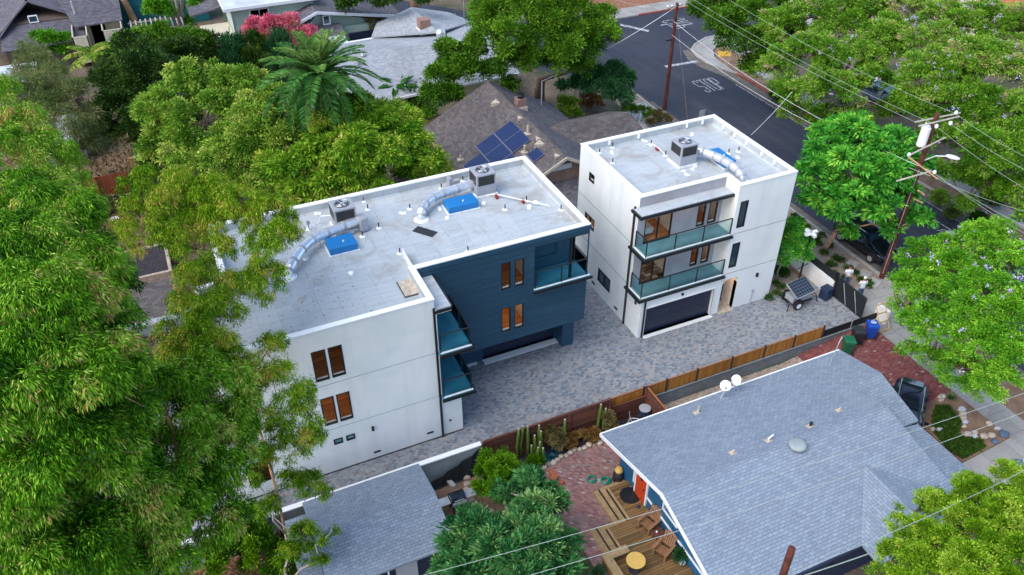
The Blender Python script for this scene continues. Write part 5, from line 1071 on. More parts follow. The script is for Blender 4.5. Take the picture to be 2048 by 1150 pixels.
# ================================================================ BINS, LADDER, TRAILER
def bin_(p, rz, m, label):
    t = thing('wheelie_bin', label, 'wheelie bin', (0, 0, 0), 'wheelie bins by the block wall'); b = MB()
    b.v = [(-.24, -.28, .05), (.24, -.28, .05), (.24, .24, .05), (-.24, .24, .05), (-.30, -.36, .98), (.30, -.36, .98), (.30, .34, .98), (-.30, .34, .98)]
    b.f = [[3, 2, 1, 0], [4, 5, 6, 7], [0, 1, 5, 4], [1, 2, 6, 5], [2, 3, 7, 6], [3, 0, 4, 7]]; b.build('body', m, t, bevel=.03)
    ld = MB(); ld.v = [(-.33, -.41, .99), (.33, -.41, .99), (.33, .40, 1.03), (-.33, .40, 1.03), (-.28, -.34, 1.06), (.28, -.34, 1.06), (.28, .34, 1.12), (-.28, .34, 1.12)]; ld.f = b.f; l_ = ld.build('lid', m, t, bevel=.02)
    MB().tube([(-.22, .44, 1.0), (.22, .44, 1.0)], .02, 6).build('handle', m, t)
    for s in (-1, 1): MB().tube([(s*.26, .28, .12), (s*.31, .28, .12)], .12, 14).build('wheel', 'tyre', t)
    t.location = p; t.rotation_euler.z = rz; return t, l_
b1, _ = bin_((33.75, 25.6, gz(33.75, 25)), R(150), 'bin_green', 'green wheelie bin nearest the pale roof corner')
b2, _ = bin_((34.75, 25.95, gz(34.75, 25)), R(155), 'bin_black', 'black wheelie bin between the green and the blue one')
b3, l3 = bin_((35.75, 25.9, gz(35.75, 25)), R(150), 'bin_blue', 'blue wheelie bin with white printed lid beside the timber ladder')
mk = MB()      # white printing on the lid: recycling arrows reduced to bars as seen
for k, (x0, y0, x1, y1) in enumerate(((-.16, -.02, .14, .05), (-.16, -.12, -.07, -.03), (-.03, -.12, .03, -.03), (.07, -.12, .14, -.03), (-.10, -.22, .10, -.17))): mk.face([(x0, y0, 1.103+.06*y0), (x1, y0, 1.103+.06*y0), (x1, y1, 1.103+.06*y1), (x0, y1, 1.103+.06*y1)])
o = mk.build('lid_print', 'white'); o.parent = l3
t = thing('wooden_ladder', 'raw timber frame like a short ladder leaning at the wall end', 'ladder', (37.0, 26.3, 0))
for x in (36.55, 37.25): MB().tube([(x, 25.75, -.02), (x, 26.75, 1.5)], .04, 4).build('rail', 'lumber', t)
for k in range(4): z = .05+k*.46; y = 25.78+.3*k; MB().box(36.55, y, z, 37.25, y+.05, z+.07).build('rung', 'lumber', t)
t = thing('light_tower_trailer', 'small trailer with tilted dark solar panel and folded light mast', 'trailer', (33.8, 30.3, 0))
MB().cbox((33.8, 30.3, .62), (.75, .38, .2), 0).build('body', 'hvac', t, bevel=.02); MB().box(32.85, 30.2, .36, 34.9, 30.4, .43).box(33.0, 29.85, .34, 34.6, 29.95, .42).build('chassis', 'black', t)
pn = MB().slab([(32.95, 29.55, 1.12), (34.6, 29.75, 1.12), (34.55, 30.85, 1.55), (32.9, 30.65, 1.55)], .05).build('solar_panel', 'galv', t)
MB().slab([(32.98, 29.58, 1.14), (34.57, 29.78, 1.14), (34.52, 30.82, 1.556), (32.93, 30.62, 1.556)], .01).build('cells', 'darksolar', pn)
for y in (29.72, 30.88):
    wh = MB().tube([(33.35, y-.09, .33), (33.35, y+.09, .33)], .33, 22).build('wheel', 'tyre', t, bevel=.03); MB().tube([(33.35, y-.10, .33), (33.35, y+.10, .33)], .18, 16).build('rim', 'white', wh)
    f_ = MB()
    for k in range(6):
        a0, a1 = math.pi*(.08+.84*k/6), math.pi*(.08+.84*(k+1)/6); f_.box(33.35+.4*math.cos(a1), y-.12, .33+.4*min(math.sin(a0), math.sin(a1))-.01, 33.35+.4*math.cos(a0), y+.12, .33+.4*min(math.sin(a0), math.sin(a1))+.03)
    f_.build('mudguard', 'black', t)
for x, y in ((32.75, 29.9), (34.95, 29.95), (35.0, 30.7)): MB().tube([(x, y, .5), (x+(.12 if x > 34 else -.12), y-.1, .02)], .03, 6).build('stabiliser', 'black', t)
t = thing('site_light_mast', 'black mast with a cluster of white flood lamps behind the small trailer', 'light mast', (35.25, 31.9, 0)); MB().tube([(35.25, 31.9, 0), (35.25, 31.9, 4.0)], .06, 8).build('pole', 'black', t); MB().tube([(34.9, 31.9, 1.3), (35.7, 31.9, 1.5)], .03, 6).build('bracket', 'black', t)
for a in (0, 1.6, 3.1, 4.6): MB().cbox((35.25+.28*math.cos(a), 31.9+.28*math.sin(a), 4.0), (.17, .1, .1), a, .3).build('flood_lamp', 'white', t)
t = thing('garden_bin', 'dark blue lidded box beside the gate post', 'storage bin', (35.85, 30.2, 0)); MB().cbox((35.8, 29.95, .38), (.33, .3, .38), .15).build('body', 'navyplastic', t, bevel=.08); MB().cbox((35.8, 29.95, .8), (.35, .32, .05), .15).build('lid', 'navyplastic', t, bevel=.04)

# ================================================================ CARS
def car(label, m, kind='suv', group=None):
    t = thing('parked_car', label, 'car', (0, 0, 0), group)
    # stations along x (front = +x): x, half width, z bottom, z belt, z top half width, z top
    if kind == 'suv': st = [(-2.35, .72, .45, .85, .55, .95), (-2.3, .86, .32, 1.0, .62, 1.45), (-2.05, .92, .28, 1.02, .68, 1.68), (-1.0, .94, .26, 1.02, .72, 1.74), (0, .95, .26, 1.02, .72, 1.73), (.55, .95, .26, 1.02, .68, 1.62), (1.15, .94, .26, 1.02, .78, 1.10), (1.8, .92, .27, .98, .78, 1.04), (2.2, .84, .30, .86, .7, .92), (2.38, .68, .42, .7, .56, .74)]
    else: st = [(-2.3, .66, .45, .75, .5, .82), (-2.2, .82, .30, .88, .66, 1.0), (-1.6, .89, .25, .92, .64, 1.22), (-.9, .9, .23, .92, .60, 1.38), (-.1, .9, .23, .92, .60, 1.40), (.4, .9, .23, .92, .58, 1.32), (1.05, .89, .23, .90, .74, .97), (1.7, .87, .25, .84, .7, .89), (2.15, .78, .28, .72, .6, .76), (2.3, .62, .40, .58, .5, .62)]
    b = MB(); rings = []
    for (x, hw, zb, zl_, tw, zt) in st:
        pr = [(-hw*.93, zb), (-hw, zb+.12), (-hw, zl_-.06), (-hw*.97, zl_), (-tw, zt-.04), (-tw*.86, zt), (tw*.86, zt), (tw, zt-.04), (hw*.97, zl_), (hw, zl_-.06), (hw, zb+.12), (hw*.93, zb)]
        rings.append([b.p(x, y, z) for y, z in pr])
    for k in range(len(rings)-1):
        for j in range(12): b.f.append([rings[k][j], rings[k][(j+1) % 12], rings[k+1][(j+1) % 12], rings[k+1][j]])
    b.f.append(rings[0][::-1]); b.f.append(rings[-1]); bo = b.build('body', m, t, smooth=True); sb = bo.modifiers.new('round', 'SUBSURF'); sb.levels = 2; sb.render_levels = 2
    i0, i1 = (1, 6) if kind == 'suv' else (1, 6)
    def q(k, j):
        x, hw, zb, zl_, tw, zt = st[k]; return {'lb': (x, -hw*.975, zl_+.02), 'lt': (x, -tw*1.01-.004, zt-.06), 'rb': (x, hw*.975, zl_+.02), 'rt': (x, tw*1.01+.004, zt-.06), 'cl': (x, -tw*.84, zt+.006), 'cr': (x, tw*.84, zt+.006)}[j]
    for s in ('l', 'r'):
        g_ = MB()
        for k in range(2, 5): g_.face([q(k, s+'b'), q(k+1, s+'b'), q(k+1, s+'t'), q(k, s+'t')])
        g_.build('side_window', 'glassdark', t)
    a, c = (5, 6); g_ = MB(); g_.face([q(a, 'cl'), q(a, 'cr'), (st[c][0], st[c][4]*.9, st[c][5]+.012), (st[c][0], -st[c][4]*.9, st[c][5]+.012)]); g_.build('windscreen', 'glassdark' if kind == 'suv' else 'winglass', t)
    g_ = MB(); g_.face([q(1, 'cl'), q(1, 'cr'), (st[2][0], st[2][4]*.8, st[2][5]+.006), (st[2][0], -st[2][4]*.8, st[2][5]+.006)]); g_.build('rear_window', 'glassdark', t)
    for x in (-1.45, 1.5):
        for s in (-1, 1):
            w_ = MB().tube([(x, s*.74, .34), (x, s*.955, .34)], .34, 24).build('wheel', 'tyre', t, bevel=.03); MB().tube([(x, s*.93, .34), (x, s*.965, .34)], .21, 12).build('rim', 'galv', w_)
    for s in (-1, 1):
        MB().cbox((2.12 if kind == 'suv' else 2.0, s*.64, .74 if kind == 'suv' else .66), (.10, .14, .06), s*-.3).build('headlight', 'white', t); MB().cbox((-2.19 if kind == 'suv' else -2.08, s*.66, .9 if kind == 'suv' else .78), (.05, .1, .07)).build('tail_light', 'red', t)
        MB().cbox((.72, s*1.04, 1.04 if kind == 'suv' else .98), (.07, .11, .07)).build('mirror', m, t, bevel=.02)
        MB().tube([(-1.6, s*.62, (1.74 if kind == 'suv' else 1.32)), (.3, s*.64, (1.72 if kind == 'suv' else 1.37))], .018, 6).build('roof_rail', 'galv', t)
    return t
c1 = car('black car parked at the kerb beneath the feathery tree', 'carpaint'); c1.location = (42.15, 33.3, 0); c1.rotation_euler.z = R(-90)
c2 = car('dark car parked on the red brick driveway beside the pale roof', 'carteal', 'sedan'); c2.location = (32.83, 20.08, -.52); c2.rotation_euler = (0, R(6), R(-141.5))
c3 = car('pale blue car glimpsed among the jacaranda crowns across the street', 'bluestone'); p = at(1775, 195, .8); c3.location = (p.x, p.y, 0); c3.rotation_euler.z = R(-90)

# ================================================================ PEOPLE
def person(label, loc, rz, arms, trousers='jeans', cap=False):
    t = thing('person', label, 'person', (0, 0, 0)); me = bpy.data.meshes.new('body')
    V = [(0, 0, .95, .13, .10), (0, 0, 1.12, .13, .10), (0, 0, 1.32, .15, .11), (0, .0, 1.44, .12, .09), (0, .0, 1.52, .055, .055), (0, -.02, 1.60, .07, .08), (0, -.02, 1.70, .075, .09), (0, -.01, 1.77, .045, .055)]; Eg = [(k, k+1) for k in range(7)]
    for s in (-1, 1):
        b = len(V); V += [(s*.17, 0, 1.42, .055, .055), (s*.23, *arms[0], .045, .045), (s*.12, *arms[1], .034, .034), (s*.05, arms[1][0]-.08, arms[1][1]-.01, .03, .02)]; Eg += [(3, b), (b, b+1), (b+1, b+2), (b+2, b+3)]
        b = len(V); V += [(s*.09, 0, .86, .09, .09), (s*.11, -.02, .48, .06, .06), (s*.12, .01, .09, .042, .042), (s*.13, -.14, .03, .04, .03)]; Eg += [(0, b), (b, b+1), (b+1, b+2), (b+2, b+3)]
    me.from_pydata([v[:3] for v in V], Eg, []); o = bpy.data.objects.new('body', me); col.objects.link(o); o.parent = t
    sk = o.modifiers.new('skin', 'SKIN'); 
    for k, v in enumerate(me.skin_vertices[0].data): v.radius = V[k][3:5]; v.use_root = (k == 0)
    sb = o.modifiers.new('sub', 'SUBSURF'); sb.levels = 2; sb.render_levels = 2; sk.use_smooth_shade = True
    me.materials.append(M['skin'])
    # clothing as shells around the body
    m = MB(); m.lathe((0, 0, .9), [(.17, 0), (.18, .1), (.17, .25), (.19, .42), (.2, .5), (.13, .57), (.075, .61)], 14); m.v = [(x, y*.72, z) for x, y, z in m.v]
    for s in (-1, 1): m.tube([(s*.15, 0, 1.44), (s*.2, (arms[0][0])*.6, 1.3), (s*.235, arms[0][0], arms[0][1]+.03)], [.08, .075, .065], 10)
    m.build('shirt', 'shirt', t, smooth=True)
    m = MB(); m.lathe((0, 0, .82), [(.15, 0), (.17, .08), (.165, .14)], 14); m.v = [(x, y*.75, z) for x, y, z in m.v]
    for s in (-1, 1): m.tube([(s*.085, 0, .9), (s*.11, -.02, .48), (s*.12, .01, .1)], [.105, .08, .07], 10)
    m.build('trousers', trousers, t, smooth=True)
    hd = MB().ball((0, 0.0, 1.73), (.09, .11, .085), 3, 14, .02).build('cap' if cap else 'hair', 'white' if cap else 'hair', t, smooth=True)
    MB().ball((0, -.105, 1.655), (.012, .02, .02), 1, 8, 0).build('nose', 'skin', t, smooth=True)
    for s in (-1, 1):
        MB().ball((s*.032, -.092, 1.69), (.011, .006, .007), 1, 8, 0).build('eye', 'pipe_black', t); MB().ball((s*.085, -.015, 1.67), (.012, .02, .03), 1, 8, 0).build('ear', 'skin', t, smooth=True)
        MB().ball((s*.13, -.1, .04), (.05, .13, .045), 2, 10, .02).build('shoe', 'pipe_black', t, smooth=True)
        for k in range(5):      # fingers: four curled plus a thumb off the side of the palm
            hx, hy, hz = s*.05, arms[1][0]-.1, arms[1][1]-.01; ox = (k-1.5)*.018
            if k < 4: MB().tube([(hx-s*.02, hy, hz+ox), (hx-s*.06, hy-.015, hz+ox), (hx-s*.075, hy+.01, hz+ox)], [.009, .008, .007], 6).build('finger', 'skin', t, smooth=True)
            else: MB().tube([(hx+s*.01, hy+.02, hz+.03), (hx-s*.01, hy, hz+.055)], [.01, .008], 6).build('thumb', 'skin', t, smooth=True)
    t.location = loc; t.rotation_euler.z = rz; return t
person('man in a white shirt with clasped hands standing behind the black gate', (37.75, 30.3, 0), R(-25), ((-.02, 1.15), (-.2, 1.08)))
person('person in white shirt and white cap close to the gate, partly hidden', (37.7, 28.95, 0), R(160), ((-.03, 1.15), (-.2, 1.05)), 'jeans', True)

# ================================================================ POLES, SIGN, WIRES
def pole(name, label, x, y, z1, r0=.17, r1=.12, lean=(0, 0), z0=0): 
    t = thing(name, label, 'utility pole', (x, y, z0)); MB().tube([(x, y, z0-.1), (x+lean[0], y+lean[1], z1)], [r0, r1], 12).build('pole', 'bark_red', t); return t
t = pole('utility_pole', 'brown wooden pole standing at the road junction', 41.65, 58.05, 9.75, .19, .13)
MB().cbox((41.3, 58.05, 6.6), (.35, .05, .06)).build('bracket', 'black', t); MB().cbox((41.4, 58, 9.5), (.9, .05, .06), R(10)).build('crossarm', 'bark_white', t)
for x in (40.7, 41.1, 41.9): MB().lathe((x, 58.0, 9.56), [(.05, 0), (.08, .05), (.03, .12)], 8).build('insulator', 'white', t)
P2x, P2y = 40.8, 30.1
t = pole('utility_pole', 'reddish wooden pole with white transformer can and several crossarms', P2x, P2y, 11.9, .2, .14)
def arm(a, b, w_=.06, m_='bark_white'):
    a, b = Vector(a), Vector(b); return MB().tube([tuple(a), tuple(b)], w_, 4).build('crossarm', m_, t)
a = at(1833, 245, 11.6); arm(at(1830, 244, 11.55), at(1920, 226, 11.55)); arm(at(1838, 252, 11.5), at(1918, 233, 11.5))
arm(at(1815, 312, 9.9), at(1890, 275, 10.3)); arm(at(1817, 314, 9.9), at(1875, 358, 9.0), m_='bark_tan'); arm(at(1793, 362, 8.6), at(1860, 343, 9.0)); arm(at(1836, 381, 8.3), at(1848, 390, 8.0), m_='bark_tan'); arm(at(1829, 399, 7.8), at(1845, 406, 7.5), m_='bark_tan')
tc = at(1851, 262, 10.9); MB().lathe((tc.x, tc.y, 9.95), [(.24, 0), (.27, .03), (.27, 1.15), (.22, 1.2), (.2, 1.28)], 18).build('transformer', 'white', t, smooth=False); MB().lathe((tc.x-.1, tc.y+.05, 11.23), [(.05, 0), (.07, .1), (.03, .22)], 8).build('insulator', 'white', t)
for q_, z_ in (((1873, 253), 11.3), ((1901, 247), 11.4), ((1912, 226), 11.6), ((1818, 310), 9.9), ((1869, 345), 9.1)): c_ = at(*q_, z_); MB().lathe((c_.x, c_.y, c_.z-.1), [(.06, 0), (.11, .08), (.09, .2), (.03, .25)], 10).build('insulator', 'white', t)
MB().tube([(P2x-.2, P2y-.1, .5), (P2x-.25, P2y-.15, 4), (P2x-.15, P2y-.15, 8.3)], .025, 5).build('conduit', 'galv', t)
t = thing('street_lamp', 'white cobra head street lamp on an arm from the transformer pole', 'street lamp', (P2x, P2y, 8.9)); e_ = at(1899, 311, 9.6); MB().tube([(P2x, P2y, 8.75), ((P2x+e_.x)/2, (P2y+e_.y)/2, 9.35), (e_.x, e_.y, 9.55)], .035, 8).build('arm', 'galv', t)
dv = Vector((e_.x-P2x, e_.y-P2y, 0)).normalized(); m = MB().ball((0, 0, 0), (.42, .17, .12), 1, 12, 0); q_ = Matrix.Rotation(math.atan2(dv.y, dv.x), 3, 'Z'); m.v = [tuple(q_ @ Vector(v)+Vector((e_.x+dv.x*.2, e_.y+dv.y*.2, 9.55))) for v in m.v]; m.build('lamp_head', 'white', t, smooth=True)
c_ = at(1584, 1097, 9.0)
t = pole('utility_pole', 'weathered pole top rising at the bottom edge over the pale roof', c_.x, c_.y, 9.0, .15, .13, z0=-.95)
t = thing('street_sign', 'back of a grey sign on a post at the near kerb by the junction', 'sign', (40.9, 51.6, 0))
MB().tube([(40.9, 51.6, 0), (40.9, 51.6, 2.7)], .03, 6).build('post', 'galv', t); MB().box(40.62, 51.58, 2.05, 41.18, 51.62, 2.85).build('panel', 'hvac', t)
t = thing('street_sign', 'tall narrow sign at the top, on the left branch of the road', 'sign', (31, 84, 0)); c_ = at(928, 34, 0); MB().tube([(c_.x, c_.y, 0), (c_.x, c_.y, 3)], .05, 6).build('post', 'galv', t); MB().cbox((c_.x, c_.y, 3.2), (.35, .03, .35), .2, 0, R(45)).build('panel', 'hvac', t)
t = thing('street_sign', 'small signpost on the far corner verge', 'sign', (53.6, 64.6, 0)); MB().tube([(53.6, 64.6, 0), (53.6, 64.6, 2.4)], .03, 6).box(53.4, 64.58, 2.1, 53.8, 64.62, 2.5).build('post', 'galv', t)
def wire(a, b, sag, r_, label, m_='wire', n=14):
    a, b = Vector(a), Vector(b); P = [a.lerp(b, k/n)-Vector((0, 0, sag*4*(k/n)*(1-k/n))) for k in range(n+1)]
    o = MB().tube([tuple(p) for p in P], r_, 4).build('power_line', m_); tag(o, label, 'power line', 'overhead wires')
top = [at(1833, 245, 11.6), at(1873, 250, 11.6), at(1912, 228, 11.7)]
wire(top[2], at(1440, -12, 12.5), .4, .009, 'upper overhead wire crossing the jacarandas from the crossarm tip')
wire(top[1], at(1370, -12, 12.3), .4, .009, 'middle overhead wire crossing the jacarandas')
wire(top[0], at(1330, -25, 12), .4, .009, 'lower overhead wire crossing from the transformer side of the crossarm')
for k, (q_, e2, zz) in enumerate((((1912, 228), (2075, 325), 11.6), ((1901, 247), (2075, 352), 11.4), ((1873, 253), (2075, 392), 11.3), ((1868, 347), (2075, 465), 9.0), ((1862, 340), (2075, 482), 8.9), ((1875, 358), (2075, 430), 8.9))):
    wire(at(*q_, zz), at(*e2, zz-.1), .15, .009, ('wire leaving the crossarm tip toward the right edge', 'wire below the crossarm tip wire at the right edge', 'wire from the transformer toward the right edge', 'lower right wire above the bicycle marking, upper one', 'lower right wire above the bicycle marking, lower one', 'lower right wire that fans out from the lowest crossarm')[k])
wire((41.4, 58, 9.4), (28.6, 57.2, 5.4), .35, .022, 'thick white service cable from the junction pole to the brown roof', 'white')
wire((41.5, 58, 8.2), at(1868, 345, 9.0), .9, .012, 'beaded overhead cable over the road past the white corner building', 'white')
wire((41.5, 58, 7.0), at(1860, 352, 8.5), .9, .012, 'lower beaded overhead cable over the road', 'white')
wire((41.3, 58, 6.6), at(1120, -10, 9), .3, .018, 'dark cable from the junction pole toward the upper left', 'pipe_black')
wire((41.5, 58, 9.3), at(1195, -12, 10), .3, .014, 'thin pale cable from the junction pole top toward the upper left')
wire(at(1585, 183, 9), at(1502, 270, 6.8), .1, .013, 'short pale cable dropping across the road above the flat roof', 'white')
wire((41.7, 58.0, 8.9), (41.2, 53.5, .1), .05, .008, 'guy wire slanting down beside the junction pole', 'bark_tan')
wire(at(810, 1160, 6.5), at(2080, 775, 6.5), .5, .014, 'upper pale wire low over the glossy bush and deck')
wire(at(1020, 1162, 6.5), at(2080, 812, 6.5), .45, .014, 'lower pale wire low over the glossy bush and deck')
wire(at(1584, 1146, 8), at(2080, 925, 8), .3, .013, 'wire from the bottom pole across the lime green tree')
wire(at(1580, 1160, 4.5), at(1880, 1055, 4.0), .1, .025, 'thicker double cable in the dark gap beside the lime green tree', 'wire')
# ================================================================ VEGETATION
def leaf_object(name, C, D, Ln, Wd, tint, mat, parent=None, fold=.0):
    "one mesh of many leaf-shaped faces: centre C, direction D, length Ln, width Wd"
    n = len(C); D = D/np.maximum(1e-6, np.linalg.norm(D, axis=1))[:, None]
    rnd = RNG.normal(size=(n, 3)); Sd = np.cross(D, rnd); Sd /= np.maximum(1e-6, np.linalg.norm(Sd, axis=1))[:, None]
    Ln = np.broadcast_to(Ln, (n,))[:, None]; Wd = np.broadcast_to(Wd, (n,))[:, None]
    V = np.empty((n, 4, 3), np.float32)
    V[:, 0] = C; V[:, 1] = C+D*Ln*.45+Sd*Wd*.5; V[:, 2] = C+D*Ln; V[:, 3] = C+D*Ln*.45-Sd*Wd*.5
    V[:, 2, 2] -= (Ln*.12)[:, 0]
    off = np.array(wloc(parent)) if parent else np.zeros(3); V -= off
    me = bpy.data.meshes.new(name); me.vertices.add(4*n); me.loops.add(4*n); me.polygons.add(n)
    me.vertices.foreach_set('co', V.reshape(-1)); me.loops.foreach_set('vertex_index', np.arange(4*n, dtype=np.int32))
    me.polygons.foreach_set('loop_start', np.arange(0, 4*n, 4, dtype=np.int32)); me.polygons.foreach_set('loop_total', np.full(n, 4, np.int32))
    me.update(calc_edges=True)
    at_ = me.attributes.new('tint', 'FLOAT', 'POINT'); at_.data.foreach_set('value', np.repeat(np.clip(tint, 0, 1), 4).astype(np.float32))
    me.materials.append(mat); o = bpy.data.objects.new(name, me); col.objects.link(o)
    if parent: o.parent = parent
    return o
def unit(n): 
    v = RNG.normal(size=(n, 3)); return v/np.linalg.norm(v, axis=1)[:, None]
def clumps(blobs, n, inner=.25, flat=.8, low=-.55, sub=0, lobes=False):
    "clump centres over the outside of overlapping blobs (x,y,z,r), with outward normals"
    B = np.array([b[:4] for b in blobs], float)
    if sub:      # boughs: smaller lobes over every blob, so that the crown has deep gaps
        S_ = []
        for b in B:
            m = int(sub*1.25); U = unit(m); U[:, 2] = np.where(U[:, 2] < -.5, -U[:, 2], U[:, 2]); r_ = b[3]*RNG.uniform(.18, .36, m)
            S_.append(np.concatenate([b[:3]+U*(b[3]*RNG.uniform(.88, 1.12, m)-r_*.8)[:, None]*np.array([1, 1, flat]), r_[:, None]], 1))
        B = np.concatenate(S_); flat = .85
    w = B[:, 3]**2; w /= w.sum()
    k = RNG.choice(len(B), size=int(n*2.4), p=w); U = unit(len(k)); U[:, 2] = np.where(U[:, 2] < low, -U[:, 2], U[:, 2])
    isin = RNG.random(len(k)) < inner
    rr = np.where(isin, RNG.uniform(.35, .8, len(k)), RNG.normal(.96, .07, len(k)))*B[k, 3]
    P = B[k, :3]+U*rr[:, None]*np.array([1, 1, flat])
    dm = np.full(len(k), 9.)
    for i in range(len(B)):
        di = np.linalg.norm((P-B[i, :3])/np.array([1, 1, flat]), axis=1)/B[i, 3]; di[k == i] = 9; dm = np.minimum(dm, di)
    keep = (dm > .72) | (isin & (RNG.random(len(k)) < .5))
    P, U = P[keep][:n], U[keep][:n]
    if lobes: return P, U, k[keep][:n], len(B)
    return P, U
STY = { # leaf length, width, clump radius, leaves per clump, droop, outward, vertical flattening of clump
 'willow': (.165, .035, .17, 19, 1.5, .55, 1.2), 'gum': (.135, .030, .15, 22, 1.3, .35, 1.1), 'round': (.22, .095, .30, 26, .25, 1.0, .6), 'loose': (.28, .09, .36, 22, .45, .8, .5),
 'needle': (.30, .022, .34, 46, .2, 1.0, 1.0), 'juniper': (.17, .055, .30, 46, -.25, 1.0, .9), 'jac': (.17, .068, .28, 34, .12, .8, .5), 'dark': (.22, .10, .36, 30, .1, .9, .8), 'glossy': (.24, .075, .20, 24, -.25, 1.0, .6),
 'fern': (.42, .15, .30, 26, .35, 1.1, .45), 'small': (.11, .055, .16, 26, -.1, .9, .8), 'upright': (.30, .06, .22, 30, -1.2, .5, 1.4), 'pitto': (.13, .06, .20, 36, -.35, .9, .7), 'casu': (.36, .028, .30, 50, .55, .7, 1.0)}
def foliage(parent, blobs, n_leaves, style, lm, name='crown', inner=.25, lf=1.0, tint_mid=.5, tint_var=.2, flat=.8, sub=0):
    L0, W0, cr, per, droop, outw, vf = STY[style]; L0 *= lf; W0 *= lf; cr *= lf
    P, U, lb_, nl = clumps(blobs, max(4, int(n_leaves/per)), inner, flat, sub=sub, lobes=True)
    n = len(P)*per; k = np.repeat(np.arange(len(P)), per)
    size = RNG.uniform(.7, 1.35, len(P))[k]
    off = unit(n)*(RNG.random(n)**.45)[:, None]*cr*size[:, None]; off[:, 2] *= vf
    C = P[k]+off
    D = off/cr*.9+U[k]*outw+unit(n)*.45; D[:, 2] -= droop*1.0
    ct = RNG.normal(tint_mid, tint_var*.75, len(P))+RNG.normal(0, tint_var*.7, nl)[lb_]; tint = ct[k]+RNG.normal(0, .13, n)
    return leaf_object(name, C, D, L0*RNG.uniform(.5, 1.35, n), W0*RNG.uniform(.6, 1.3, n), tint, lm, parent)
def px_blobs(blobs, jitter=0):
    out = []
    for (px, py, z, rp) in blobs:
        p = at(px, py, z); out.append((p.x, p.y, p.z, rp*(p-CAM).length/FPX))
    return out
def limbs(parent, base, blobs, r0, bark, fork=.45, twigs=0, seed=0):
    rr = random.Random(seed); b = Vector(base); cen = sum((Vector(q[:3]) for q in blobs), Vector())/len(blobs)
    zlow = min(q[2] for q in blobs); F = Vector((b.x*.65+cen.x*.35, b.y*.65+cen.y*.35, b.z+(max(zlow, b.z+1)-b.z)*fork+.4))
    mb = MB(); mb.tube([tuple(b-Vector((0, 0, .2))), tuple(b.lerp(F, .5)+Vector((rr.uniform(-.15, .15), rr.uniform(-.15, .15), 0))), tuple(F)], [r0*1.25, r0, r0*.85], 10)
    tr = mb.build('trunk', bark, parent, smooth=True); lb = MB()
    done = [(F, r0*.62)]
    for q in sorted(blobs, key=lambda q: (Vector(q[:3])-F).length):
        e = Vector(q[:3])+Vector((0, 0, q[3]*.1)); s0, rs = min(done, key=lambda d: (d[0]-e).length+(0 if d[0].z < e.z else 1.0)+.6*(d[1] < r0*.15)); re_ = max(rs*.72, r0*.07)
        m_ = s0.lerp(e, .5)+Vector((rr.uniform(-.3, .3), rr.uniform(-.3, .3), rr.uniform(-.2, .3)))
        lb.tube([tuple(s0), tuple(m_), tuple(e)], [rs*.95, (rs+re_)/2, re_], 7); done.append((e, re_))
        for _ in range(twigs):
            u = Vector((rr.gauss(0, 1), rr.gauss(0, 1), rr.gauss(.2, .7))).normalized()*q[3]*rr.uniform(.8, 1.08); s_ = e.lerp(m_, rr.uniform(0, .5)); g2 = Vector(q[:3])+u
            lb.tube([tuple(s_), tuple(s_.lerp(g2, .55)+Vector((0, 0, .15))), tuple(g2)], [r0*.12, r0*.07, r0*.03], 4)
    lb.build('limb', bark, tr, smooth=True)
def tree(label, blobs, n, style, leaf, bark='bark', base=None, r0=.2, name='tree', cat='tree', group=None, inner=.25, lf=1.0, tm=.5, tv=.2, twigs=2, px=True, flat=.8, fork=.45, sub=13, grow=1.0):
    B = px_blobs(blobs) if px else blobs
    B = [(x_, y_, z_, r_*grow) for x_, y_, z_, r_ in B]
    B = [(x_, y_, z_, max(r_*.55, r_-STY[style][2]*lf*.75)) for x_, y_, z_, r_ in B]
    if base is None:
        x = sum(b[0]*b[3]**2 for b in B)/sum(b[3]**2 for b in B); y = sum(b[1]*b[3]**2 for b in B)/sum(b[3]**2 for b in B); base = (x, y)
    z = gz(*base); t = thing(name, label, cat, (*base, z), group)
    limbs(t, (*base, z), B, r0, bark, fork, twigs, int(base[0]*10))
    foliage(t, B, n, style, L[leaf], 'crown', inner, lf, tm, tv, flat, sub); return t, B
def shrub(label, blobs, n, style, leaf, name='shrub', cat='shrub', group=None, lf=1.0, tm=.5, tv=.2, px=True, z0=None, flat=.85):
    B = px_blobs(blobs) if px else blobs; B = [(x_, y_, z_, max(r_*.6, r_-STY[style][2]*lf*.6)) for x_, y_, z_, r_ in B]; x = sum(b[0] for b in B)/len(B); y = sum(b[1] for b in B)/len(B); z = gz(x, y) if z0 is None else z0
    t = thing(name, label, cat, (x, y, z), group); st = MB()
    for b in B: st.tube([(x*.6+b[0]*.4, y*.6+b[1]*.4, z-.05), tuple(b[:3])], [.04, .015], 5)
    st.build('stem', 'bark', t); foliage(t, B, n, style, L[leaf], 'foliage', .3, lf, tm, tv, flat, sub=9 if n > 4000 else 0); return t, B
Q = 1.0     # leaf count factor
def N_(k): return int(k*1000*Q)
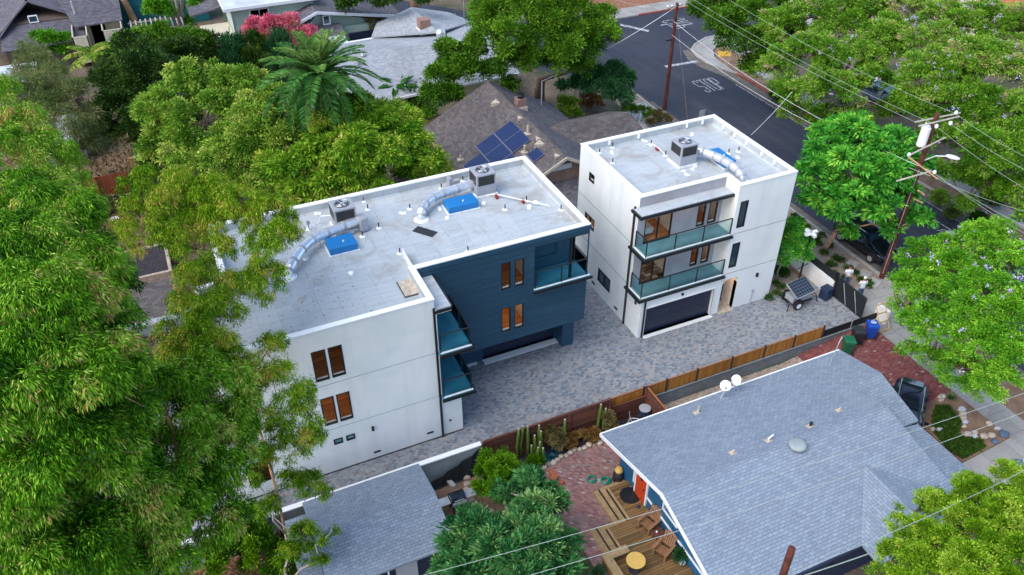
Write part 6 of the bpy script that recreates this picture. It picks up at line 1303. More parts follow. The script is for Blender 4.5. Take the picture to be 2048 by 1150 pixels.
# --- near willowy eucalyptus mass on the left
tree('huge bright green willow leaved eucalyptus filling the left side', [(110, 470, 17, 105), (30, 540, 17.5, 120), (150, 560, 17, 100), (90, 650, 17.5, 140), (205, 660, 16.5, 85), (20, 780, 17, 130), (170, 780, 16.5, 120), (40, 420, 16, 80), (130, 920, 15, 125), (10, 960, 14.5, 110), (215, 740, 16, 75), (240, 850, 15, 70), (80, 390, 16, 50), (190, 500, 16, 45)], N_(330), 'willow', 'euc', 'bark_tan', r0=.38, twigs=9, base=(-6.6, 20.5), name='eucalyptus_tree', tv=.27, inner=.12, sub=20)
tree('yellow tipped tree at the left edge behind the biggest eucalyptus', [(30, 260, 15, 60), (10, 330, 15, 75), (90, 320, 14.5, 60), (140, 370, 14, 42), (-15, 190, 15.5, 45), (110, 390, 14, 50), (60, 290, 15, 50)], N_(60), 'willow', 'euc', 'bark_tan', r0=.28, twigs=5, name='eucalyptus_tree', tm=.6, tv=.25, base=(-12, 34))
tree('low sprawling willow leaved eucalyptus at the bottom left', [(330, 820, 12.5, 100), (420, 800, 11.5, 95), (440, 900, 10.5, 85), (360, 940, 11, 110), (250, 1010, 11.5, 130), (120, 1080, 12, 130), (330, 1060, 10, 110), (420, 1020, 9.5, 80), (220, 1130, 10.5, 110), (20, 1120, 12, 100), (450, 850, 11, 60), (400, 740, 12, 55)], N_(230), 'willow', 'euc', 'bark_tan', r0=.32, twigs=8, base=(-5.2, 17.5), name='eucalyptus_tree', tm=.48, tv=.26, inner=.15, sub=16)
# --- gum tree in front of the white building, open crown with visible limbs
gb = [(325, 395, 14, 70), (400, 412, 13.6, 66), (460, 425, 13.6, 56), (530, 440, 13.2, 58), (305, 465, 13.5, 64), (370, 470, 13.2, 52), (530, 505, 12.8, 46), (560, 470, 13, 40), (435, 505, 12.8, 38), (405, 570, 12.4, 52), (490, 580, 12, 46), (535, 565, 12, 44), (385, 640, 12, 68), (440, 650, 11.6, 60), (400, 710, 11.6, 68), (525, 750, 11, 52), (555, 800, 10.4, 68), (595, 850, 9.8, 54), (510, 830, 10.4, 44), (545, 690, 11, 34), (560, 900, 9, 40), (455, 740, 11, 50), (615, 880, 9.4, 32)]
T2, B2 = tree('open crowned gum tree with tan limbs in front of the white parapet', gb, N_(190), 'gum', 'euc2', 'bark_tan', base=(.0, 24.2), r0=.06, twigs=1, name='gum_tree', inner=.15, tm=.6, tv=.26, fork=1.0, sub=13, grow=1.12)
tree('small drooping gum spray over the paver strip near the shed roof', [(615, 965, 6.5, 34), (575, 955, 6.6, 26), (645, 985, 6.3, 20), (545, 1000, 6.2, 20), (510, 960, 6.8, 18)], N_(9), 'gum', 'euc2', 'bark_white', base=(-.2, 24.6), r0=.08, twigs=1, name='gum_tree', tm=.45)
tree('pale limbed straggly gum hanging beside the shed corner', [(610, 1075, 3.0, 38), (650, 1080, 3.4, 18), (580, 1110, 2.6, 34), (668, 1060, 3.6, 14), (530, 1020, 3.6, 28), (640, 1120, 2.4, 22)], N_(13), 'gum', 'euc2', 'bark_white', base=(-.9, 22.6), r0=.1, twigs=4, name='gum_tree', tm=.4)
shrub('olive tangled undergrowth under the gums at the bottom left', [(470, 1080, .8, 45), (520, 1105, .8, 50), (440, 1130, .8, 50), (560, 1140, .6, 40), (500, 1040, .8, 35), (620, 1140, .5, 28)], N_(24), 'small', 'euc2', lf=1.3, tm=.15, group=None)
shrub('russet leaved low bush beside the shed wall', [(600, 1110, .2, 26), (630, 1085, .6, 20), (655, 1130, .2, 20), (560, 1085, .2, 20)], N_(6), 'small', 'brown', lf=1.2)
# --- trees behind the boarded building
tree('dense light green dome shaped tree, left one behind the long white building', [(390, 170, 9.5, 62), (340, 230, 8.5, 62), (410, 250, 8.5, 70), (330, 300, 7, 50), (390, 330, 6.5, 60), (310, 220, 8, 40), (440, 200, 9, 45), (360, 390, 5, 40)], N_(62), 'round', 'round', r0=.35, base=(1.2, 55), twigs=1, inner=.2, name='broadleaf_tree', tv=.22)
tree('dense light green dome shaped tree, right one next to the palm', [(480, 180, 9.5, 58), (530, 210, 9, 60), (570, 240, 8.5, 52), (490, 270, 8.5, 72), (560, 290, 8, 62), (460, 330, 7, 60), (520, 350, 6.5, 62), (600, 250, 8, 35), (440, 380, 5.5, 45), (590, 330, 7, 40)], N_(66), 'round', 'round', r0=.35, base=(5.3, 55.5), twigs=1, inner=.2, name='broadleaf_tree', tv=.22)
tree('wide loose yellowish tree directly behind the rear parapet', [(660, 260, 9.5, 58), (720, 240, 9.5, 62), (780, 250, 9.2, 62), (820, 290, 8.5, 55), (640, 320, 8.5, 62), (710, 310, 9, 68), (780, 320, 8.5, 62), (850, 330, 7.6, 45), (580, 350, 8, 52), (600, 390, 7, 50), (670, 370, 7.5, 55), (740, 370, 7.5, 50), (880, 335, 7, 28), (540, 330, 8, 34), (820, 350, 7, 36)], N_(85), 'loose', 'loose', r0=.35, base=(11.5, 47.5), twigs=1, inner=.2, name='broadleaf_tree', tm=.5, tv=.22)
# palm
def palm(label, top, base, n, Lf, z0=0):
    t = thing('palm_tree', label, 'palm tree', (*base, z0)); top = Vector(top)
    MB().tube([(*base, z0), tuple(top)], [.42, .38], 14).build('trunk', 'bark', t); rr = random.Random(5); Cs, Ds, Ls, Ws, Ts = [], [], [], [], []; rb = MB()
    for k in range(n):
        a = k*2.39996; f = k/n; el = R(82-118*f+rr.uniform(-6, 6)); ln = Lf*(.72+.33*min(1, f*1.8))*rr.uniform(.9, 1.08); h = Vector((math.cos(a), math.sin(a), 0)); tn = rr.gauss(.85-.75*f, .12)
        P = []; p = top.copy(); e = el; m = 16
        for j in range(m): P.append(p.copy()); p = p+(h*math.cos(e)+Vector((0, 0, math.sin(e))))*ln/m; e -= R(2.2+3.6*f)+ .035*(j/m)
        rb.tube([tuple(q) for q in P[::3]+[P[-1]]], [.05, .04, .03, .025, .02, .015, .01][:len(P[::3])+1], 4)
        for j in range(1, m):
            d = (P[j]-P[j-1]).normalized(); s = d.cross(Vector((0, 0, 1))).normalized(); up = s.cross(d)
            for i in range(5):
                q = P[j-1].lerp(P[j], i/5)
                for sg in (-1, 1): Cs.append(q); Ds.append(s*sg*.85+d*.62+up*.28-Vector((0, 0, .10))); Ls.append(.66*math.sin(math.pi*min(.97, (j+1.5)/(m+2)))**.6); Ws.append(.065); Ts.append(tn+rr.gauss(0, .08))
    rb.build('frond_rib', 'cactus', t); leaf_object('fronds', np.array(Cs), np.array(Ds), np.array(Ls), np.array(Ws), np.array(Ts), L['palm'], t)
palm('tall canary date palm with arching fronds behind the light green domes', at(636, 152, 12.5), (at(636, 152, 12.5).x, at(636, 152, 12.5).y), 60, 4.3)
# --- darker background planting
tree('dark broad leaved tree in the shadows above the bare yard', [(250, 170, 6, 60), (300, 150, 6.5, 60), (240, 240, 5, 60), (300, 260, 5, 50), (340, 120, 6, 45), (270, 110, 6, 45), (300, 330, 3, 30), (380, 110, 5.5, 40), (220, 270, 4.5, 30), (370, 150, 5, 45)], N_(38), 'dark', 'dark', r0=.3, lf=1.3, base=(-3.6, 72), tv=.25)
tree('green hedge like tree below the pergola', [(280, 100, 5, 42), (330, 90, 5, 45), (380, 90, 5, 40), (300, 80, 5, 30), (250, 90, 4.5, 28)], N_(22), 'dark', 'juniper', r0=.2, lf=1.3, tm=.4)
for k, (cx, lb) in enumerate(((420, 'dark upright evergreen at the left of the row below the mint house'), (465, 'dark upright evergreen in the middle left of the row'), (515, 'dark upright evergreen in the middle right of the row'), (560, 'dark upright evergreen beside the palm'))):
    shrub(lb, [(cx, 95-k*2, 4.6, 26), (cx+12, 125, 3.4, 30), (cx-12, 130, 3.2, 28), (cx+5, 160, 2, 26), (cx, 110, 4, 28)], N_(7), 'upright', 'darkblue' if k % 2 else 'dark', name='evergreen', cat='evergreen', group='row of dark evergreens', lf=1.6, tm=.6)
tree('grey green wispy casuarina on the far left', [(70, 130, 9.5, 40), (110, 170, 9, 48), (60, 190, 9, 52), (150, 200, 8.5, 42), (110, 240, 8, 58), (40, 240, 8, 40), (170, 250, 7, 40), (90, 290, 6.5, 40), (180, 290, 5.5, 34), (150, 330, 4.5, 38), (55, 100, 9.8, 24)], N_(50), 'casu', 'casu', 'bark', r0=.25, twigs=8, base=(-9, 66), inner=.3, name='casuarina_tree', tv=.25)
shrub('bright green rounded bush in front of the pale boarded balcony', [(78, 78, 2.5, 16), (100, 80, 2.5, 19), (128, 80, 2.3, 15), (92, 95, 1.8, 17), (118, 98, 1.6, 15)], N_(9), 'dark', 'bright', lf=1.2)
shrub('bright green tree crown above the pergola slats', [(310, 10, 5, 20), (325, 18, 4.5, 18), (300, 20, 4, 13)], N_(7), 'dark', 'bright', lf=1.3, name='tree', cat='tree')
shrub('grey green ceanothus bush at the foot of the tan wall', [(190, 415, .8, 24), (220, 412, .8, 24), (245, 410, .8, 20), (175, 430, .5, 18)], N_(8), 'small', 'casu', lf=1.4)
# tree fern
def frond_plant(name, label, cat, p, n, Lf, el0, el1, leaf, lw, ll, trunk=None, bend=5.0, seed=1):
    t = thing(name, label, cat, (p[0], p[1], p[2]-(trunk or 0))); rr = random.Random(seed); Cs, Ds, Ls, Ws, Ts = [], [], [], [], []; top = Vector(p); rb = MB()
    if trunk: MB().tube([(p[0], p[1], p[2]-trunk), tuple(p)], [.2, .16], 10).build('trunk', 'bark', t)
    for k in range(n):
        a = k*2.39996; f = k/n; e = R(el0+(el1-el0)*f); h = Vector((math.cos(a), math.sin(a), 0)); q = top.copy(); m = 14; P = []; tn = rr.gauss(.5, .2)
        for j in range(m): P.append(q.copy()); q = q+(h*math.cos(e)+Vector((0, 0, math.sin(e))))*Lf/m; e -= R(bend)
        rb.tube([tuple(P[0]), tuple(P[7]), tuple(P[-1])], [.03, .02, .008], 4)
        for j in range(1, m):
            d = (P[j]-P[j-1]).normalized(); s = d.cross(Vector((0, 0, 1))).normalized()
            for i in range(4):
                c_ = P[j-1].lerp(P[j], i/4)
                for sg in (-1, 1): Cs.append(c_); Ds.append(s*sg+d*.35-Vector((0, 0, .18))); Ls.append(ll*math.sin(math.pi*min(.96, (j+2)/(m+2)))); Ws.append(lw); Ts.append(tn+rr.gauss(0, .1))
    rb.build('stalk', 'cactus', t); leaf_object('fronds', np.array(Cs), np.array(Ds), np.array(Ls), np.array(Ws), np.array(Ts), L[leaf], t); return t
frond_plant('tree_fern', 'pale lime tree fern, left one of two near the boarded balconies', 'tree fern', at(182, 108, 3.6), 13, 3.0, 40, 5, 'treefern', .14, .6, 3.6)
frond_plant('tree_fern', 'pale lime tree fern, right one of two near the boarded balconies', 'tree fern', at(242, 100, 3.6), 13, 2.9, 40, 5, 'treefern', .14, .6, 3.6, seed=3)
shrub('vivid pink flowering bougainvillea mound beside the palm crown', [(515, 62, 4.4, 28), (548, 60, 4.6, 32), (582, 60, 4.4, 32), (575, 85, 3.6, 30), (610, 75, 3.8, 28), (595, 105, 2.8, 24), (505, 75, 3.6, 20)], N_(24), 'small', 'pink', lf=1.9, name='bougainvillea', cat='flowering shrub', tv=.22)
tree('sprawling bright green juniper standing tall beside the road', [(985, 30, 10, 42), (1040, 20, 11, 42), (1100, 20, 11, 42), (1150, 35, 10, 42), (1190, 60, 9, 40), (975, 80, 9, 36), (1020, 75, 9.5, 38), (1080, 75, 9, 40), (1130, 90, 8.5, 38), (1180, 100, 7.5, 30), (1220, 75, 7, 20), (1060, 120, 7, 36), (1010, 120, 7, 28), (1110, 130, 6.5, 34), (1160, 135, 6, 26), (1205, 30, 9, 24), (960, 50, 9.5, 22), (1000, -5, 11, 30), (1120, -8, 11, 30)], N_(95), 'juniper', 'juniper', 'bark', base=(32.0, 64.5), r0=.45, lf=1.6, twigs=4, inner=.25, grow=1.2, name='juniper_tree', tv=.25)
tree('gnarled tree with pale branches behind the brown roof ridge', [(900, 110, 6, 34), (950, 100, 6.2, 30), (880, 150, 5.2, 34), (930, 140, 5.6, 36), (985, 140, 5.6, 28), (870, 190, 4.2, 30), (905, 190, 4.0, 26), (1020, 170, 4.6, 22), (860, 225, 3, 20), (890, 90, 6.2, 20)], N_(28), 'dark', 'juniper', 'bark_white', base=(25.0, 63.2), r0=.22, twigs=5, lf=1.15, inner=.15, tm=.35, tv=.22)
tree('dark glossy round tree by the pale gravel at the road', [(1190, 150, 4.6, 28), (1225, 145, 4.8, 30), (1250, 165, 4.2, 26), (1215, 180, 4.0, 30), (1245, 195, 3.4, 24), (1180, 175, 4, 22)], N_(20), 'dark', 'darkblue', 'bark_white', r0=.16, lf=1.0, base=(38.3, 59.6), tm=.55, tv=.22)
shrub('dark bushy shrub at the left of the glossy round tree', [(1165, 150, 3.2, 24), (1150, 165, 2.4, 18), (1175, 175, 2.2, 20), (1125, 170, 1.4, 14)], N_(8), 'dark', 'darkblue', tm=.3)
shrub('rounded light green bush behind the brown roof corner', [(1130, 205, 1.6, 18), (1145, 212, 1.5, 20), (1122, 222, 1.0, 16), (1150, 228, .9, 16)], N_(8), 'pitto', 'round', lf=1.3)
shrub('dry russet shrub between the round tree and the brown roof', [(1175, 195, .8, 16), (1190, 205, .7, 18), (1170, 212, .5, 16)], N_(5), 'small', 'brown', lf=1.4)
shrub('low green hedge at the end of the brown wing roof', [(1262, 222, .9, 14), (1280, 225, .9, 14), (1297, 228, .8, 13), (1250, 215, .8, 10)], N_(6), 'upright', 'juniper', lf=.7)
shrub('brownish rounded bush at the foot of the junction pole', [(1315, 232, .7, 15), (1330, 238, .6, 13), (1300, 244, .5, 12)], N_(5), 'small', 'dry', lf=1.3)
shrub('olive dry bush against the pale grey roof', [(720, 45, 2, 22), (745, 50, 2, 22), (765, 45, 1.8, 18), (700, 58, 1.2, 14)], N_(7), 'small', 'dry', lf=2.0, tm=.7)
shrub('spiky green clump left of the olive dry bush', [(705, 45, 1.4, 15), (698, 58, 1, 12)], N_(3), 'upright', 'bright', lf=1.4)
tree('dark leafy tree touching the top edge above the pale grey roof', [(690, 5, 5, 22), (720, -5, 5.5, 26), (760, 0, 5.5, 20), (850, -8, 6, 20), (790, -10, 6, 20)], N_(9), 'dark', 'dark', lf=1.5, base=(25.5, 98), r0=.2, tm=.6)
t = thing('eucalyptus_tree', 'pale forked eucalyptus trunk rising behind the chimney roof', 'tree', (28.9, 88.9, 0)); p = at(832, 42, 0)
MB().tube([(p.x, p.y, 0), (p.x, p.y, 4), (p.x-1.2, p.y, 9)], [.6, .5, .35], 10).tube([(p.x, p.y, 1.5), (p.x+1.2, p.y, 4), (p.x+1.6, p.y, 9)], [.4, .3, .2], 10).build('trunk', 'bark_tan', t, smooth=True); foliage(t, [(p.x-1, p.y, 10.5, 2.2), (p.x+1.6, p.y, 10, 1.8)], N_(4), 'gum', L['euc2'], lf=2)
t = thing('palm_tree', 'leaning tan palm trunk in front of the teal house', 'palm tree', (-1, 98, 0)); p = at(282, 68, 0); MB().tube([(p.x, p.y, 0), (p.x-.9, p.y, 4.5), (p.x-2.2, p.y, 10)], [.42, .32, .28], 10).build('trunk', 'bark_tan', t)
t = thing('bare_tree', 'pale many stemmed bare tree in front of the teal house', 'tree', (3.7, 96.5, 0)); p = at(368, 75, 0); mb = MB(); rr = random.Random(2)
for k in range(9):
    a = k*.8; mb.tube([(p.x, p.y, 0), (p.x+.5*math.cos(a), p.y+.5*math.sin(a), 3), (p.x+1.5*math.cos(a), p.y+1.5*math.sin(a), 6+rr.random()), (p.x+2.6*math.cos(a+.3), p.y+2.6*math.sin(a), 9)], [.28, .2, .13, .05], 7)
mb.build('trunk', 'bark_white', t, smooth=True)
shrub('green leafy clump behind the pale bare tree', [(345, 20, 3, 20), (395, 8, 4, 16), (375, 45, 1.5, 14)], N_(5), 'dark', 'bright', lf=1.2)
frond_plant('banana_plant', 'broad leaved banana like plant left of the gnarled tree', 'plant', at(795, 185, 2.2), 12, 2.4, 80, 35, 'palm', .5, .35, 2.0, 7.0, 4)
shrub('dark bush at the corner of the pale grey roof by the banana plant', [(820, 195, 2, 22), (845, 180, 2.2, 22), (835, 215, 1.4, 20), (800, 200, 1.4, 16)], N_(8), 'dark', 'dark', lf=1.1, tm=.65)
# --- across the street
tree('dark green dense tree at the top beyond the corner pavement', [(1410, 20, 8, 34), (1450, 40, 8, 40), (1500, 30, 8.5, 45), (1470, 80, 6.5, 38), (1520, 90, 7, 42), (1440, 0, 9, 34), (1530, 130, 5, 36), (1560, 60, 8, 40), (1580, 10, 9, 40), (1500, 130, 4.5, 24), (1400, 5, 8, 20)], N_(36), 'dark', 'juniper', base=(60, 66), r0=.3, lf=1.25, tm=.3, tv=.2)
def jac(label, blobs, n, base, leaf='jac', lf=1.2, tm=.5, nf=160, fr=.2, **k):
    t, B = tree(label, blobs, n, 'jac', leaf, 'bark', base=base, r0=.3, lf=lf, name='jacaranda_tree', twigs=4, tm=tm, inner=.22, group=None, **k)
    P, U = clumps(B, nf*3, 0, .8, 0); P = P[U[:, 2] > -.1][:nf]; U = U[:len(P)]; kk = np.repeat(np.arange(len(P)), 14); off = unit(len(kk))*fr*RNG.random(len(kk))[:, None]; sz = RNG.uniform(.5, 1.3, len(P))[kk]
    leaf_object('blossom', P[kk]+off*sz[:, None]+np.array([0, 0, .15]), unit(len(kk))+np.array([0, -.3, .5]),   .10*sz, .07*sz, RNG.random(len(kk)), L['lilac'], t); return t
jac('large jacaranda with scattered lilac blossom nearest the far kerb bend', [(1560, 60, 9, 50), (1620, 40, 10, 56), (1690, 40, 10, 56), (1560, 130, 8, 46), (1620, 120, 9, 60), (1700, 120, 9, 62), (1560, 185, 6.5, 40), (1610, 190, 7, 46), (1680, 190, 7.5, 50), (1740, 170, 8, 50), (1650, 240, 5, 36), (1590, 225, 4.5, 30), (1770, 90, 9.5, 60), (1700, 240, 5.5, 40), (1650, -5, 10.5, 45), (1750, 10, 10.5, 50)], N_(115), (58.5, 53), nf=60)
jac('large jacaranda at the top right corner with pale lilac blossom', [(1830, 90, 10, 60), (1890, 60, 10.5, 60), (1960, 60, 10.5, 60), (2030, 70, 10.5, 60), (1840, 160, 9.5, 55), (1910, 140, 10, 65), (1990, 140, 10, 65), (2050, 170, 9.5, 55), (1820, 20, 11, 45)], N_(90), (66, 47), nf=120, tm=.58)
jac('broad jacaranda behind the transformer pole', [(1830, 215, 8, 46), (1890, 210, 8.5, 52), (1960, 220, 8.5, 58), (2030, 240, 8.5, 58), (1880, 280, 7, 46), (1950, 300, 7.5, 56), (2030, 320, 7.5, 56), (1900, 345, 5.5, 34), (1960, 370, 5, 38), (2040, 390, 5.5, 44), (1990, 330, 6, 46), (2055, 440, 5, 26), (1930, 405, 3.5, 24), (1780, 215, 6, 30)], N_(100), (60.5, 37), nf=60, tm=.42)
for k, (px_, py_, zz, rp, lf_) in enumerate(((1560, 190, 1, 18, 'dark'), (1720, 262, 1.2, 20, 'casu'), (1760, 290, 1.0, 16, 'dark'), (1955, 440, .7, 16, 'dark'), (1905, 425, .6, 12, 'casu'), (1880, 395, .8, 15, 'jac'), (1985, 395, 1.0, 18, 'dark'))):
    shrub(('dark low shrub on the far verge under the first jacaranda', 'grey green shrub on the far verge above the feathery tree', 'dark low shrub on the far verge behind the feathery tree', 'dark round shrub beside pale boulders on the far verge', 'small grey shrub on the far verge near the dark round one', 'green shrub beside the lamp pole on the far verge', 'dark shrub beside the far pavement at the right edge')[k], [(px_, py_, zz, rp), (px_+rp*.5, py_+3, zz*.8, rp*.7)], N_(3), 'small', lf_, lf=1.6)
stones_f = [(1938, 452), (1930, 468), (1962, 430), (1900, 470)]
for k, q in enumerate(stones_f): p = at(*q, .1); o = MB().ball((p.x, p.y, .15), (.5, .35, .28), k, 10, .2).build('verge_boulder', 'palegravel', smooth=True); tag(o, 'pale boulder on the dry verge across the street', 'boulder', 'pale boulders on the far verge')
t = thing('wooden_fence', 'dark slatted fence across the street at the right edge', 'fence', (58, 32, 0)); 
for k in range(16): MB().box(56.6, 30+k*.35, 0, 56.66, 30.2+k*.35, 1.3).build('slat', 'redwood', t)
# feathery street tree
tree('vivid green feathery leaved tree over the parked black car', [(1650, 290, 7.5, 52), (1710, 280, 8, 56), (1770, 300, 8, 52), (1640, 350, 6.5, 48), (1700, 350, 7.2, 60), (1770, 360, 7, 54), (1820, 330, 7, 36), (1630, 400, 5, 34), (1690, 410, 5.5, 48), (1760, 420, 5.5, 44), (1810, 400, 5.5, 34), (1700, 255, 8.2, 34), (1840, 440, 4.5, 26), (1780, 455, 4, 24), (1695, 460, 3.4, 20)], N_(46), 'fern', 'fern', 'bark_tan', base=(39.3, 34.2), r0=.16, lf=.85, name='feathery_tree', twigs=1, inner=.2, tv=.22)
tree('young bright green tree in the gravel bed beside the white corner building', [(1580, 465, 3.3, 26), (1600, 480, 3.0, 26), (1575, 500, 2.6, 26), (1600, 510, 2.4, 22), (1590, 450, 3.6, 20), (1565, 520, 2.2, 14)], N_(13), 'dark', 'fern', 'bark_white', base=(34.3, 32.9), r0=.05, lf=.75, twigs=1, name='young_tree')
shrub('round dark cover at the foot of the young tree', [(1566, 545, .15, 12), (1556, 540, .15, 9)], N_(3), 'small', 'grassy', tm=.6)
gl = 'low grassy tuft in the gravel beds by the front wall'
for k, q in enumerate(((1552, 566), (1554, 588), (1538, 596), (1563, 574), (1600, 440), (1612, 452), (1632, 478), (1645, 470), (1659, 492), (1648, 505), (1636, 488), (1665, 528), (1656, 530), (1668, 548), (1697, 535), (1708, 545), (1722, 560), (1738, 566), (1682, 520), (1672, 515), (1580, 445), (1590, 432), (1735, 572), (1690, 555))):
    p = at(*q, .1); t = thing('grass_tuft', gl, 'grass tuft', (p.x, p.y, 0), 'grassy tufts in the front beds'); foliage(t, [(p.x, p.y, .08, .19)], 420, 'small', L['grassy'], 'blades', lf=1.0, tint_mid=.55)
for k, q in enumerate(((1705, 528), (1730, 548), (1748, 565))): p = at(*q, .02); o = MB().cbox((p.x, p.y, .03), (.45, .35, .03), .4).build('stepping_stone', 'kerb'); tag(o, 'flat concrete stepping stone in the gravel verge by the dark car', 'stepping stone', 'stepping stones in the verge')
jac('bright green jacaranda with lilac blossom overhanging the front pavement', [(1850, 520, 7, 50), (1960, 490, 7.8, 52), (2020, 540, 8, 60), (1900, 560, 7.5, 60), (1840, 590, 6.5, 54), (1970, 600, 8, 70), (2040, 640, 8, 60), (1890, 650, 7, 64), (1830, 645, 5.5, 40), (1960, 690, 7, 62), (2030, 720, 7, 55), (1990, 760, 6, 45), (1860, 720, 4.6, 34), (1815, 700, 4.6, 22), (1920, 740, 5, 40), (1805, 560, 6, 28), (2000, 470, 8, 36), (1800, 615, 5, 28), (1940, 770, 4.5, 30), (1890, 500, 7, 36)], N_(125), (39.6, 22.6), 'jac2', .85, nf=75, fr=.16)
tree('lime green rounded tree at the bottom right corner', [(1830, 1060, 5.5, 50), (1890, 1020, 6, 50), (1960, 990, 6.5, 50), (2030, 970, 6.5, 45), (1870, 1100, 6, 60), (1940, 1070, 7, 60), (2020, 1050, 7.5, 60), (1800, 1110, 5, 40), (1850, 1150, 5.5, 60), (1950, 1140, 7, 70), (2040, 1130, 7.5, 70), (1770, 1150, 4.5, 30), (1845, 1015, 5.2, 18), (1885, 1000, 5.4, 15)], N_(105), 'pitto', 'pitto', 'bark', base=(26.3, 9.6), r0=.22, lf=.9, twigs=1, tv=.24, tm=.42)
# --- yard shrubs
tree('glossy dark green spreading oleander beside the brick patio', [(960, 1065, 3.2, 55), (1035, 1065, 3.4, 40), (1075, 1025, 3.2, 46), (920, 1090, 3, 50), (1000, 1100, 3.6, 60), (1080, 1090, 3.4, 55), (1130, 1090, 2.6, 34), (940, 1140, 3, 55), (1040, 1150, 3.4, 60), (1120, 1140, 2.8, 40), (1060, 975, 2.6, 38), (1100, 1000, 2.4, 34), (900, 1130, 2.4, 34), (1010, 985, 2.4, 26)], N_(40), 'glossy', 'glossy', 'bark_white', base=(9.6, 21.2), r0=.12, lf=1.3, sub=10, twigs=2, tm=.5, tv=.24)
shrub('yellow green citrus bush beside the barbecue soil patch', [(985, 935, 1.2, 38), (1022, 940, 1.2, 34), (1052, 952, .9, 26), (978, 972, .8, 34), (1015, 968, 1.3, 36), (1000, 912, .5, 20)], N_(26), 'small', 'citrus', lf=1.15, tv=.22)
shrub('brownish round bush behind the blue agaves', [(1103, 870, .2, 24), (1115, 885, -.1, 18)], N_(6), 'small', 'dry', lf=.9, tm=.6)
shrub('brownish round bush beside the pair of cacti', [(1215, 838, .2, 20), (1222, 850, -.1, 16)], N_(5), 'small', 'dry', lf=.9, tm=.75)
shrub('scrubby russet groundcover in the middle of the cactus bed', [(1150, 880, -.6, 16), (1170, 872, -.6, 16), (1190, 868, -.6, 14), (1140, 890, -.7, 12), (1185, 878, -.7, 10)], N_(8), 'small', 'brown', lf=.9, tm=.6)
shrub('small potted green plant by the brick patio edge', [(1068, 925, -.5, 12), (1078, 920, -.5, 10)], N_(2), 'upright', 'citrus', lf=.8)
pt = pot(12.75, 18.55, .22, 'terracotta pot with a dark leafy plant at the bottom of the deck'); foliage(pt, [(12.75, 18.55, -.5, .24)], 900, 'small', L['darkblue'], 'plant')
shrub('leafy potted plant against the blue wall near the lantern', [(1362, 1108, .0, 12), (1358, 1118, -.1, 10)], 1600, 'small', 'darkblue', z0=-.44)
def cover(name, label, polys, m, leaf, n, h=.12, lf=1.0, tm=.5):
    mb = []; 
    for (x0, y0, x1, y1) in polys:
        k = int(n*abs((x1-x0)*(y1-y0))); P = np.stack([RNG.uniform(x0, x1, k), RNG.uniform(y0, y1, k), np.zeros(k)], 1); P[:, 2] = [gz(a, b)+.02 for a, b in P[:, :2]]; mb.append(P)
    P = np.concatenate(mb); D = unit(len(P))*.7+np.array([0, 0, 1.0]); o = leaf_object(name, P, D, h*RNG.uniform(.5, 1.4, len(P)), .035*lf, RNG.normal(tm, .2, len(P)), L[leaf]); return tag(o, label, 'ground cover', kind='stuff')
def cover_poly(name, label, poly, leaf, n, h, lf, tm=.5):
    xs = [p[0] for p in poly]; ys = [p[1] for p in poly]; k = int(n*(max(xs)-min(xs))*(max(ys)-min(ys))); P = np.stack([RNG.uniform(min(xs), max(xs), k), RNG.uniform(min(ys), max(ys), k), np.zeros(k)], 1)
    ins = np.zeros(k, bool)
    for (x0, y0), (x1, y1) in zip(poly, poly[1:]+poly[:1]):
        c_ = ((y0 > P[:, 1]) != (y1 > P[:, 1])) & (P[:, 0] < (x1-x0)*(P[:, 1]-y0)/((y1-y0) or 1e-9)+x0); ins ^= c_
    P = P[ins]; P[:, 2] = [gz(a, b)+.02 for a, b in P[:, :2]]; D = unit(len(P))*.7+np.array([0, 0, 1.0])
    return tag(leaf_object(name, P, D, h*RNG.uniform(.5, 1.4, len(P)), lf, RNG.normal(tm, .2, len(P)), L[leaf]), label, 'ground cover', kind='stuff')
cover_poly('ground_cover', 'dark green groundcover in the front garden beds', [(33.4, 16.55), (35.0, 16.55), (35.1, 17.0), (34.4, 17.9), (35.2, 18.4), (35.5, 19.6), (34.9, 19.9), (33.6, 18.9), (33.2, 17.4)], 'grassy', 1500, .2, .05, .5)
cover_poly('leaf_litter_tufts', 'weedy russet litter under the gum trees', [(-5.5, 14), (1.1, 14), (1.1, 26.5), (-5.5, 26.5)], 'dry', 180, .16, .06, .5)
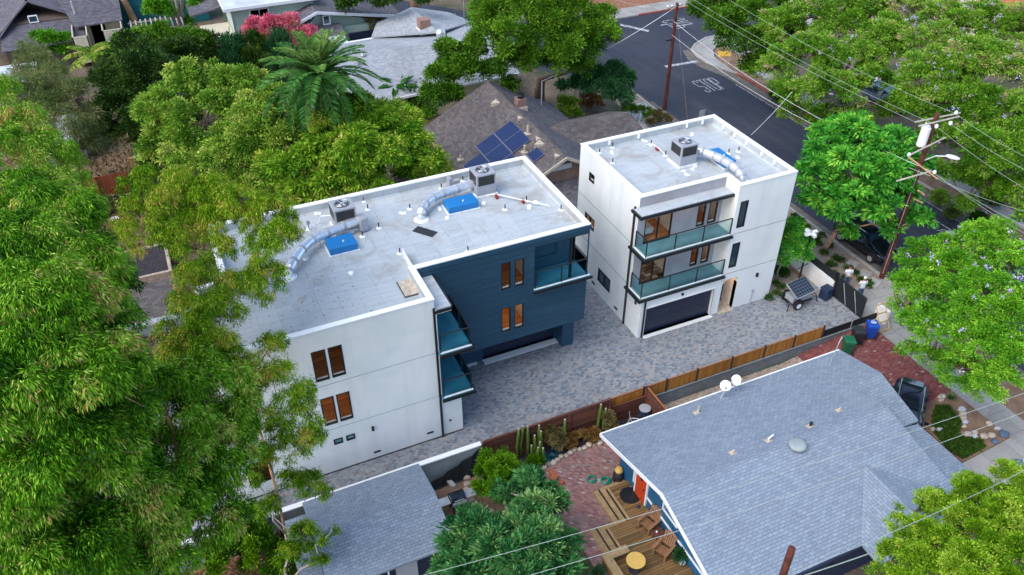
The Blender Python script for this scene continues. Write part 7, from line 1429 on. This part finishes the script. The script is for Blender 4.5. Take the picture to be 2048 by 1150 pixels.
cover_poly('yard_weeds', 'weeds and litter under the trees behind the buildings', [(-12, 41), (22, 41), (17, 62), (-12, 84)], 'dry', 14, .4, .16, .5)

# --- fallen leaves lying about
def litter(label, x0, y0, x1, y1, zf, n, leaf='brown', sz=.09, tm=.7):
    P = np.stack([RNG.uniform(x0, x1, n), RNG.uniform(y0, y1, n), np.zeros(n)], 1); P[:, 2] = [zf(a, b)+.012 for a, b in P[:, :2]]
    D = unit(n); D[:, 2] = np.abs(D[:, 2])*.12; tag(leaf_object('fallen_leaves', P, D, sz*RNG.uniform(.5, 1.4, n), sz*.35, RNG.normal(tm, .25, n), L[leaf]), label, 'fallen leaves', kind='stuff')
litter('dry leaves scattered on the paver strip under the gums', -3, 27.2, 9, 28.8, lambda x, y: 0, 500)
litter('dry leaves scattered on the paved court', 9.5, 27.3, 36, 33, lambda x, y: 0, 420, sz=.07)
litter('leaf bits scattered on the flat roof near the gum tree', .8, 29.4, 6.5, 38.5, lambda x, y: 8.755 if y < 38.6 and (y < 31 or x > .8) else 8.755, 500, sz=.08, tm=.5)
litter('leaf bits scattered over the long flat roof', 7, 32, 18.4, 39.3, lambda x, y: 8.755, 260, sz=.07)
litter('leaf bits on the shed roof', 1.3, 24.2, 6.9, 26.5, lambda x, y: 1.3+(26.62-y)*.258, 260, sz=.08)
litter('leaf bits on the lower shed roof slope', 1.3, 21.6, 6.9, 24.0, lambda x, y: 1.3+(y-21.5)*.25, 260, sz=.08)
litter('leaf bits scattered on the pale bungalow roof', 16, 18.9, 28.7, 23.9, lambda x, y: onroof(x, y), 380, sz=.06)
litter('leaf bits on the brick patio', 13, 18, 19.5, 25.5, lambda x, y: -.945, 420, sz=.07)
litter('leaves on the brick driveway under the jacaranda', 31.3, 17, 36.4, 26.6, lambda x, y: gz(x, y), 420, sz=.08)
litter('leaf litter along the far gutter', 51.3, 30, 52.4, 62, lambda x, y: 0, 900, sz=.12)
litter('leaf litter on the front pavement', 36.6, 14, 40.8, 30, lambda x, y: .01, 800, sz=.08)
